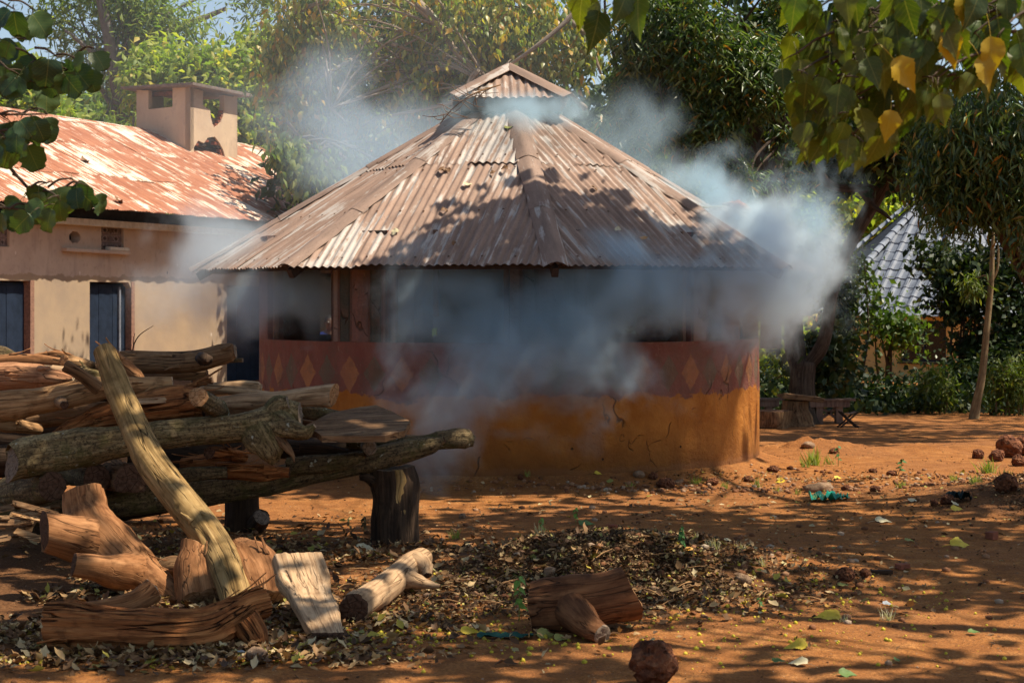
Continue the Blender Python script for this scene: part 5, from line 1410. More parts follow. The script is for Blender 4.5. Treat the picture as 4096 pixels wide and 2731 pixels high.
LOG('log', 'dark crumbling log under the mossy log just right of the leaning log', [(420, 1075, 12.6, 28), (470, 1070, 12.6, 30), (520, 1060, 12.6, 26)], 'fib', 'dark', 'fibrous', G1)
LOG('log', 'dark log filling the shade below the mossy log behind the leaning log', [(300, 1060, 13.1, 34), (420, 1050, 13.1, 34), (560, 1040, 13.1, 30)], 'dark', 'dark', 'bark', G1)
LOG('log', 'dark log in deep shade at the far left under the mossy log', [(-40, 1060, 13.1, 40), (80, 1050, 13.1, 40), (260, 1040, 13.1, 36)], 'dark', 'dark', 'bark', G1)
# the mossy log with its root burl
o = LOG('mossy_log', 'long pale log speckled with moss and lichen ending in a gnarled root burl', [(28, 1062, 11.55, 40), (60, 1052, 11.6, 46), (150, 1035, 11.7, 44), (250, 1018, 11.75, 38), (340, 1003, 11.8, 34), (440, 992, 11.85, 33), (530, 985, 11.9, 33), (600, 975, 11.95, 38), (650, 958, 12.0, 40), (690, 955, 12.0, 30)], 'moss', 'grey', 'moss', None, rough=1.2, tilt0=(.5, 0), seg=36)
STUB(o, [(55, 1052, 11.6, 20), (50, 1030, 11.6, 18), (48, 1012, 11.6, 10)], 'moss', 'grey', 'moss')
STUB(o, [(585, 975, 11.95, 34), (600, 1005, 11.88, 40), (618, 1032, 11.86, 32), (628, 1058, 11.9, 14)], 'moss', 'dark', 'bark', rough=1.8)
STUB(o, [(640, 975, 11.9, 34), (672, 985, 11.8, 24), (700, 992, 11.75, 18), (722, 978, 11.75, 6)], 'moss', 'pale', 'fibrous', rough=1.5)
STUB(o, [(635, 1000, 11.85, 14), (660, 1030, 11.8, 9), (672, 1046, 11.8, 5), (676, 1060, 11.8, 2)], 'brown', 'dark', 'bark')
STUB(o, [(628, 955, 11.95, 26), (640, 935, 11.95, 24), (662, 928, 11.95, 18)], 'moss', 'grey', 'fibrous', rough=1.5)
# plank
pl = [W(704, 975, 12.0), W(739, 1000, 11.75), W(886, 1000, 11.7), W(928, 988, 11.75), W(941, 966, 12.0), W(905, 946, 12.3), W(864, 928, 12.6), (W(760, 947, 12.5))]
V = []; rr = random.Random(4)
for k in (0, 1):
    for p in pl: V.append(p-Vector((0, 0, .045*k))+Vector((rr.uniform(-.008, .008), 0, rr.uniform(-.004, .004))))
bm = bmesh.new(); vs = [bm.verts.new(v) for v in V]; n8 = len(pl)
bm.faces.new(vs[:n8]); bm.faces.new(vs[n8:][::-1])
for k in range(n8): bm.faces.new((vs[k], vs[n8+k], vs[n8+(k+1) % n8], vs[(k+1) % n8]))
bmesh.ops.recalc_face_normals(bm, faces=bm.faces)
bmesh.ops.triangulate(bm, faces=bm.faces)
bmesh.ops.subdivide_edges(bm, edges=bm.edges, cuts=5, use_grid_fill=True)
for v in bm.verts:
    v.co.z += .012*float(fbm(v.co.x*9, v.co.y*6, v.co.z*20, 3, 3)); v.co.y += .014*float(fbm(v.co.x*8, v.co.z*30, 1, 5, 3))
me = bpy.data.meshes.new('plank'); bm.to_mesh(me); bm.free()
co_ = np.empty(len(me.vertices)*3, np.float32); me.vertices.foreach_get('co', co_); co_ = co_.reshape(-1, 3)
at = me.attributes.new('lc', 'FLOAT_VECTOR', 'POINT'); at.data.foreach_set('vector', np.stack([co_[:, 1], co_[:, 2], co_[:, 0]], 1).ravel())
o = link('plank', me, None, WM['brown']); tag(o, 'thick rough-sawn brown plank lying tilted on top of the right end of the pile', 'plank')
# third layer, left to right
o = LOG('log', 'fat smooth orange log with a knot hole at the left edge of the pile', [(-60, 940, 12.0, 38), (20, 930, 12.0, 36), (88, 922, 12.0, 31), (150, 910, 12.0, 30), (200, 898, 12.05, 29), (260, 888, 12.1, 24), (330, 884, 12.15, 18), (395, 880, 12.2, 15)], 'peeled', 'pale', 'peeled', G1, seg=34)
STUB(o, [(225, 892, 12.0, 16), (195, 868, 11.95, 14), (170, 850, 11.9, 14), (152, 840, 11.9, 15)], 'brown', 'dark', 'bark')
STUB(o, [(140, 925, 11.9, 14), (148, 930, 11.72, 10)], 'brown', 'dark', 'bark')
LOG('bark_strip', 'curled pale strip of bark peeling off below the fat orange log', [(262, 935, 11.95, 12), (300, 930, 11.9, 15), (360, 925, 11.95, 13), (410, 922, 12.0, 6)], 'pale', 'pale', 'peeled', G1, 'bark', flat=[(PI, .1)])
LOG('log', 'rosy cracked log with peeling bark above the fat orange log', [(-60, 868, 12.45, 32), (20, 862, 12.45, 33), (88, 862, 12.45, 28), (130, 866, 12.4, 20), (168, 870, 12.4, 10)], 'rosy', 'pale', 'fibrous', G1, rough=.7)
LOG('log', 'pale narrow log wedged flat between the orange log and the rosy log', [(120, 852, 12.6, 14), (230, 868, 12.5, 14), (300, 876, 12.4, 13), (380, 882, 12.35, 12)], 'pale', 'pale', 'peeled', G1)
LOG('split_log', 'reddish splintered log with torn fibres crossing behind the leaning log', [(120, 1002, 12.05, 10), (170, 982, 12.05, 24), (240, 962, 12.05, 36), (320, 945, 12.05, 40), (400, 935, 12.05, 41), (445, 932, 12.05, 36), (470, 935, 12.05, 26)], 'fib', 'dark', 'fibrous', G1, rough=1.1, seg=44)
LOG('log', 'log with a bright orange sawn end right of the leaning log', [(456, 911, 11.55, 23), (478, 925, 11.75, 23), (500, 940, 12.0, 22), (520, 962, 12.3, 14)], 'barkd', 'warm', 'bark', G1, tilt0=(.2, .2))
LOG('log', 'smooth pale log ending in a clean slanted cut above the root burl', [(500, 925, 12.3, 15), (560, 922, 12.3, 19), (640, 918, 12.3, 21), (710, 910, 12.3, 23), (766, 907, 12.3, 27)], 'pale', 'warm', 'peeled', G1, tilt1=(.25, -.3), rough=.6)
LOG('log', 'flattened pale yellow strip of wood behind the smooth pale log', [(470, 890, 12.6, 9), (560, 900, 12.6, 10), (650, 910, 12.6, 8)], 'pale', 'pale', 'peeled', G1)
LOG('log', 'pale tapered log with a rounded right end in front of the third blue door', [(430, 900, 13.0, 10), (500, 892, 13.0, 14), (560, 888, 13.0, 15), (590, 888, 13.0, 13), (600, 889, 13.0, 7)], 'pale', 'pale', 'peeled', G1)
LOG('log', 'rough-barked log end glimpsed between the root burl and the plank', [(660, 940, 12.5, 16), (720, 948, 12.5, 17), (780, 956, 12.6, 12)], 'barkd', 'pale', 'bark', G1)
LOG('log', 'short reddish split stick lying on the pile behind the bright sawn end', [(415, 893, 12.5, 7), (450, 882, 12.5, 8), (485, 872, 12.5, 5)], 'fib', 'warm', 'fibrous', G1)
LOG('log', 'brown log with lengthwise cracks resting under the dark top log', [(330, 872, 13.1, 17), (400, 868, 13.1, 17), (476, 862, 13.1, 15)], 'brown', 'brown' if 'brown' in EM else 'dark', 'peeled', G1)
# top of the pile
o = LOG('log', 'long brown cracked log along the top of the pile before the blue door', [(225, 838, 12.9, 24), (300, 832, 12.9, 27), (380, 832, 12.9, 26), (450, 828, 12.9, 25), (500, 815, 12.9, 24), (528, 808, 12.9, 22), (540, 806, 12.9, 15)], 'brown', 'grey', 'peeled', G1, seg=36)
STUB(o, [(462, 822, 12.75, 13), (470, 826, 12.62, 15), (472, 832, 12.6, 8)], 'dark', 'dark', 'bark', rough=2.0)
LOG('log', 'thin green-grey pole poking out under the end of the top log', [(470, 832, 13.1, 6), (520, 828, 13.1, 5.5), (557, 827, 13.1, 5)], 'barkd', 'grey', 'bark', G1)
LOG('split_log', 'orange splintered wedge of wood standing against the leaning log', [(250, 800, 12.35, 5), (262, 822, 12.35, 14), (285, 845, 12.35, 20), (310, 862, 12.35, 20), (335, 876, 12.35, 8)], 'orange', 'warm', 'fibrous', G1)
LOG('log', 'small round-ended brown log on top of the pile beside the leaning log', [(148, 828, 12.65, 13), (175, 832, 12.8, 14), (215, 842, 12.95, 12)], 'peeled', 'warm', 'peeled', G1)
LOG('log', 'golden split log with a dark underside atop the left of the pile', [(-50, 838, 12.8, 16), (30, 830, 12.8, 17), (90, 830, 12.8, 16), (138, 834, 12.8, 13)], 'orange', 'dark', 'peeled', G1, flat=[(PI, .4)])
LOG('log', 'short golden wedge of wood crowning the pile left of the leaning log', [(92, 822, 13.0, 6), (120, 815, 13.0, 12), (150, 818, 13.0, 11), (178, 826, 13.0, 5)], 'orange', 'warm', 'fibrous', G1)
LOG('log', 'greyish log at the far left end on top of the pile under the blue door', [(-60, 806, 13.2, 20), (0, 812, 13.2, 18), (30, 822, 13.2, 14), (50, 832, 13.2, 7)], 'barkd', 'dark', 'bark', G1)
LOG('bark_curl', 'curled yellow-green piece of bark lying on the pile left of the leaning log', [(188, 850, 12.3, 8), (200, 856, 12.2, 12), (218, 860, 12.15, 12), (232, 862, 12.2, 8)], 'moss', 'dark', 'fibrous', G1, 'bark', rough=1.6)
LOG('log', 'grey rough-barked log peeping out behind the pale log and the yellow-green bark', [(140, 842, 12.9, 10), (240, 868, 12.75, 13), (330, 884, 12.65, 13)], 'barkd', 'grey', 'bark', G1)
# litter wood under / behind
o = LOG('chopped_block', 'small cut block lying under the rack beside the middle post', [(600, 1188, 13.0, 20), (592, 1200, 13.1, 22), (580, 1212, 13.3, 20)], 'dark', 'grey', 'bark', None, 'block', tilt0=(.4, .2))
# the leaning log
LOG('leaning_log', 'long yellowish leaning log propped against the pile from the ground', [(238, 806, 11.75, 25), (262, 870, 11.6, 28), (300, 960, 11.35, 31), (345, 1055, 11.05, 35), (400, 1130, 10.8, 36), (460, 1205, 10.55, 38), (510, 1280, 10.2, 39), (535, 1345, 9.95, 37), (548, 1395, 9.8, 36)], 'olive', 'grey', 'peeled', None, seg=44, den=.016, rough=.8)
# forked stump at the left
o = LOG('forked_stump', 'thick reddish forked stump with a sawn top in front of the pile', [(190, 1130, 10.75, 45), (197, 1170, 10.7, 50), (213, 1215, 10.6, 61), (245, 1258, 10.5, 70), (295, 1302, 10.4, 62), (345, 1338, 10.3, 45), (385, 1364, 10.2, 34), (416, 1386, 10.12, 22)], 'orange', 'warm', 'peeled', None, 'stump', seg=44, den=.016, rough=.9)
STUB(o, [(235, 1252, 10.5, 60), (190, 1242, 10.4, 54), (145, 1230, 10.3, 48), (102, 1220, 10.25, 46)], 'orange', 'dark', 'peeled', tilt1=(.3, 0))
STUB(o, [(310, 1318, 10.35, 52), (265, 1312, 10.15, 40), (215, 1302, 10.0, 30), (170, 1296, 9.95, 27)], 'orange', 'dark', 'peeled')
# block and half log behind the leaning log
LOG('chopped_block', 'chopped block with a round sawn face standing behind the foot of the leaning log', [(458, 1262, 10.3, 40), (455, 1320, 10.2, 54), (468, 1392, 10.05, 64)], 'orange', 'warm', 'peeled', None, 'block', tilt0=(.1, -.5))
LOG('split_log', 'smooth orange half log leaning behind the foot of the leaning log', [(545, 1258, 10.35, 32), (572, 1290, 10.25, 52), (598, 1340, 10.1, 57), (612, 1392, 9.95, 50)], 'orange', 'warm', 'peeled', None, 'log', flat=[(PI*.9, .35)])
LOG('log', 'low shaded log end lying between the forked stump and the chopped block', [(360, 1310, 10.9, 18), (400, 1300, 10.9, 24), (440, 1312, 10.9, 22)], 'brown', 'dark', 'bark', None)
# front split log
o = LOG('split_log', 'big split log with torn orange fibres lying in the leaf litter at the front', [(122, 1448, 8.75, 68), (200, 1450, 8.72, 66), (300, 1452, 8.7, 62), (400, 1454, 8.7, 60), (480, 1444, 8.75, 56), (540, 1412, 8.85, 46), (578, 1390, 8.9, 41), (606, 1382, 8.92, 39)], 'fib', 'warm', 'fibrous', None, 'log', seg=64, den=.013, rough=.8, squash=.75, tilt0=(-.25, 0), tilt1=(.1, .5))
STUB(o, [(160, 1408, 8.85, 22), (240, 1398, 8.9, 24), (300, 1384, 8.95, 24), (338, 1364, 9.0, 27), (352, 1354, 9.02, 29)], 'orange', 'pale', 'peeled')
STUB(o, [(560, 1420, 8.8, 36), (585, 1455, 8.8, 34), (598, 1488, 8.78, 26)], 'fib', 'dark', 'fibrous')
# pale slab of bark-less wood
LOG('flat_log', 'flat pale wood slab with a warm streak standing on end beside the split log', [(682, 1284, 9.75, 58), (698, 1330, 9.6, 60), (715, 1375, 9.4, 50), (735, 1420, 9.1, 46), (753, 1464, 8.92, 41)], 'pale', 'dark', 'peeled', None, 'log', flat=[(0, .32), (PI, .32)], seg=48, rough=.7, tilt1=(-.1, 0), den=.014)
# small branch log
o = LOG('branch_log', 'short pale branch log with a dark sawn face lying on the litter', [(812, 1402, 9.45, 35), (850, 1372, 9.8, 34), (900, 1335, 10.25, 33), (940, 1300, 10.6, 32), (968, 1282, 10.8, 27)], 'pale', 'dark', 'peeled', None, 'log', seg=40, rough=.9)
STUB(o, [(930, 1325, 10.3, 26), (960, 1335, 10.3, 16), (985, 1342, 10.3, 10), (1010, 1345, 10.3, 4)], 'pale', 'dark', 'peeled')
STUB(o, [(955, 1290, 10.6, 26), (975, 1300, 10.5, 20), (982, 1320, 10.45, 10)], 'pale', 'dark', 'peeled')
# dark stump log on the right
o = LOG('stump_log', 'squat dark red-brown log with a stubby root lying in front of the debris mound', [(1224, 1392, 9.32, 56), (1270, 1388, 9.3, 61), (1330, 1382, 9.28, 61), (1390, 1372, 9.28, 58), (1442, 1362, 9.3, 62)], 'redb', 'warm', 'peeled', None, 'log', seg=50, den=.014, rough=1.0, tilt1=(-.25, .1), squash=1.0)
STUB(o, [(1315, 1400, 9.2, 42), (1340, 1425, 9.05, 36), (1360, 1443, 8.98, 30), (1384, 1457, 8.92, 25)], 'redb', 'grey', 'bark')
for k, (x0, y0, x1, y1, rr_, lab) in enumerate([(-60, 960, 200, 985, 26, 'dark log deep in the pile under the knot-holed orange log'), (60, 1000, 330, 990, 28, 'dark log deep in the pile behind the torn reddish split log'), (150, 915, 420, 905, 24, 'dark log filling the pile behind the rosy log'),
    (300, 930, 640, 950, 26, 'dark log filling the pile behind the slanted-cut pale log'), (-60, 1000, 120, 1010, 30, 'dark log at the left edge just above the mossy log'), (420, 965, 760, 985, 24, 'dark log filling the pile behind the root burl'), (-60, 890, 160, 880, 24, 'dark log filling the pile behind the rosy cracked log')]):
    LOG('log', lab, [(x0, y0, 13.25, rr_), ((x0+x1)/2, (y0+y1)/2+4, 13.2, rr_*1.05), (x1, y1, 13.2, rr_*.9)], 'brown' if k % 2 else 'dark', 'dark', 'bark', G1)
for k, (x0, y0, d0, x1, y1, d1, rr_, wd, kd, lab) in enumerate([(120, 888, 12.85, 440, 890, 12.85, 20, 'rosy', 'peeled', 'rosy log filling the pile behind the fork of the knot-holed orange log'), (60, 965, 12.6, 300, 940, 12.7, 22, 'brown', 'peeled', 'brown log under the knot-holed orange log near its left end'), (560, 960, 12.7, 760, 985, 12.6, 16, 'brown', 'bark', 'brown log wedged between the root burl and the plank'), (-30, 975, 11.9, 90, 985, 12.4, 15, 'peeled', 'peeled', 'short pale log end jutting below the knot-holed orange log'), (480, 1040, 11.9, 560, 1052, 12.3, 15, 'fib', 'fibrous', 'torn reddish stub in the shade left of the root burl'),
    (350, 1100, 12.0, 520, 1085, 12.1, 17, 'barkd', 'moss', 'lichened log tucked behind the leaning log above the long bearer'), (690, 1028, 12.5, 800, 1040, 12.5, 11, 'dark', 'bark', 'thin dark stick wedged under the plank')]):
    LOG('log', lab, [(x0, y0, d0, rr_), ((x0+x1)/2, (y0+y1)/2-3, (d0+d1)/2, rr_*1.1), (x1, y1, d1, rr_*.8)], wd, 'dark', kd, G1)
# heap of bark at far left
r = random.Random(77)
for k in range(16):
    x, y, d = r.uniform(-30, 95), r.uniform(1150, 1240), r.uniform(11.0, 11.6)
    y = 1150+ (y-1150)*(1 if x < 70 else .6)+10
    a = Vector((1, r.uniform(-.4, .4), r.uniform(-.35, .25))).normalized(); n_ = Vector((r.uniform(-.3, .3), -.6, r.uniform(.4, 1))).normalized(); n_ = (n_-a*n_.dot(a)).normalized()
    o = link('bark_piece', box_mesh('bark_piece', r.uniform(.14, .3), r.uniform(.03, .07), .012, .002, W(x, y, d), frame(a, n_.cross(a), n_), .006, k), None, None)
    me = o.data; co_ = np.empty(len(me.vertices)*3, np.float32); me.vertices.foreach_get('co', co_); co_ = co_.reshape(-1, 3)
    at = me.attributes.new('lc', 'FLOAT_VECTOR', 'POINT'); at.data.foreach_set('vector', np.stack([co_[:, 1], co_[:, 2], co_[:, 0]], 1).ravel())
    me.materials.append(WM['brown' if k % 3 else 'peeled'])
    tag(o, 'flat scrap of bark in the dark heap at the left edge below the pile', 'bark', 'bark scraps heaped at the left edge')

# ================================================================== LITTER, STONES, PLANTS
def ground_px(x, y):
    """where the sight line of a photo spot meets the ground"""
    d = np.concatenate([np.arange(6, 24, .01), np.arange(24, 80, .1)])
    X = (x-1176)/F*d; Z = H+(690-y)/F*d
    i = int(np.argmax(Z <= terr(X, d))); d = float(d[i])
    return Vector(((x-1176)/F*d, d, tz((x-1176)/F*d, d)))
LM_LITTER = leaf_mat('dry_leaf_litter', [(0, (.05, .025, .012)), (.35, (.14, .070, .030)), (.6, (.28, .16, .07)), (.78, (.44, .30, .14)), (.91, (.52, .42, .24)), (.955, (.22, .22, .05)), (1, (.50, .38, .06))], .10, .6, .2, False, (1.2, 1.0, .7))
LM_MULCH = leaf_mat('dark_mulch', [(0, (.03, .016, .009)), (.45, (.09, .048, .024)), (.8, (.20, .12, .06)), (.93, (.40, .28, .14)), (1, (.30, .28, .08))], .05, .8, .12, False, (1, 1, 1))
LITTER = (np.array([(0, 0, 0), (.22, .22, .06), (-.2, .25, .10), (.30, .55, .16), (0, .5, .0), (-.28, .52, .18), (.15, .85, .10), (-.1, .8, .05), (.05, 1.1, .18)]),
          [(0, 1, 4), (0, 4, 2), (1, 3, 4), (2, 4, 5), (4, 3, 6), (4, 6, 7), (4, 7, 5), (6, 8, 7)])
def scatter(name, label, cat, boxes, n, size, shape, mat, seed, zoff=.01, lay=.35, fall=None):
    r = np.random.default_rng(seed); P = []
    for (cx_, cy_, rx, ry, w) in boxes:
        k = int(n*w); x = cx_+rx*r.normal(0, .5, k); y = cy_+ry*r.normal(0, .5, k); P.append(np.stack([x, y], 1))
    P = np.concatenate(P)
    g_ = fbm(P[:, 0]*1.3, P[:, 1]*1.3, 0, seed, 3); P = P[g_ > -.13]
    # nothing inside the hut wall
    P = P[np.hypot(P[:, 0]-CX, P[:, 1]-CY) > RW+.05]
    z = terr(P[:, 0], P[:, 1])+zoff*r.random(len(P))
    nr = unit(np.array([0, 0, 1.0])+lay*r.normal(size=(len(P), 3)))
    ax = rdir(len(P), r)*np.array([1, 1, .25]); ax = unit(ax-nr*np.sum(ax*nr, 1, keepdims=True))
    s = size*(.5+r.random(len(P)))
    o = leaves(name, np.c_[P, z], ax, nr, s, shape, mat, wid=.7+.6*r.random(len(P))); tag(o, label, cat, kind='stuff'); return o
scatter('leaf_litter', 'thick dry leaf litter on the earth in front of and under the wood pile', 'leaf litter',
        [(-2.3, 9.0, 1.0, .55, .30), (-1.6, 8.6, 1.1, .35, .14), (-2.9, 10.3, 1.6, 1.2, .16), (-1.2, 9.6, 1.1, .8, .10), (-1.0, 12.0, 1.2, .7, .06), (-.3, 9.8, 1.1, .8, .05), (.6, 10.6, 1.5, .9, .05), (-2.2, 12.6, 1.6, 1.2, .06)], 15000, .052, LITTER, LM_LITTER, 201, .035, .42)
scatter('mulch', 'dark chips and crumbled leaves covering the low debris mound', 'debris',
        [(.55, 10.9, 1.0, 1.05, .66), (-.6, 9.9, .9, .7, .12), (1.4, 10.6, .8, .6, .06), (5.0, 14.6, 1.8, 1.3, .15)], 26000, .028, LEAF_FLAT, LM_MULCH, 202, .02, .6)
scatter('straw_bits', 'pale straw and dry leaf bits strewn over the mound and the yard', 'debris',
        [(.6, 10.9, 1.5, 1.3, .35), (0, 12.5, 4.0, 4.0, .2), (2.0, 15.0, 3.5, 3.0, .15), (5.0, 14.8, 1.6, 1.5, .15), (2.0, 17.0, 3.0, .5, .15)], 5200, .038, LITTER, LM_LITTER, 203, .015, .35)
scatter('yard_crumbs', 'dark crumbs and twigs scattered thinly over the red earth', 'debris',
        [(.5, 12.0, 5.0, 5.5, .6), (3.0, 20.0, 4.0, 6.0, .4)], 5000, .022, LEAF_FLAT, LM_MULCH, 204, .006, .5)
r = np.random.default_rng(208); tp_ = []
for k in range(150):
    x = r.choice([-2.2, -.6, .6, .2])+r.normal(0, .7); y = 9.6+abs(r.normal(0, 1.1)); a = r.uniform(0, 6.28); L_ = r.uniform(.05, .22)
    p0_ = Vector((x, y, tz(x, y)+.012)); x2, y2 = x+L_*math.cos(a), y+L_*math.sin(a); p2_ = Vector((x2, y2, tz(x2, y2)+.012+r.uniform(0, .03)))
    tp_.append(([p0_, p0_.lerp(p2_, .5)+Vector((r.uniform(-.01, .01), r.uniform(-.01, .01), .012)), p2_], [.0045, .004, .002]))
tag(link('dry_twigs', tube_mesh('dry_twigs', tp_, 4), None, WM['peeled']), 'thin dry twigs scattered through the litter and over the mound', 'twigs', kind='stuff')
# pebbles and clods (uncountable)
def rock_shape(n_sub, seed, amp_=.35, sc=1.5, flat_=.75):
    bm = bmesh.new(); bmesh.ops.create_icosphere(bm, subdivisions=n_sub, radius=1)
    co_ = np.array([v.co[:] for v in bm.verts]); k = 1+amp_*2*fbm(co_[:, 0]*sc+seed*3, co_[:, 1]*sc, co_[:, 2]*sc, seed, 3)
    if n_sub >= 4: k = k+.10*fbm(co_[:, 0]*9, co_[:, 1]*9, co_[:, 2]*9, seed, 3)-.14*(fbm(co_[:, 0]*5, co_[:, 1]*5, co_[:, 2]*5, seed+4, 2) > .14)
    co_ = co_*k[:, None]*np.array([1, .85, flat_]); fc = np.array([[v.index for v in f.verts] for f in bm.faces]); bm.free()
    return co_, fc
rc, rf = rock_shape(1, 3)
def pebbles(name, label, boxes, n, size, mat, seed):
    r = np.random.default_rng(seed); P = []
    for (cx_, cy_, rx, ry, w) in boxes:
        k = int(n*w); P.append(np.stack([cx_+rx*r.normal(0, .5, k), cy_+ry*r.normal(0, .5, k)], 1))
    P = np.concatenate(P); P = P[np.hypot(P[:, 0]-CX, P[:, 1]-CY) > RW+.05]; N = len(P)
    z = terr(P[:, 0], P[:, 1]); s = size*(.4+r.random(N)**3*1.8); a = r.random(N)*6.28
    c, s_ = np.cos(a), np.sin(a); k = len(rc)
    V = np.repeat(rc[None], N, 0)*s[:, None, None]; X = V[..., 0]*c[:, None]-V[..., 1]*s_[:, None]; Y = V[..., 0]*s_[:, None]+V[..., 1]*c[:, None]
    V = np.stack([X+P[:, :1], Y+P[:, 1:], V[..., 2]+(z+s*.2)[:, None]], -1).reshape(-1, 3)
    Q = (rf[None]+(np.arange(N)*k)[:, None, None]).reshape(-1, 3)
    o = link(name, mesh(name, V, Q), None, mat); tag(o, label, 'pebbles', kind='stuff'); return o
def island_mat(name, stops, rough=.9):
    m = M(name); r_ = m.n('NewGeometry').outputs['Random Per Island']; c = m.ramp(r_, stops); nz = m.noise(m.pos(), 60, 4)
    return m.done(m.mix(m.ramp(nz, [(.4, .5), (.6, 0.0)]), c, m.mix(1.0, c, (.5, .45, .4), 'MULTIPLY')), rough, m.bump(nz, .5, .01))
MAT_PEB = island_mat('reddish_pebbles', [(0, (.12, .05, .025)), (.5, (.26, .11, .05)), (.8, (.36, .20, .11)), (1, (.42, .33, .24))])
pebbles('pebbles', 'reddish pebbles and clods strewn over the yard', [(1.0, 12.0, 4.0, 4.0, .25), (1.9, 16.1, 3.0, .35, .30), (4.0, 17.2, 2.0, .8, .15), (5.0, 15.2, 1.4, 1.0, .15), (.6, 10.8, 1.4, 1.2, .15)], 2600, .016, MAT_PEB, 211)
MAT_BERRY = island_mat('yellow_berries', [(0, (.50, .42, .03)), (.7, (.62, .50, .05)), (1, (.30, .22, .04))], .5)
rc, rf = rock_shape(1, 1, .05, 1, .95)
pebbles('yellow_berries', 'tiny yellow berries sprinkled over the mound, litter and bare earth', [(.5, 10.3, 1.5, 1.0, .42), (-.5, 9.2, 1.0, .6, .18), (.1, 9.0, 2.0, .6, .12), (1.8, 10.2, 1.2, .8, .12), (-1.6, 8.5, 1.2, .25, .10), (1.5, 8.9, 1.5, .6, .06)], 2100, .0075, MAT_BERRY, 212)

# single rocks, clods and bricks
m = M('laterite'); p = m.n('TexCoord').outputs['Object']; a = m.noise(p, 1.6, 6, .7); b = m.n('TexVoronoi', None, Vector=p, Scale=3.2).outputs['Distance']
col = m.ramp(a, [(.33, (.07, .025, .014)), (.55, (.20, .075, .035)), (.72, (.33, .15, .07))]); col = m.mix(m.ramp(b, [(.12, .8), (.3, 0.0)]), col, (.03, .012, .008))
MAT_LAT = m.done(col, .95, m.bump(m.math('ADD', a, b), .9, .05))
m = M('grey_brown_stone'); p = m.n('TexCoord').outputs['Object']; a = m.noise(p, 1.4, 6, .65)
MAT_STONE = m.done(m.ramp(a, [(.35, (.15, .09, .055)), (.6, (.28, .18, .11)), (.75, (.38, .29, .2))]), .9, m.bump(a, .6, .04))
rocks = {}
def rock(name, label, x, y, rpx, mat=MAT_LAT, seed=1, sub_=3, amp_=.35, flat_=.75, sink=.25, group=None, cat='rock', P=None, sx=1.0):
    if rpx < 24: sink = max(sink, .30)
    key = (seed, sub_, amp_, flat_)
    if key not in rocks:
        co_, fc = rock_shape(sub_, seed, amp_, 1.5, flat_); rocks[key] = (co_, fc)
    co_, fc = rocks[key]; P = P or ground_px(x, y); s = rpx*P.y/F
    me = mesh(name, co_, fc, smooth=sub_ > 2)
    o = link(name, me, None, mat); o.location = P+Vector((0, 0, s*(flat_-sink))); o.scale = (s*sx, s, s); o.rotation_euler = (0, 0, seed*1.7)
    return tag(o, label, cat, group)
rock('laterite_rock', 'pitted dark red laterite rock poking up at the bottom edge of the picture', 1502, 1578, 62, seed=3, sub_=5, amp_=.30, flat_=.95, sink=.1)
rock('stone', 'angular brown stone resting against the right foot of the torn split log', 590, 1522, 30, MAT_STONE, 5, 2, .25, .62, .0, sx=1.2)
GR = 'stones and clods in the strip before the hut'
for i, (x, y, s_, k, lab) in enumerate([(1527, 1118, 22, 4, 'crumbly red clod under the hut wall, left one of the strip before the hut'), (1636, 1112, 17, 6, 'dark crumbly clod right of the biggest clod before the hut'), (1718, 1106, 14, 7, 'small upright red clod below the cracked wall foot'), (1560, 1112, 12, 8, 'tan stone between two clods before the hut'),
        (1466, 1094, 15, 9, 'flat brown stone close to the wall foot'), (1500, 1098, 14, 10, 'greenish stone half buried at the wall foot'), (1775, 1082, 14, 11, 'jagged pale clod at the right corner of the hut'), (1815, 1078, 9, 12, 'small red clod right of the hut corner'),
        (1857, 1027, 15, 13, 'grey-brown stone beside the bright grass tuft'), (1915, 1040, 12, 14, 'low brown stone just right of the bright grass tuft'), (1880, 1128, 22, 15, 'long flat stone in the strip of rubble on the right'), (2010, 1128, 14, 16, 'reddish stone at the right end of the rubble strip'),
        (2048, 1092, 13, 17, 'dark clod with a seedling beside it on the right'), (2005, 1085, 11, 18, 'red clod left of the seedling on the right'), (1945, 1125, 13, 19, 'reddish clod behind the green plastic scrap')]):
    rock('clod' if k % 2 == 0 else 'stone', lab, x, y, s_, MAT_STONE if k in (8, 9, 13, 15) else MAT_LAT, k, 3, .4, .62, .12, GR, 'clod' if k % 2 == 0 else 'stone', sx=1.5 if k == 15 else 1.0)
for i, (x, y, s_, k, lab) in enumerate([(2318, 1050, 34, 21, 'large lumpy red laterite block at the right edge, tallest of its heap'), (2352, 1046, 30, 22, 'red laterite lump cut by the right edge of the picture'), (2290, 1058, 20, 23, 'small dark laterite lump at the left foot of the heap on the right'), (2340, 1070, 18, 24, 'low laterite crumb in front of the heap on the right'),
        (2245, 1052, 15, 25, 'dark clod on the grass left of the laterite heap'), (2176, 1157, 17, 26, 'broken brick lump beside the dark cloth scrap'), (2146, 1162, 11, 27, 'small round red stone left of the brick lump'), (2312, 1130, 28, 28, 'long laterite lump in the leaf heap at the right edge'),
        (1940, 1332, 22, 29, 'dark crumbly clod, larger one on the bare earth right of the mound'), (1985, 1325, 14, 30, 'dark clod with leaf scraps right of the larger one'), (1708, 1342, 17, 31, 'tan wedge-shaped stone at the right foot of the mound'), (1262, 1322, 16, 32, 'grey stone lying on the mound above the squat log'),
        (1195, 1100, 8, 33, 'tiny dark stone in the bare yard behind the mound'), (1062, 1190, 9, 34, 'small dark pebble near the right post of the rack')]):
    rock('rock', lab, x, y, s_, MAT_STONE if k in (31, 32, 34) else MAT_LAT, k, 4 if s_ > 25 else 3, .45, .85, .15, None, 'rock')
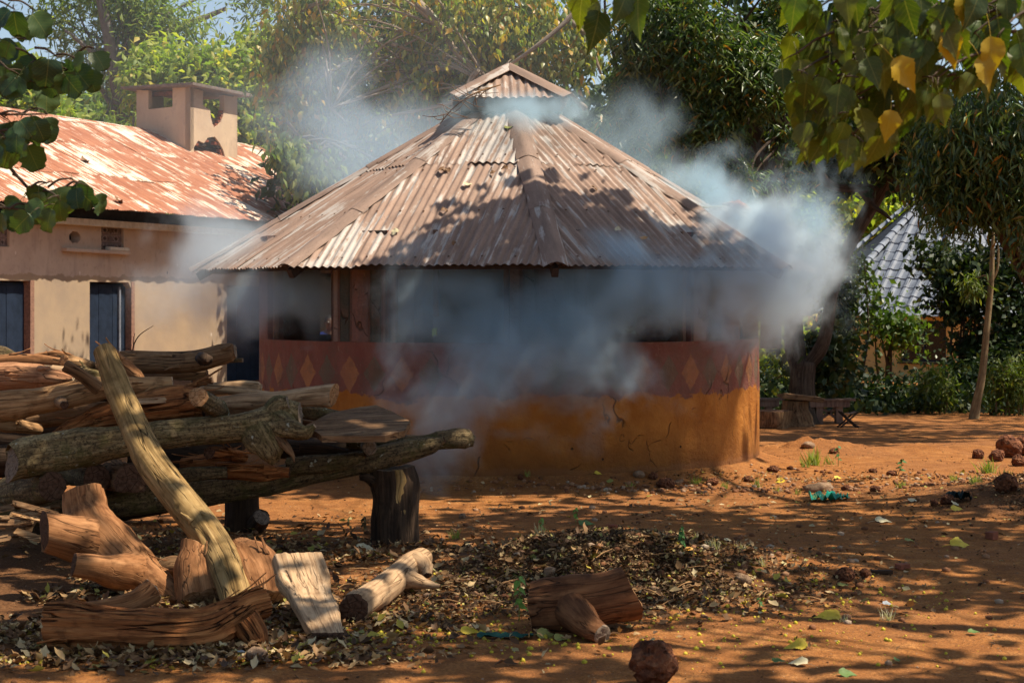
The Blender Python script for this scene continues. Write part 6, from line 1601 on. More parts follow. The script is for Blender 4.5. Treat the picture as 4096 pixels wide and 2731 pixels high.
def slabby(name, label, x, y, a, b, c, mat, rot, cat, seed=0):
    P = ground_px(x, y); k = P.y/F
    o = link(name, box_mesh(name, a*k, b*k, c*k, .004, (0, 0, 0), None, .004, seed), None, mat); o.location = P+Vector((0, 0, c*k/2)); o.rotation_euler = (0, 0, rot); return tag(o, label, cat)
slabby('brick_piece', 'broken red brick lying on the bare earth right of the dark clods', 2074, 1307, 26, 24, 12, MAT_BRICK, .3, 'brick', 3)
slabby('brick_piece', 'upright red brick stub behind the big yellow leaf', 2278, 1238, 22, 20, 17, MAT_BRICK, .7, 'brick', 4)
slabby('brick_piece', 'flat red brick piece behind the green leaf on top of the mound', 1405, 1212, 22, 20, 8, MAT_BRICK, .4, 'brick', 5)
slabby('wood_chip', 'dark rotten piece of wood lying between the clods and the broken brick', 2025, 1318, 48, 16, 9, WM['dark'], .1, 'wood', 6)
slabby('wood_chip', 'thin orange wood chip on the litter right of the branch log', 920+95, 1382-10, 30, 8, 4, MAT_BRICK, .1, 'wood', 7)
slabby('wood_chip', 'dark flat bark chip under the right end of the squat log', 1492, 1398, 60, 26, 5, WM['dark'], -.1, 'wood', 8)
# low eroded bank right of the hut carries moss
# single fallen leaves
LMF = {k: simple('fallen_'+k, c, c2, 30, .6, spec=.3) for k, c, c2 in (('yellow', (.62, .47, .05), (.50, .34, .04)), ('cream', (.62, .55, .36), (.45, .38, .22)), ('green', (.10, .17, .04), (.07, .12, .03)), ('olive', (.30, .30, .08), (.2, .2, .06)), ('grey', (.30, .33, .36), (.12, .14, .16)), ('brown', (.24, .13, .06), (.12, .06, .03)), ('orange', (.60, .30, .05), (.4, .18, .03)))}
def fallen(label, x, y, wpx, colr, rot, tilt=.35, seed=0, group=None, P=None):
    me = big_leaf('poplar', 50+seed); me.materials.append(LMF[colr]); me.name = 'fallen_leaf'
    P = P or ground_px(x, y); s = wpx*P.y/F
    a = Vector((math.cos(rot), math.sin(rot), .05)).normalized(); n_ = (Vector((tilt*math.sin(seed), -tilt, 1))).normalized(); n_ = (n_-a*n_.dot(a)).normalized()
    o = link('fallen_leaf', me); o.matrix_basis = Matrix.Translation(P+Vector((0, 0, .018))-a*s*.5) @ frame(a.cross(n_), a, n_) @ Matrix.Scale(s, 4)
    return tag(o, label, 'leaf', group)
FL = [('big curled yellow leaf on the bare earth near the upright brick stub', 2212, 1254, 60, 'yellow', .1, .5), ('bright yellow leaf lying bottom right above the cream curled leaf', 1828, 1488, 55, 'yellow', 3.1, .5), ('cream curled leaf standing up on the earth at the bottom right', 1832, 1528, 48, 'cream', 2.6, .9),
      ('small blue-green leaf touching the cream curled leaf', 1790, 1524, 36, 'green', .2, .3), ('long narrow yellow leaf with a thin stalk on the bare earth', 1900, 1420, 62, 'yellow', 3.2, .6), ('yellow leaf at the edge of the litter below the mound', 1082, 1455, 48, 'yellow', .1, .5), ('golden leaf right of the standing pale slab', 880, 1467, 34, 'yellow', .4, .5),
      ('dark green leaf on the bare earth at the lower right', 2238, 1458, 30, 'green', .1, .3), ('green leaf at the bottom edge of the bare earth', 1948, 1553, 44, 'green', .1, .5), ('small green leaf left of the lowest right leaves', 2062, 1522, 26, 'green', .9, .5), ('orange-yellow leaf on the mound beside the seedling', 1588, 1268, 28, 'orange', .1, .4),
      ('small yellow leaf between the seedling and the mound', 1560, 1255, 18, 'yellow', .2, .4), ('pale scrap of leaf on the bare yard behind the mound', 1672, 1244, 20, 'cream', .3, .5), ('large green leaf lying on the crest of the mound', 1348, 1205, 40, 'green', .2, .5), ('pale curled leaf near the foot of the right post', 840, 1265, 46, 'cream', .1, .5),
      ('silvery grey curled leaf leaning on the front of the torn split log', 248, 1490, 62, 'grey', .5, 1.4), ('brown curled leaf at the left foot of the mound', 990, 1250, 34, 'brown', .1, .6), ('orange and cream leaf beside the angular stone', 520, 1505, 34, 'orange', .6, .6), ('grey curled leaf left of the angular stone', 558, 1510, 32, 'grey', .2, .9),
      ('long green leaf right of the branch log', 1005, 1350, 36, 'olive', .5, .5), ('green upright leaf beside the pale branch log', 980, 1390, 18, 'green', 1.4, .9), ('dark folded leaf under the squat log', 1255, 1462, 46, 'olive', .3, .9), ('olive curled leaf right of the dark folded leaf', 1290, 1470, 36, 'olive', .1, .7),
      ('yellow leaf standing among stones by the right rubble strip', 2208, 1088, 22, 'yellow', 2.0, 1.2), ('yellow leaf on the earth right of the hut corner', 1925, 1100, 18, 'yellow', .2, .9), ('bright yellow leaf in the rubble strip', 1790, 1108, 26, 'yellow', 2.6, .7), ('yellow-green curled leaf in front of the green plastic scrap', 2030, 1200, 40, 'cream', .0, .4),
      ('yellow and brown leaf on the right below the rubble', 2200, 1172, 34, 'yellow', .3, .5), ('cream leaf beside the brick lump on the right', 2195, 1160, 28, 'cream', 1.0, .9), ('pale leaf on the earth left of the yellow curled leaf', 2090, 1245, 24, 'olive', .1, .3), ('small yellow leaf left of the dark clods', 1878, 1322, 20, 'yellow', .9, .7),
      ('pale green leaf before the dark clods', 1938, 1350, 26, 'olive', .2, .3), ('long pale leaf at the right edge of the yard', 2100, 1152, 30, 'cream', .2, .3), ('grey-green leaf on the bare earth at right', 2040, 1392, 26, 'grey', .1, .3), ('orange leaf crumb beside the dry grass', 1902, 1398, 16, 'orange', .2, .6), ('yellow leaf scrap beside the chipped wall foot', 1374, 1090, 18, 'yellow', .1, .6), ('pale yellow leaf in the yard before the hut', 1398, 1108, 22, 'olive', 3.0, .4)]
for i, (lab, x, y, w, c, rot, tl) in enumerate(FL): fallen(lab, x, y, w, c, rot, tl, i)
# plastic scraps
def scrap(name, label, x, y, w, h, mat, seed, tall=.3):
    P = ground_px(x, y); k = P.y/F; V, Q = [], []; nxx, nyy = 14, 5
    for i in range(nxx+1):
        for j in range(nyy+1):
            u, v = i/nxx-.5, j/nyy-.5
            V.append((u*w*k, v*h*k*(1-.5*abs(u)), .01+tall*h*k*abs(float(fbm(u*6+seed, v*4, 0, seed, 2)))*2))
    for i in range(nxx):
        for j in range(nyy): a = i*(nyy+1)+j; Q.append((a, a+nyy+1, a+nyy+2, a+1))
    o = link(name, mesh(name, V, Q), None, mat); o.location = P; return tag(o, label, 'litter')
scrap('plastic_scrap', 'bright sea-green plastic scrap in the rubble on the right', 1895, 1150, 70, 60, simple('green_plastic', (.01, .38, .26), (.01, .25, .17), 20, .4, spec=.5), 3, .5)
scrap('plastic_scrap', 'smaller sea-green plastic scrap just right of the first', 1932, 1147, 36, 30, simple('green_plastic2', (.01, .38, .26), (.01, .25, .17), 20, .4, spec=.5), 5, .5)
scrap('cloth_strip', 'dark green strip of cloth lying in front of the squat log', 1160, 1466, 130, 42, simple('green_cloth', (.02, .09, .07), (.01, .05, .04), 30), 7, .4)
scrap('cloth_strip', 'dark crumpled cloth on the leaf heap at the right', 2200, 1150, 56, 60, simple('dark_cloth', (.02, .04, .04), (.01, .02, .02), 30), 9, .6)
# small plants
LM_SEED = leaf_mat('seedling_leaves', [(0, (.08, .17, .03)), (.7, (.14, .26, .05)), (1, (.22, .30, .07))], .45, .5, .3)
LM_GRASS = leaf_mat('grass_blades', [(0, (.14, .20, .04)), (.6, (.24, .30, .07)), (1, (.40, .38, .18))], .4, .6, .2)
BLADE = (np.array([(-.035, 0, 0), (.035, 0, 0), (.03, .5, .05), (-.03, .5, .05), (0, 1.0, .25)]), [(0, 1, 2), (0, 2, 3), (3, 2, 4)])
def tuft(label, x, y, hpx, n, seed, mat=None, spread=.35, group='grass tufts on the bare earth'):
    P = ground_px(x, y); s = hpx*P.y/F; r = np.random.default_rng(seed)
    pos = np.array(P)+np.c_[r.normal(0, s*.22, n), r.normal(0, s*.22, n), -.005*np.ones(n)]
    ax = unit(np.c_[r.normal(0, spread, n), r.normal(0, spread, n), np.ones(n)])
    o = leaves('grass_tuft', pos, ax, rdir(n, r), s*(.5+r.random(n)*.7), BLADE, mat or LM_GRASS); return tag(o, label, 'grass', group, 'stuff')
tfs = [(1870, 1068, 42, 60, 'bright yellow-green grass tuft in the sun right of the hut'), (1850, 1072, 28, 30, 'small grass tuft left of the bright one'), (1905, 1066, 26, 24, 'thin grass tuft right of the bright one'), (2270, 1085, 34, 60, 'grass tuft below the laterite heap'), (2240, 1110, 26, 50, 'low grass patch in the leaf heap at the right'), (2310, 1100, 26, 50, 'grass patch between laterite heap and leaf heap'), (2190, 1105, 20, 30, 'small grass tuft beside the standing yellow leaf'),
       (1600, 1112, 22, 40, 'grass tuft between the clods before the hut'), (1665, 1122, 18, 34, 'grass tuft in the middle of the rubble strip'), (1450, 1120, 20, 18, 'sparse grass left of the crumbly red clod'), (1740, 1118, 24, 30, 'grass tuft right of the upright clod'), (1830, 1135, 16, 34, 'creeping green weed in front of the long flat stone'), (1785, 1130, 20, 20, 'thin grass by the bright yellow leaf'),
       (1640, 1262, 30, 34, 'dry pale grass tuft at the right foot of the mound'), (1600, 1240, 20, 16, 'sparse dry grass beside the tall seedling'), (1700, 1262, 22, 22, 'dry pale grass tuft farther right of the mound'), (2040, 1425, 34, 26, 'dry straw-coloured grass tuft on the bare earth at right'), (1935, 1428, 22, 16, 'dry thin grass left of the straw-coloured tuft'), (1752, 1300, 24, 22, 'pale dry grass tuft left of the dark clods'),
       (1240, 1225, 28, 26, 'pale grass tuft on the left crest of the mound'), (1045, 1238, 26, 34, 'green grass tuft behind the branch log'), (1210, 1095, 18, 20, 'sparse green grass in the yard before the hut'), (1880, 1150, 26, 24, 'dry grass fan in front of the plastic scrap'), (2070, 1120, 20, 40, 'green weed patch right of the plastic scraps'), (1160, 1082, 14, 26, 'low weeds in the dark at the wall foot')]
for i, (x, y, h_, n, lab) in enumerate(tfs): tuft(lab, x, y, h_, n, 300+i, leaf_mat('dry_blades', [(0, (.40, .34, .2)), (1, (.6, .55, .4))], .3, .7, .2) if 'dry' in lab or 'pale grass' in lab else None)
def seedling(label, x, y, hpx, n, lpx, mat, seed, droop=.6, lean=0.0):
    P = ground_px(x, y); k = P.y/F; s = hpx*k; T = tree('seedling', P, label, 'seedlings in the yard', 'plant'); r = random.Random(seed)
    top = P+Vector((lean*s, 0, s)); link('stem', tube_mesh('stem', [([P, P.lerp(top, .5)+Vector((.02*s, 0, 0)), top], [.004, .0035, .002])], 5), T, LMF['olive'])
    for i in range(n):
        f = .35+.65*i/max(1, n-1); Q = P.lerp(top, f); a = i*2.4+r.uniform(-.3, .3)
        d_ = Vector((math.cos(a), math.sin(a)*.6, -droop+.5*(1-f))); me = POP[i % 6] if False else SEEDM[i % 3]
        o = bpy.data.objects.new('leaf', me if mat is None else mat[i % 3]); C.objects.link(o); o.parent = T; o.matrix_parent_inverse = Matrix.Translation(T.location).inverted()
        ax = d_.normalized(); n_ = Vector((0, -.5, 1)); n_ = (n_-ax*n_.dot(ax)).normalized()
        o.matrix_basis = Matrix.Translation(Q) @ frame(ax.cross(n_), ax, n_) @ Matrix.Scale(lpx*k*r.uniform(.7, 1.1), 4)
    return T
def seed_leaf(sd, mat):
    me = big_leaf('poplar', sd); me.materials.append(mat); return me
MSEED = simple('seedling_leaf', (.16, .30, .05), (.10, .20, .03), 60, .5); MDK = simple('dark_seedling_leaf', (.04, .13, .03), (.03, .08, .02), 60, .5); MWILT = simple('wilted_leaf', (.12, .08, .03), (.05, .035, .02), 60, .7)
SEEDM = [seed_leaf(70+i, MSEED) for i in range(3)]; SDK = [seed_leaf(75+i, MDK) for i in range(3)]; SW = [seed_leaf(80+i, MWILT) for i in range(3)]
seedling('bright green seedling with hanging leaves in front of the squat log', 1192, 1425, 100, 9, 26, None, 1, .8)
seedling('dark green upright seedling on the right foot of the mound', 1566, 1268, 62, 12, 16, SDK, 2, 1.1)
seedling('small drooping seedling on the left slope of the mound', 1243, 1222, 32, 6, 14, SEEDM, 3, 1.0)
seedling('small green seedling right of the drooping one on the mound', 1322, 1200, 34, 6, 14, SEEDM, 4, 1.0)
seedling('wilted seedling with brown leaves left of the right post', 836, 1218, 32, 6, 14, SW, 5, 1.4)
seedling('green and brown seedling close to the right post', 880, 1226, 44, 8, 14, SDK, 6, 1.4)
seedling('leftmost wilted sprig in the yard behind the right post', 805, 1216, 24, 4, 14, SW, 7, 1.4, -.3)
seedling('thin seedling beside the dark clod on the right', 2062, 1092, 38, 7, 14, SDK, 8, .3, .3)
seedling('thin seedling in the sun right of the hut', 1925, 1070, 46, 6, 12, SDK, 9, .5)
seedling('tiny dark seedling on the bare earth near the mound', 1745, 1395, 22, 5, 12, SDK, 10, .5)
# bare twig standing on the pile
TW = empty('twig', W(305, 805, 12.9), 'thin bare forked twig sticking up from the pile before the second blue door', 'twig')
link('stem', tube_mesh('stem', [([W(304, 812, 12.9), W(308, 790, 12.9), W(322, 768, 12.9), W(352, 748, 12.9)], [.006, .005, .004, .002]), ([W(307, 795, 12.9), W(306, 780, 12.9), W(310, 765, 12.9)], [.004, .003, .002]), ([W(306, 806, 12.9), W(292, 800, 12.8), W(280, 803, 12.8)], [.004, .003, .002])], 5), TW, WM['dark'])

# ================================================================== STUMP TABLE, BENCHES, STOOLS
FD2 = 30.0
def gz(x, d): P = W(x, 0, d); return Vector((P.x, d, tz(P.x, d)))
def kk(d): return d/F
T = empty('stump_table', gz(1827, FD2), 'low table made of a thick flared stump under a rough slab top', 'table')
c = gz(1827, FD2); c.z -= .02
o = log_part('stump_base', log_geo([c, c+Vector((.02, 0, .15)), c+Vector((.0, 0, .32)), c+Vector((0, 0, .47))], [.36, .27, .235, .23], 'fibrous', 34, 401, rough=.6), WM['brown'], EM['dark'], T)
top = c+Vector((.09, 0, .525))
link('table_top', box_mesh('table_top', .72, .55, .10, .02, top, Matrix.Rotation(.07, 4, 'Y'), .03, 5), T, WM['brown'])
me = T.children[-1].data; co_ = np.empty(len(me.vertices)*3, np.float32); me.vertices.foreach_get('co', co_); co_ = co_.reshape(-1, 3); at = me.attributes.new('lc', 'FLOAT_VECTOR', 'POINT'); at.data.foreach_set('vector', np.stack([co_[:, 1], co_[:, 2], co_[:, 0]], 1).ravel())
c = gz(1768, 29.2); o = log_part('stump_seat', log_geo([c-Vector((0, 0, .03)), c+Vector((0, 0, .14)), c+Vector((0, 0, .30))], [.32, .36, .37], 'fibrous', 34, 402, rough=.5), WM['brown'], EM['dark']); o.name = 'low_stump'; tag(o, 'broad low stump seat half hidden by the hut corner', 'stump')
def bench(label, x0, x1, d, dz=0.0, flip=1):
    A, B_ = gz(x0, d), gz(x1, d); zt_ = (A.z+B_.z)/2+.43; A.z = B_.z = 0; mid = (A+B_)/2; L_ = (B_-A).length
    T = empty('plank_bench', (mid.x, mid.y, zt_-.43), label, 'bench', 'plank benches by the stump table')
    link('seat', box_mesh('seat', L_, .30, .035, .004, (mid.x, mid.y, zt_), None, .004, 3), T, MAT_POST)
    for s_ in (-1, 1): link('apron', box_mesh('apron', L_-.2, .03, .11, .004, (mid.x, mid.y+s_*.11, zt_-.075)), T, MAT_POST)
    for sx in (-1, 1):
        px = mid.x+sx*(L_/2-.28); link('leg', box_mesh('leg', .12, .19, .42, .004, (px, mid.y, zt_-.225)), T, MAT_POST)
        a = Vector((px-sx*.04, mid.y-.02, zt_-.34)); b = Vector((px-sx*.34, mid.y-.02, zt_-.12)); d_ = (b-a).normalized()
        link('brace', box_mesh('brace', (b-a).length, .04, .05, .003, (a+b)/2, frame(d_, (0, 1, 0), d_.cross(Vector((0, 1, 0))))), T, MAT_POST)
    return T
bench('long plank bench with a diagonal brace right of the stump table', 1845, 1962, 31.4)
bench('plank bench left of the stump table, half hidden by the hut', 1700, 1800, 31.6)
T = empty('folding_stool', gz(1948, 29.4), 'small folding stool with crossed legs in front of the bench end', 'stool')
c = gz(1948, 29.4); R_ = .012
for y in (-.12, .12):
    for s_ in (-1, 1):
        link('leg', tube_mesh('leg', [([c+Vector((-s_*.16, y, .0)), c+Vector((0, y, .14)), c+Vector((s_*.13, y, .26))], [R_*1.3]*3)], 8), T, MAT_DARKWOOD)
for s_ in (-1, 1): link('rail', tube_mesh('rail', [([c+Vector((s_*.13, -.15, .265)), c+Vector((s_*.13, 0, .265)), c+Vector((s_*.13, .15, .265))], [.014]*3)], 8), T, MAT_DARKWOOD)
V = [(c.x-.13+.26*i/6, c.y+(-.13 if j == 0 else .13), c.z+.275-.035*math.sin(PI*i/6)) for j in (0, 1) for i in range(7)]
link('seat', mesh('seat', V, [(i, i+1, i+8, i+7) for i in range(6)]), T, MAT_POST)

# ================================================================== THINGS LYING ON THE HUT ROOF
def on_roof(px, py):
    """spot on the front slopes of the hut roof seen at a photo spot"""
    best = None
    for k in range(8):
        O, ex, ey, en, h0, h1, hipy, L = roof_facet(k)
        d = W(px, py, 1.0)-Vector((0, 0, H)); o0 = Vector((0, 0, H)); dn = d.dot(en)
        if abs(dn) < 1e-6: continue
        t = (O-o0).dot(en)/dn; P = o0+d*t; q = P-O; x, y = q.dot(ex), q.dot(ey)
        if -.05 < y < L and abs(x) < h0+.1 and y < hipy(x)+.06 and t > 0 and (best is None or t < best[0]): best = (t, P, en, ey, ex)
    return best
RL = [(1017, 398, 26, 'brown', 'curled brown leaf'), (1075, 428, 24, 'cream', 'pale star-shaped dry leaf'), (942, 315, 20, 'orange', 'yellow-brown leaf'), (910, 538, 22, 'cream', 'pale curled leaf'), (1030, 395, 14, 'brown', 'small dark leaf'), (1020, 489, 18, 'brown', 'dark leaf'), (1170, 298, 26, 'olive', 'curled tan leaf'), (1160, 394, 20, 'brown', 'blackish crumpled leaf'), (1133, 402, 14, 'brown', 'small dark leaf scrap'), (1362, 438, 20, 'brown', 'flat brown leaf'), (1505, 588, 26, 'brown', 'ragged dark leaf'), (1475, 552, 22, 'orange', 'tan leaf'), (1418, 534, 18, 'cream', 'pale leaf chip'), (1045, 565, 14, 'brown', 'dark speck of leaf')]
RW_ = ['below the ridge seam', 'in the middle of the left front slope', 'near the top left hip', 'low on the left front slope', 'beside the curled brown leaf', 'on the left front slope mid height', 'just above the sheet seam', 'left of the middle hip strip', 'left of the blackish crumpled leaf', 'right of the middle hip strip', 'near the eave on the right front slope', 'low on the right front slope', 'beside the tan leaf on the right front slope', 'close to the front eave']
for i, ((x, y, w, c, nm), wh) in enumerate(zip(RL, RW_)):
    h_ = on_roof(x, y)
    if not h_: continue
    t, P, en, ey, ex = h_; me = big_leaf('broad', 150+i); me.materials.append(LMF[c]); s = w*P.y/F*.8
    a = (ex*math.cos(i*1.3)+ey*math.sin(i*1.3)).normalized(); n_ = (en+ex*.3*math.sin(i)).normalized(); n_ = (n_-a*n_.dot(a)).normalized()
    o = link('fallen_leaf', me); o.matrix_basis = Matrix.Translation(P+en*.035-a*s*.4) @ frame(a.cross(n_), a, n_) @ Matrix.Diagonal((s, s, s*1.8, 1))
    tag(o, nm+' on the hut roof '+wh, 'leaf', 'dry leaves on the hut roof')
# dead twigs on the cap
TW = empty('dead_branch', (CX-.3, CY-.5, 4.0), 'bare dead branch with many twigs lying over the left side of the roof cap', 'branch')
r = random.Random(9); pth = []
z0 = W(1120, 215, 18.2)
main = [W(1010, 285, 18.3), W(1045, 245, 18.2), W(1090, 215, 18.15), (W(1150, 195, 18.3))]
pth.append((main, [.006, .008, .010, .008]))
for k in range(26):
    f = r.random()*2.99; a = Vector(main[int(f)]).lerp(Vector(main[int(f)+1]), f-int(f)); b = a+Vector((r.uniform(-.28, .25), r.uniform(-.06, .06), r.uniform(-.20, .12)))
    pth.append(([a, a.lerp(b, .5)+Vector((r.uniform(-.03, .03), 0, r.uniform(-.03, .03))), b], [.005, .004, .002]))
link('twigs', tube_mesh('twigs', pth, 4), TW, WM['brown']); TW.children[0]['kind'] = 'stuff'
# bundle of cloth and sticks caught on the right hip
h_ = on_roof(1655, 505)
P = h_[1] if h_ else W(1655, 490, 17.5)
B0 = empty('cloth_bundle', P, 'crumpled tan cloth bundle with a pale stick on the right hut roof slope', 'bundle')
for k, (dx, dy, dz, s_, cm) in enumerate([(0, 0, .10, .13, (.42, .27, .20)), (.14, .02, .17, .11, (.46, .20, .16)), (.22, .05, .14, .10, (.50, .36, .26)), (-.10, .0, .06, .09, (.45, .33, .24))]):
    co_, fc = rock_shape(4, 40+k, .55, 2.2, .6); o = link('cloth_fold', mesh('cloth_fold', co_*s_+np.array(P+Vector((dx, dy, dz-.03))), fc), B0, simple('cloth_%d' % k, cm, None, 25))
link('stick', tube_mesh('stick', [([P+Vector((-.22, -.05, .13)), P+Vector((.05, -.05, .13)), P+Vector((.25, -.05, .04)), P+Vector((.36, -.05, -.07))], [.012, .014, .012, .008])], 7), B0, LMF['cream'])
# dead leaves on the long roof
for i, (x, y, w) in enumerate([(1785/2265*1300/1.7415, (200+930*.574)/1.7415, 16), (805/2265*1300/1.7415, (200+1065*.574)/1.7415, 20), (570/2265*1300/1.7415, (200+785*.574)/1.7415, 18)]):
    d_ = W(x, y, 1.0)-Vector((0, 0, H)); O_ = lw(0, -.7, ZEV); t = (O_-Vector((0, 0, H))).dot(enf)/d_.dot(enf); P = Vector((0, 0, H))+d_*t
    me = big_leaf('broad', 190+i); me.materials.append(LMF['brown']); s = w*P.y/F; o = link('fallen_leaf', me)
    a = U; n_ = enf; o.matrix_basis = Matrix.Translation(P+enf*.05) @ frame(a.cross(n_), a, n_) @ Matrix.Diagonal((s, s, s*2, 1))
    tag(o, ('pale crumpled scrap lying on the rusty roof below the chimney', 'dark curled leaf near the eave of the rusty roof', 'small dark leaf high on the left of the rusty roof')[i], 'leaf')

# ================================================================== PEOPLE BEHIND AND INSIDE THE HUT
def grow(name, joints, edges, radii, mat, parent, root=0, lv=2, loc=(0, 0, 0)):
    me = bpy.data.meshes.new(name+'_skeleton'); me.from_pydata([tuple(j) for j in joints], edges, [])
    o = bpy.data.objects.new(name+'_skeleton', me); C.objects.link(o)
    sk = o.modifiers.new('s', 'SKIN'); sk.use_smooth_shade = True
    if not me.skin_vertices: me.skin_vertices.new(name='')
    for i, r_ in enumerate(radii):
        me.skin_vertices[0].data[i].radius = r_ if isinstance(r_, tuple) else (r_, r_)
        me.skin_vertices[0].data[i].use_root = (i == root)
    sb = o.modifiers.new('b', 'SUBSURF'); sb.levels = lv
    dg = bpy.context.evaluated_depsgraph_get(); m2 = bpy.data.meshes.new_from_object(o.evaluated_get(dg)); m2.name = name
    bpy.data.objects.remove(o)
    m2.materials.clear(); m2.materials.append(mat)
    m2.polygons.foreach_set('use_smooth', np.ones(len(m2.polygons), dtype=bool))
    n = bpy.data.objects.new(name, m2); C.objects.link(n); n.parent = parent; n.location = loc
    return n
def plain(name, c, r_=.7): m = M(name); return m.done(c, r_, None, .25)
SKIN = plain('dark_skin', (.115, .055, .032), .45); HAIR = plain('black_hair', (.012, .010, .010)); EYE = plain('eye', (.55, .52, .48), .3)
def person(label, x, y_top, d, hgt, yaw, shirt, arms='down', z0=None):
    """y_top: photo row of the top of the head"""
    P = W(x, y_top, d); base = P.z-hgt
    T = empty('person', (P.x, P.y, base), label, 'person'); T.rotation_euler = (0, 0, yaw); k = hgt/1.7
    J = [(0, 0, .92), (0, .0, 1.12), (0, .01, 1.30), (0, .01, 1.42), (0, -.01, 1.50), (0, -.03, 1.58), (0, -.02, 1.66),
         (.10, 0, .88), (.11, -.02, .50), (.11, .02, .10), (.11, -.14, .04), (-.10, 0, .88), (-.11, -.02, .50), (-.11, .02, .10), (-.11, -.14, .04),
         (.17, .01, 1.38), (-.17, .01, 1.38)]
    if arms == 'down': J += [(.23, .02, 1.12), (.22, -.06, .88), (.22, -.09, .80), (-.23, .02, 1.12), (-.22, -.06, .88), (-.22, -.09, .80)]
    else: J += [(.24, -.12, 1.16), (.16, -.34, 1.10), (.14, -.42, 1.10), (-.24, -.12, 1.16), (-.16, -.34, 1.10), (-.14, -.42, 1.10)]
    E = [(0, 1), (1, 2), (2, 3), (3, 4), (4, 5), (5, 6), (0, 7), (7, 8), (8, 9), (9, 10), (0, 11), (11, 12), (12, 13), (13, 14), (3, 15), (15, 17), (17, 18), (18, 19), (3, 16), (16, 20), (20, 21), (21, 22)]
    R_ = [(.14, .10), (.12, .085), (.15, .10), (.10, .075), (.048, .048), (.075, .092), (.062, .075), .085, .058, .042, .035, .085, .058, .042, .035, .058, .058, .042, .032, .030, .042, .032, .030]
    R_ = [tuple(v*k for v in r_) if isinstance(r_, tuple) else r_*k for r_ in R_]
    J = [Vector(j)*k for j in J]
    b = grow('body', J, E, R_, SKIN, T)
    # shirt follows the torso and upper arms, shorts the hips
    J2 = [J[0]+Vector((0, 0, -.04*k)), J[1], J[2], J[3]+Vector((0, 0, -.02*k)), J[15], J[16], J[15].lerp(J[17], .6), J[16].lerp(J[20], .6)]
    grow('shirt', J2, [(0, 1), (1, 2), (2, 3), (3, 4), (4, 6), (3, 5), (5, 7)], [(.155*k, .115*k), (.135*k, .10*k), (.165*k, .115*k), (.105*k, .085*k), .072*k, .072*k, .060*k, .060*k], plain('shirt_%d' % int(x), shirt), T)
    grow('trousers', [J[0]+Vector((0, 0, -.05*k)), J[7], J[8], J[9]+Vector((0, 0, .05)), J[11], J[12], J[13]+Vector((0, 0, .05))], [(0, 1), (1, 2), (2, 3), (0, 4), (4, 5), (5, 6)], [(.15*k, .11*k), .10*k, .075*k, .06*k, .10*k, .075*k, .06*k], plain('trousers_%d' % int(x), (.03, .03, .04)), T)
    def ball(nm, c_, s_, mat):
        bm = bmesh.new(); bmesh.ops.create_icosphere(bm, subdivisions=3, radius=1)
        for v in bm.verts: v.co = Vector((v.co.x*s_[0], v.co.y*s_[1], v.co.z*s_[2]))+Vector(c_)
        me = bpy.data.meshes.new(nm); bm.to_mesh(me); bm.free(); me.materials.append(mat); me.polygons.foreach_set('use_smooth', np.ones(len(me.polygons), dtype=bool))
        o = bpy.data.objects.new(nm, me); C.objects.link(o); o.parent = T; return o
    hc = Vector((0, -.025, 1.60))*k
    ball('hair', hc+Vector((0, .014, .025))*k, (.082*k, .098*k, .092*k), HAIR)
    ball('face', hc+Vector((0, -.022, -.012))*k, (.070*k, .085*k, .100*k), SKIN)
    for s_ in (-1, 1):
        ball('eye', hc+Vector((s_*.030, -.098, .006))*k, (.013*k, .010*k, .008*k), EYE); ball('ear', hc+Vector((s_*.078, .0, -.005))*k, (.012*k, .022*k, .030*k), SKIN)
        for f in range(4):
            hb = J[19] if s_ > 0 else J[22]; ball('finger', hb+Vector(((f-1.5)*.017, -.012-.006*abs(f-1.5), -.055))*k, (.008*k, .009*k, (.040-.005*abs(f-1.2))*k), SKIN)
        ball('thumb', (J[19] if s_ > 0 else J[22])+Vector((-s_*.036, -.01, -.025))*k, (.009*k, .010*k, .028*k), SKIN)
    ball('nose', hc+Vector((0, -.112, -.018))*k, (.014*k, .018*k, .022*k), SKIN); ball('mouth', hc+Vector((0, -.103, -.055))*k, (.026*k, .010*k, .009*k), plain('lips_%d' % int(x), (.16, .06, .05)))
    return T
person('young person in a blue shirt standing behind the hut, seen through the left window', 757, 725, 24.2, 1.54, .2, (.10, .14, .45))
person('dark figure inside the hut behind the lime cloth scrap in the middle window', 1020, 728, 20.2, 1.62, .5, (.05, .05, .07), 'fwd')
person('dark stooping figure inside the hut at the right of the middle window', 1100, 735, 19.9, 1.58, -.6, (.07, .05, .06), 'fwd')
P = W(998, 763, 16.55)
V = [P+Vector((-.022, 0, .03)), P+Vector((.024, 0, .045)), P+Vector((.022, -.01, -.035)), P+Vector((.004, 0, -.02)), P+Vector((-.022, -.01, -.045))]
o = link('cloth_scrap', mesh('cloth_scrap', V, [(0, 1, 2, 3, 4)], smooth=False), None, plain('lime_cloth', (.42, .62, .04))); sd_ = o.modifiers.new('thick', 'SOLIDIFY'); sd_.thickness = .004; tag(o, 'small lime green scrap of cloth hanging in the middle hut window', 'cloth')
co_, fc = rock_shape(4, 60, .22, 1.3, .85)
P = W(1500, 757, 17.6); sc_ = 42*17.6/F
o = link('grain_sack', mesh('grain_sack', co_*sc_, fc), None, simple('dull_sacking', (.22, .13, .11), (.14, .08, .07), 25)); o.location = P; tag(o, 'bulging dull brown sack standing behind the sill of the right hut window', 'sack')
ST_ = empty('sack_shelf', (P.x, P.y, 0), 'wooden work table inside the hut carrying the bulging sack', 'table')
link('table_top', box_mesh('table_top', 1.2, .6, .05, .004, (P.x, P.y+.05, P.z-sc_*.80-.02)), ST_, MAT_DARKWOOD)
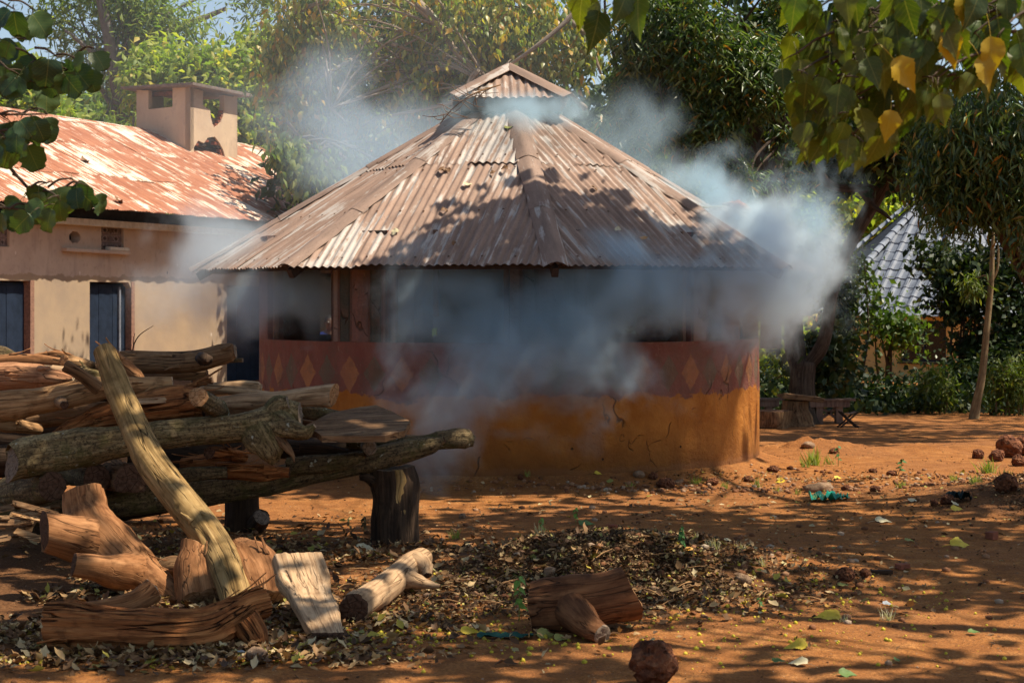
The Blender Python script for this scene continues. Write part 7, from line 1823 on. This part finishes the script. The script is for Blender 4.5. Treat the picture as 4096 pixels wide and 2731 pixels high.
for sx in (-1, 1):
    for sy in (-1, 1): link('leg', box_mesh('leg', .06, .06, P.z-sc_*.80-.045-.06, .003, (P.x+sx*.54, P.y+.05+sy*.25, (P.z-sc_*.80-.045+.06)/2)), ST_, MAT_DARKWOOD)

# ================================================================== SMOKE
def smoke_mat(name, dens, scale, thr, col=(.66, .78, .95), soft=.5, seed=0.0, edge=.55, g=.6):
    m = M(name); oc = m.n('TexCoord').outputs['Object']; p = m.pos()
    p = m.n('VectorMath', {'operation': 'ADD'}, i0=p, i1=(seed*7.1, seed*3.3, seed)).outputs[0]
    w = m.n('TexNoise', None, Vector=p, Scale=scale*.8, Detail=2.0).outputs[1]
    p2 = m.n('VectorMath', {'operation': 'ADD'}, i0=p, i1=m.n('VectorMath', {'operation': 'SCALE'}, i0=w, Scale=.55/scale*1.2).outputs[0]).outputs[0]
    nz = m.noise(p2, scale, 5, .58)
    r_ = m.n('VectorMath', {'operation': 'LENGTH'}, i0=oc).outputs['Value']
    fall = m.math('SUBTRACT', 1.0, r_)                     # 1 at the heart, 0 at the rim
    q = m.math('ADD', m.math('MULTIPLY', fall, edge*2.0), m.math('MULTIPLY', m.math('SUBTRACT', nz, thr), 2.4))
    q = m.n('MapRange', {'interpolation_type': 'SMOOTHSTEP'}, Value=q).outputs[0]
    rim = m.n('MapRange', {'interpolation_type': 'SMOOTHSTEP'}, Value=fall).outputs[0]
    for nd in m.t.nodes:
        if nd.bl_idname == 'ShaderNodeMapRange':
            nd.inputs['From Min'].default_value = .12 if nd.outputs[0] == q else 0.0
            nd.inputs['From Max'].default_value = (.12+soft) if nd.outputs[0] == q else .45
    d = m.math('MULTIPLY', m.math('MULTIPLY', q, rim), dens)
    v = m.n('VolumePrincipled', None, Color=col, Density=d, Anisotropy=g)
    m.t.links.new(v.outputs[0], m.out.inputs['Volume'])
    return m.m
def smoke(label, x, y, d, rx, ry, rd, dens, scale=1.6, thr=.62, seed=0, soft=.45, edge=.42, rot=0.0, col=(.64, .87, 1.0), g=.3):
    bm = bmesh.new(); bmesh.ops.create_icosphere(bm, subdivisions=3, radius=1.0); me = bpy.data.meshes.new('smoke'); bm.to_mesh(me); bm.free()
    o = link('smoke', me, None, smoke_mat('smoke_%d' % seed, dens, scale, thr, col, soft, seed, edge, g)); o.location = W(x, y, d); k = d/F
    o.scale = (rx*k, rd, ry*k); o.rotation_euler = (0, rot, 0); return tag(o, label, 'smoke', kind='stuff')
smoke('blue smoke pouring out under the eave on the right half of the hut', 1330, 690, 16.3, 740, 200, .80, 3.1, 1.15, .52, 1)
smoke('thick pale smoke billowing past the right corner of the hut', 1740, 620, 17.2, 270, 270, 1.25, 3.4, 1.7, .55, 2, .5, .5, g=.2, col=(.76, .91, 1.0))
smoke('smoke curling up behind the right slope of the hut roof', 1670, 480, 18.8, 330, 210, 1.3, 1.8, 1.5, .60, 3, g=.4)
smoke('drifting smoke over the painted band in the middle of the hut wall', 1260, 850, 16.0, 540, 240, .75, 2.2, 1.3, .57, 4)
smoke('low smoke sinking along the wall behind the right end of the wood pile', 1010, 940, 15.7, 260, 280, .8, 1.35, 1.1, .57, 5)
smoke('smoke drifting from the left eave in front of the long building', 560, 620, 18.4, 380, 240, 1.3, .85, 1.2, .55, 6, col=(.76, .90, 1.0))
smoke('thin blue smoke hanging between the chimney and the roof cap', 870, 330, 22.0, 520, 300, 2.0, .42, .8, .54, 7, col=(.66, .85, 1.0))
smoke('smoke seeping from under the roof cap', 1180, 262, 18.2, 250, 95, .9, 1.7, 1.8, .56, 8)
smoke('thin smoke trailing right of the roof cap before the dark trees', 1430, 380, 19.8, 420, 230, 1.4, .55, 1.0, .56, 9)
smoke('smoke filling the inside of the hut', 1172, 640, 19.06, 500, 200, 2.4, .8, .9, .42, 10, edge=.8)
smoke('faint blue haze drifting before the trees behind the hut', 760, 180, 27.5, 1000, 420, 3.0, .020, .4, .35, 11, edge=.9, col=(.80, .92, 1.0))
smoke('thin blue smoke in front of the left hut window', 690, 690, 17.2, 230, 170, .5, 1.9, 1.4, .53, 12)
smoke('faint wisps of smoke fraying towards the forked tree', 1850, 540, 18.6, 210, 260, 1.0, .9, 2.4, .60, 13)
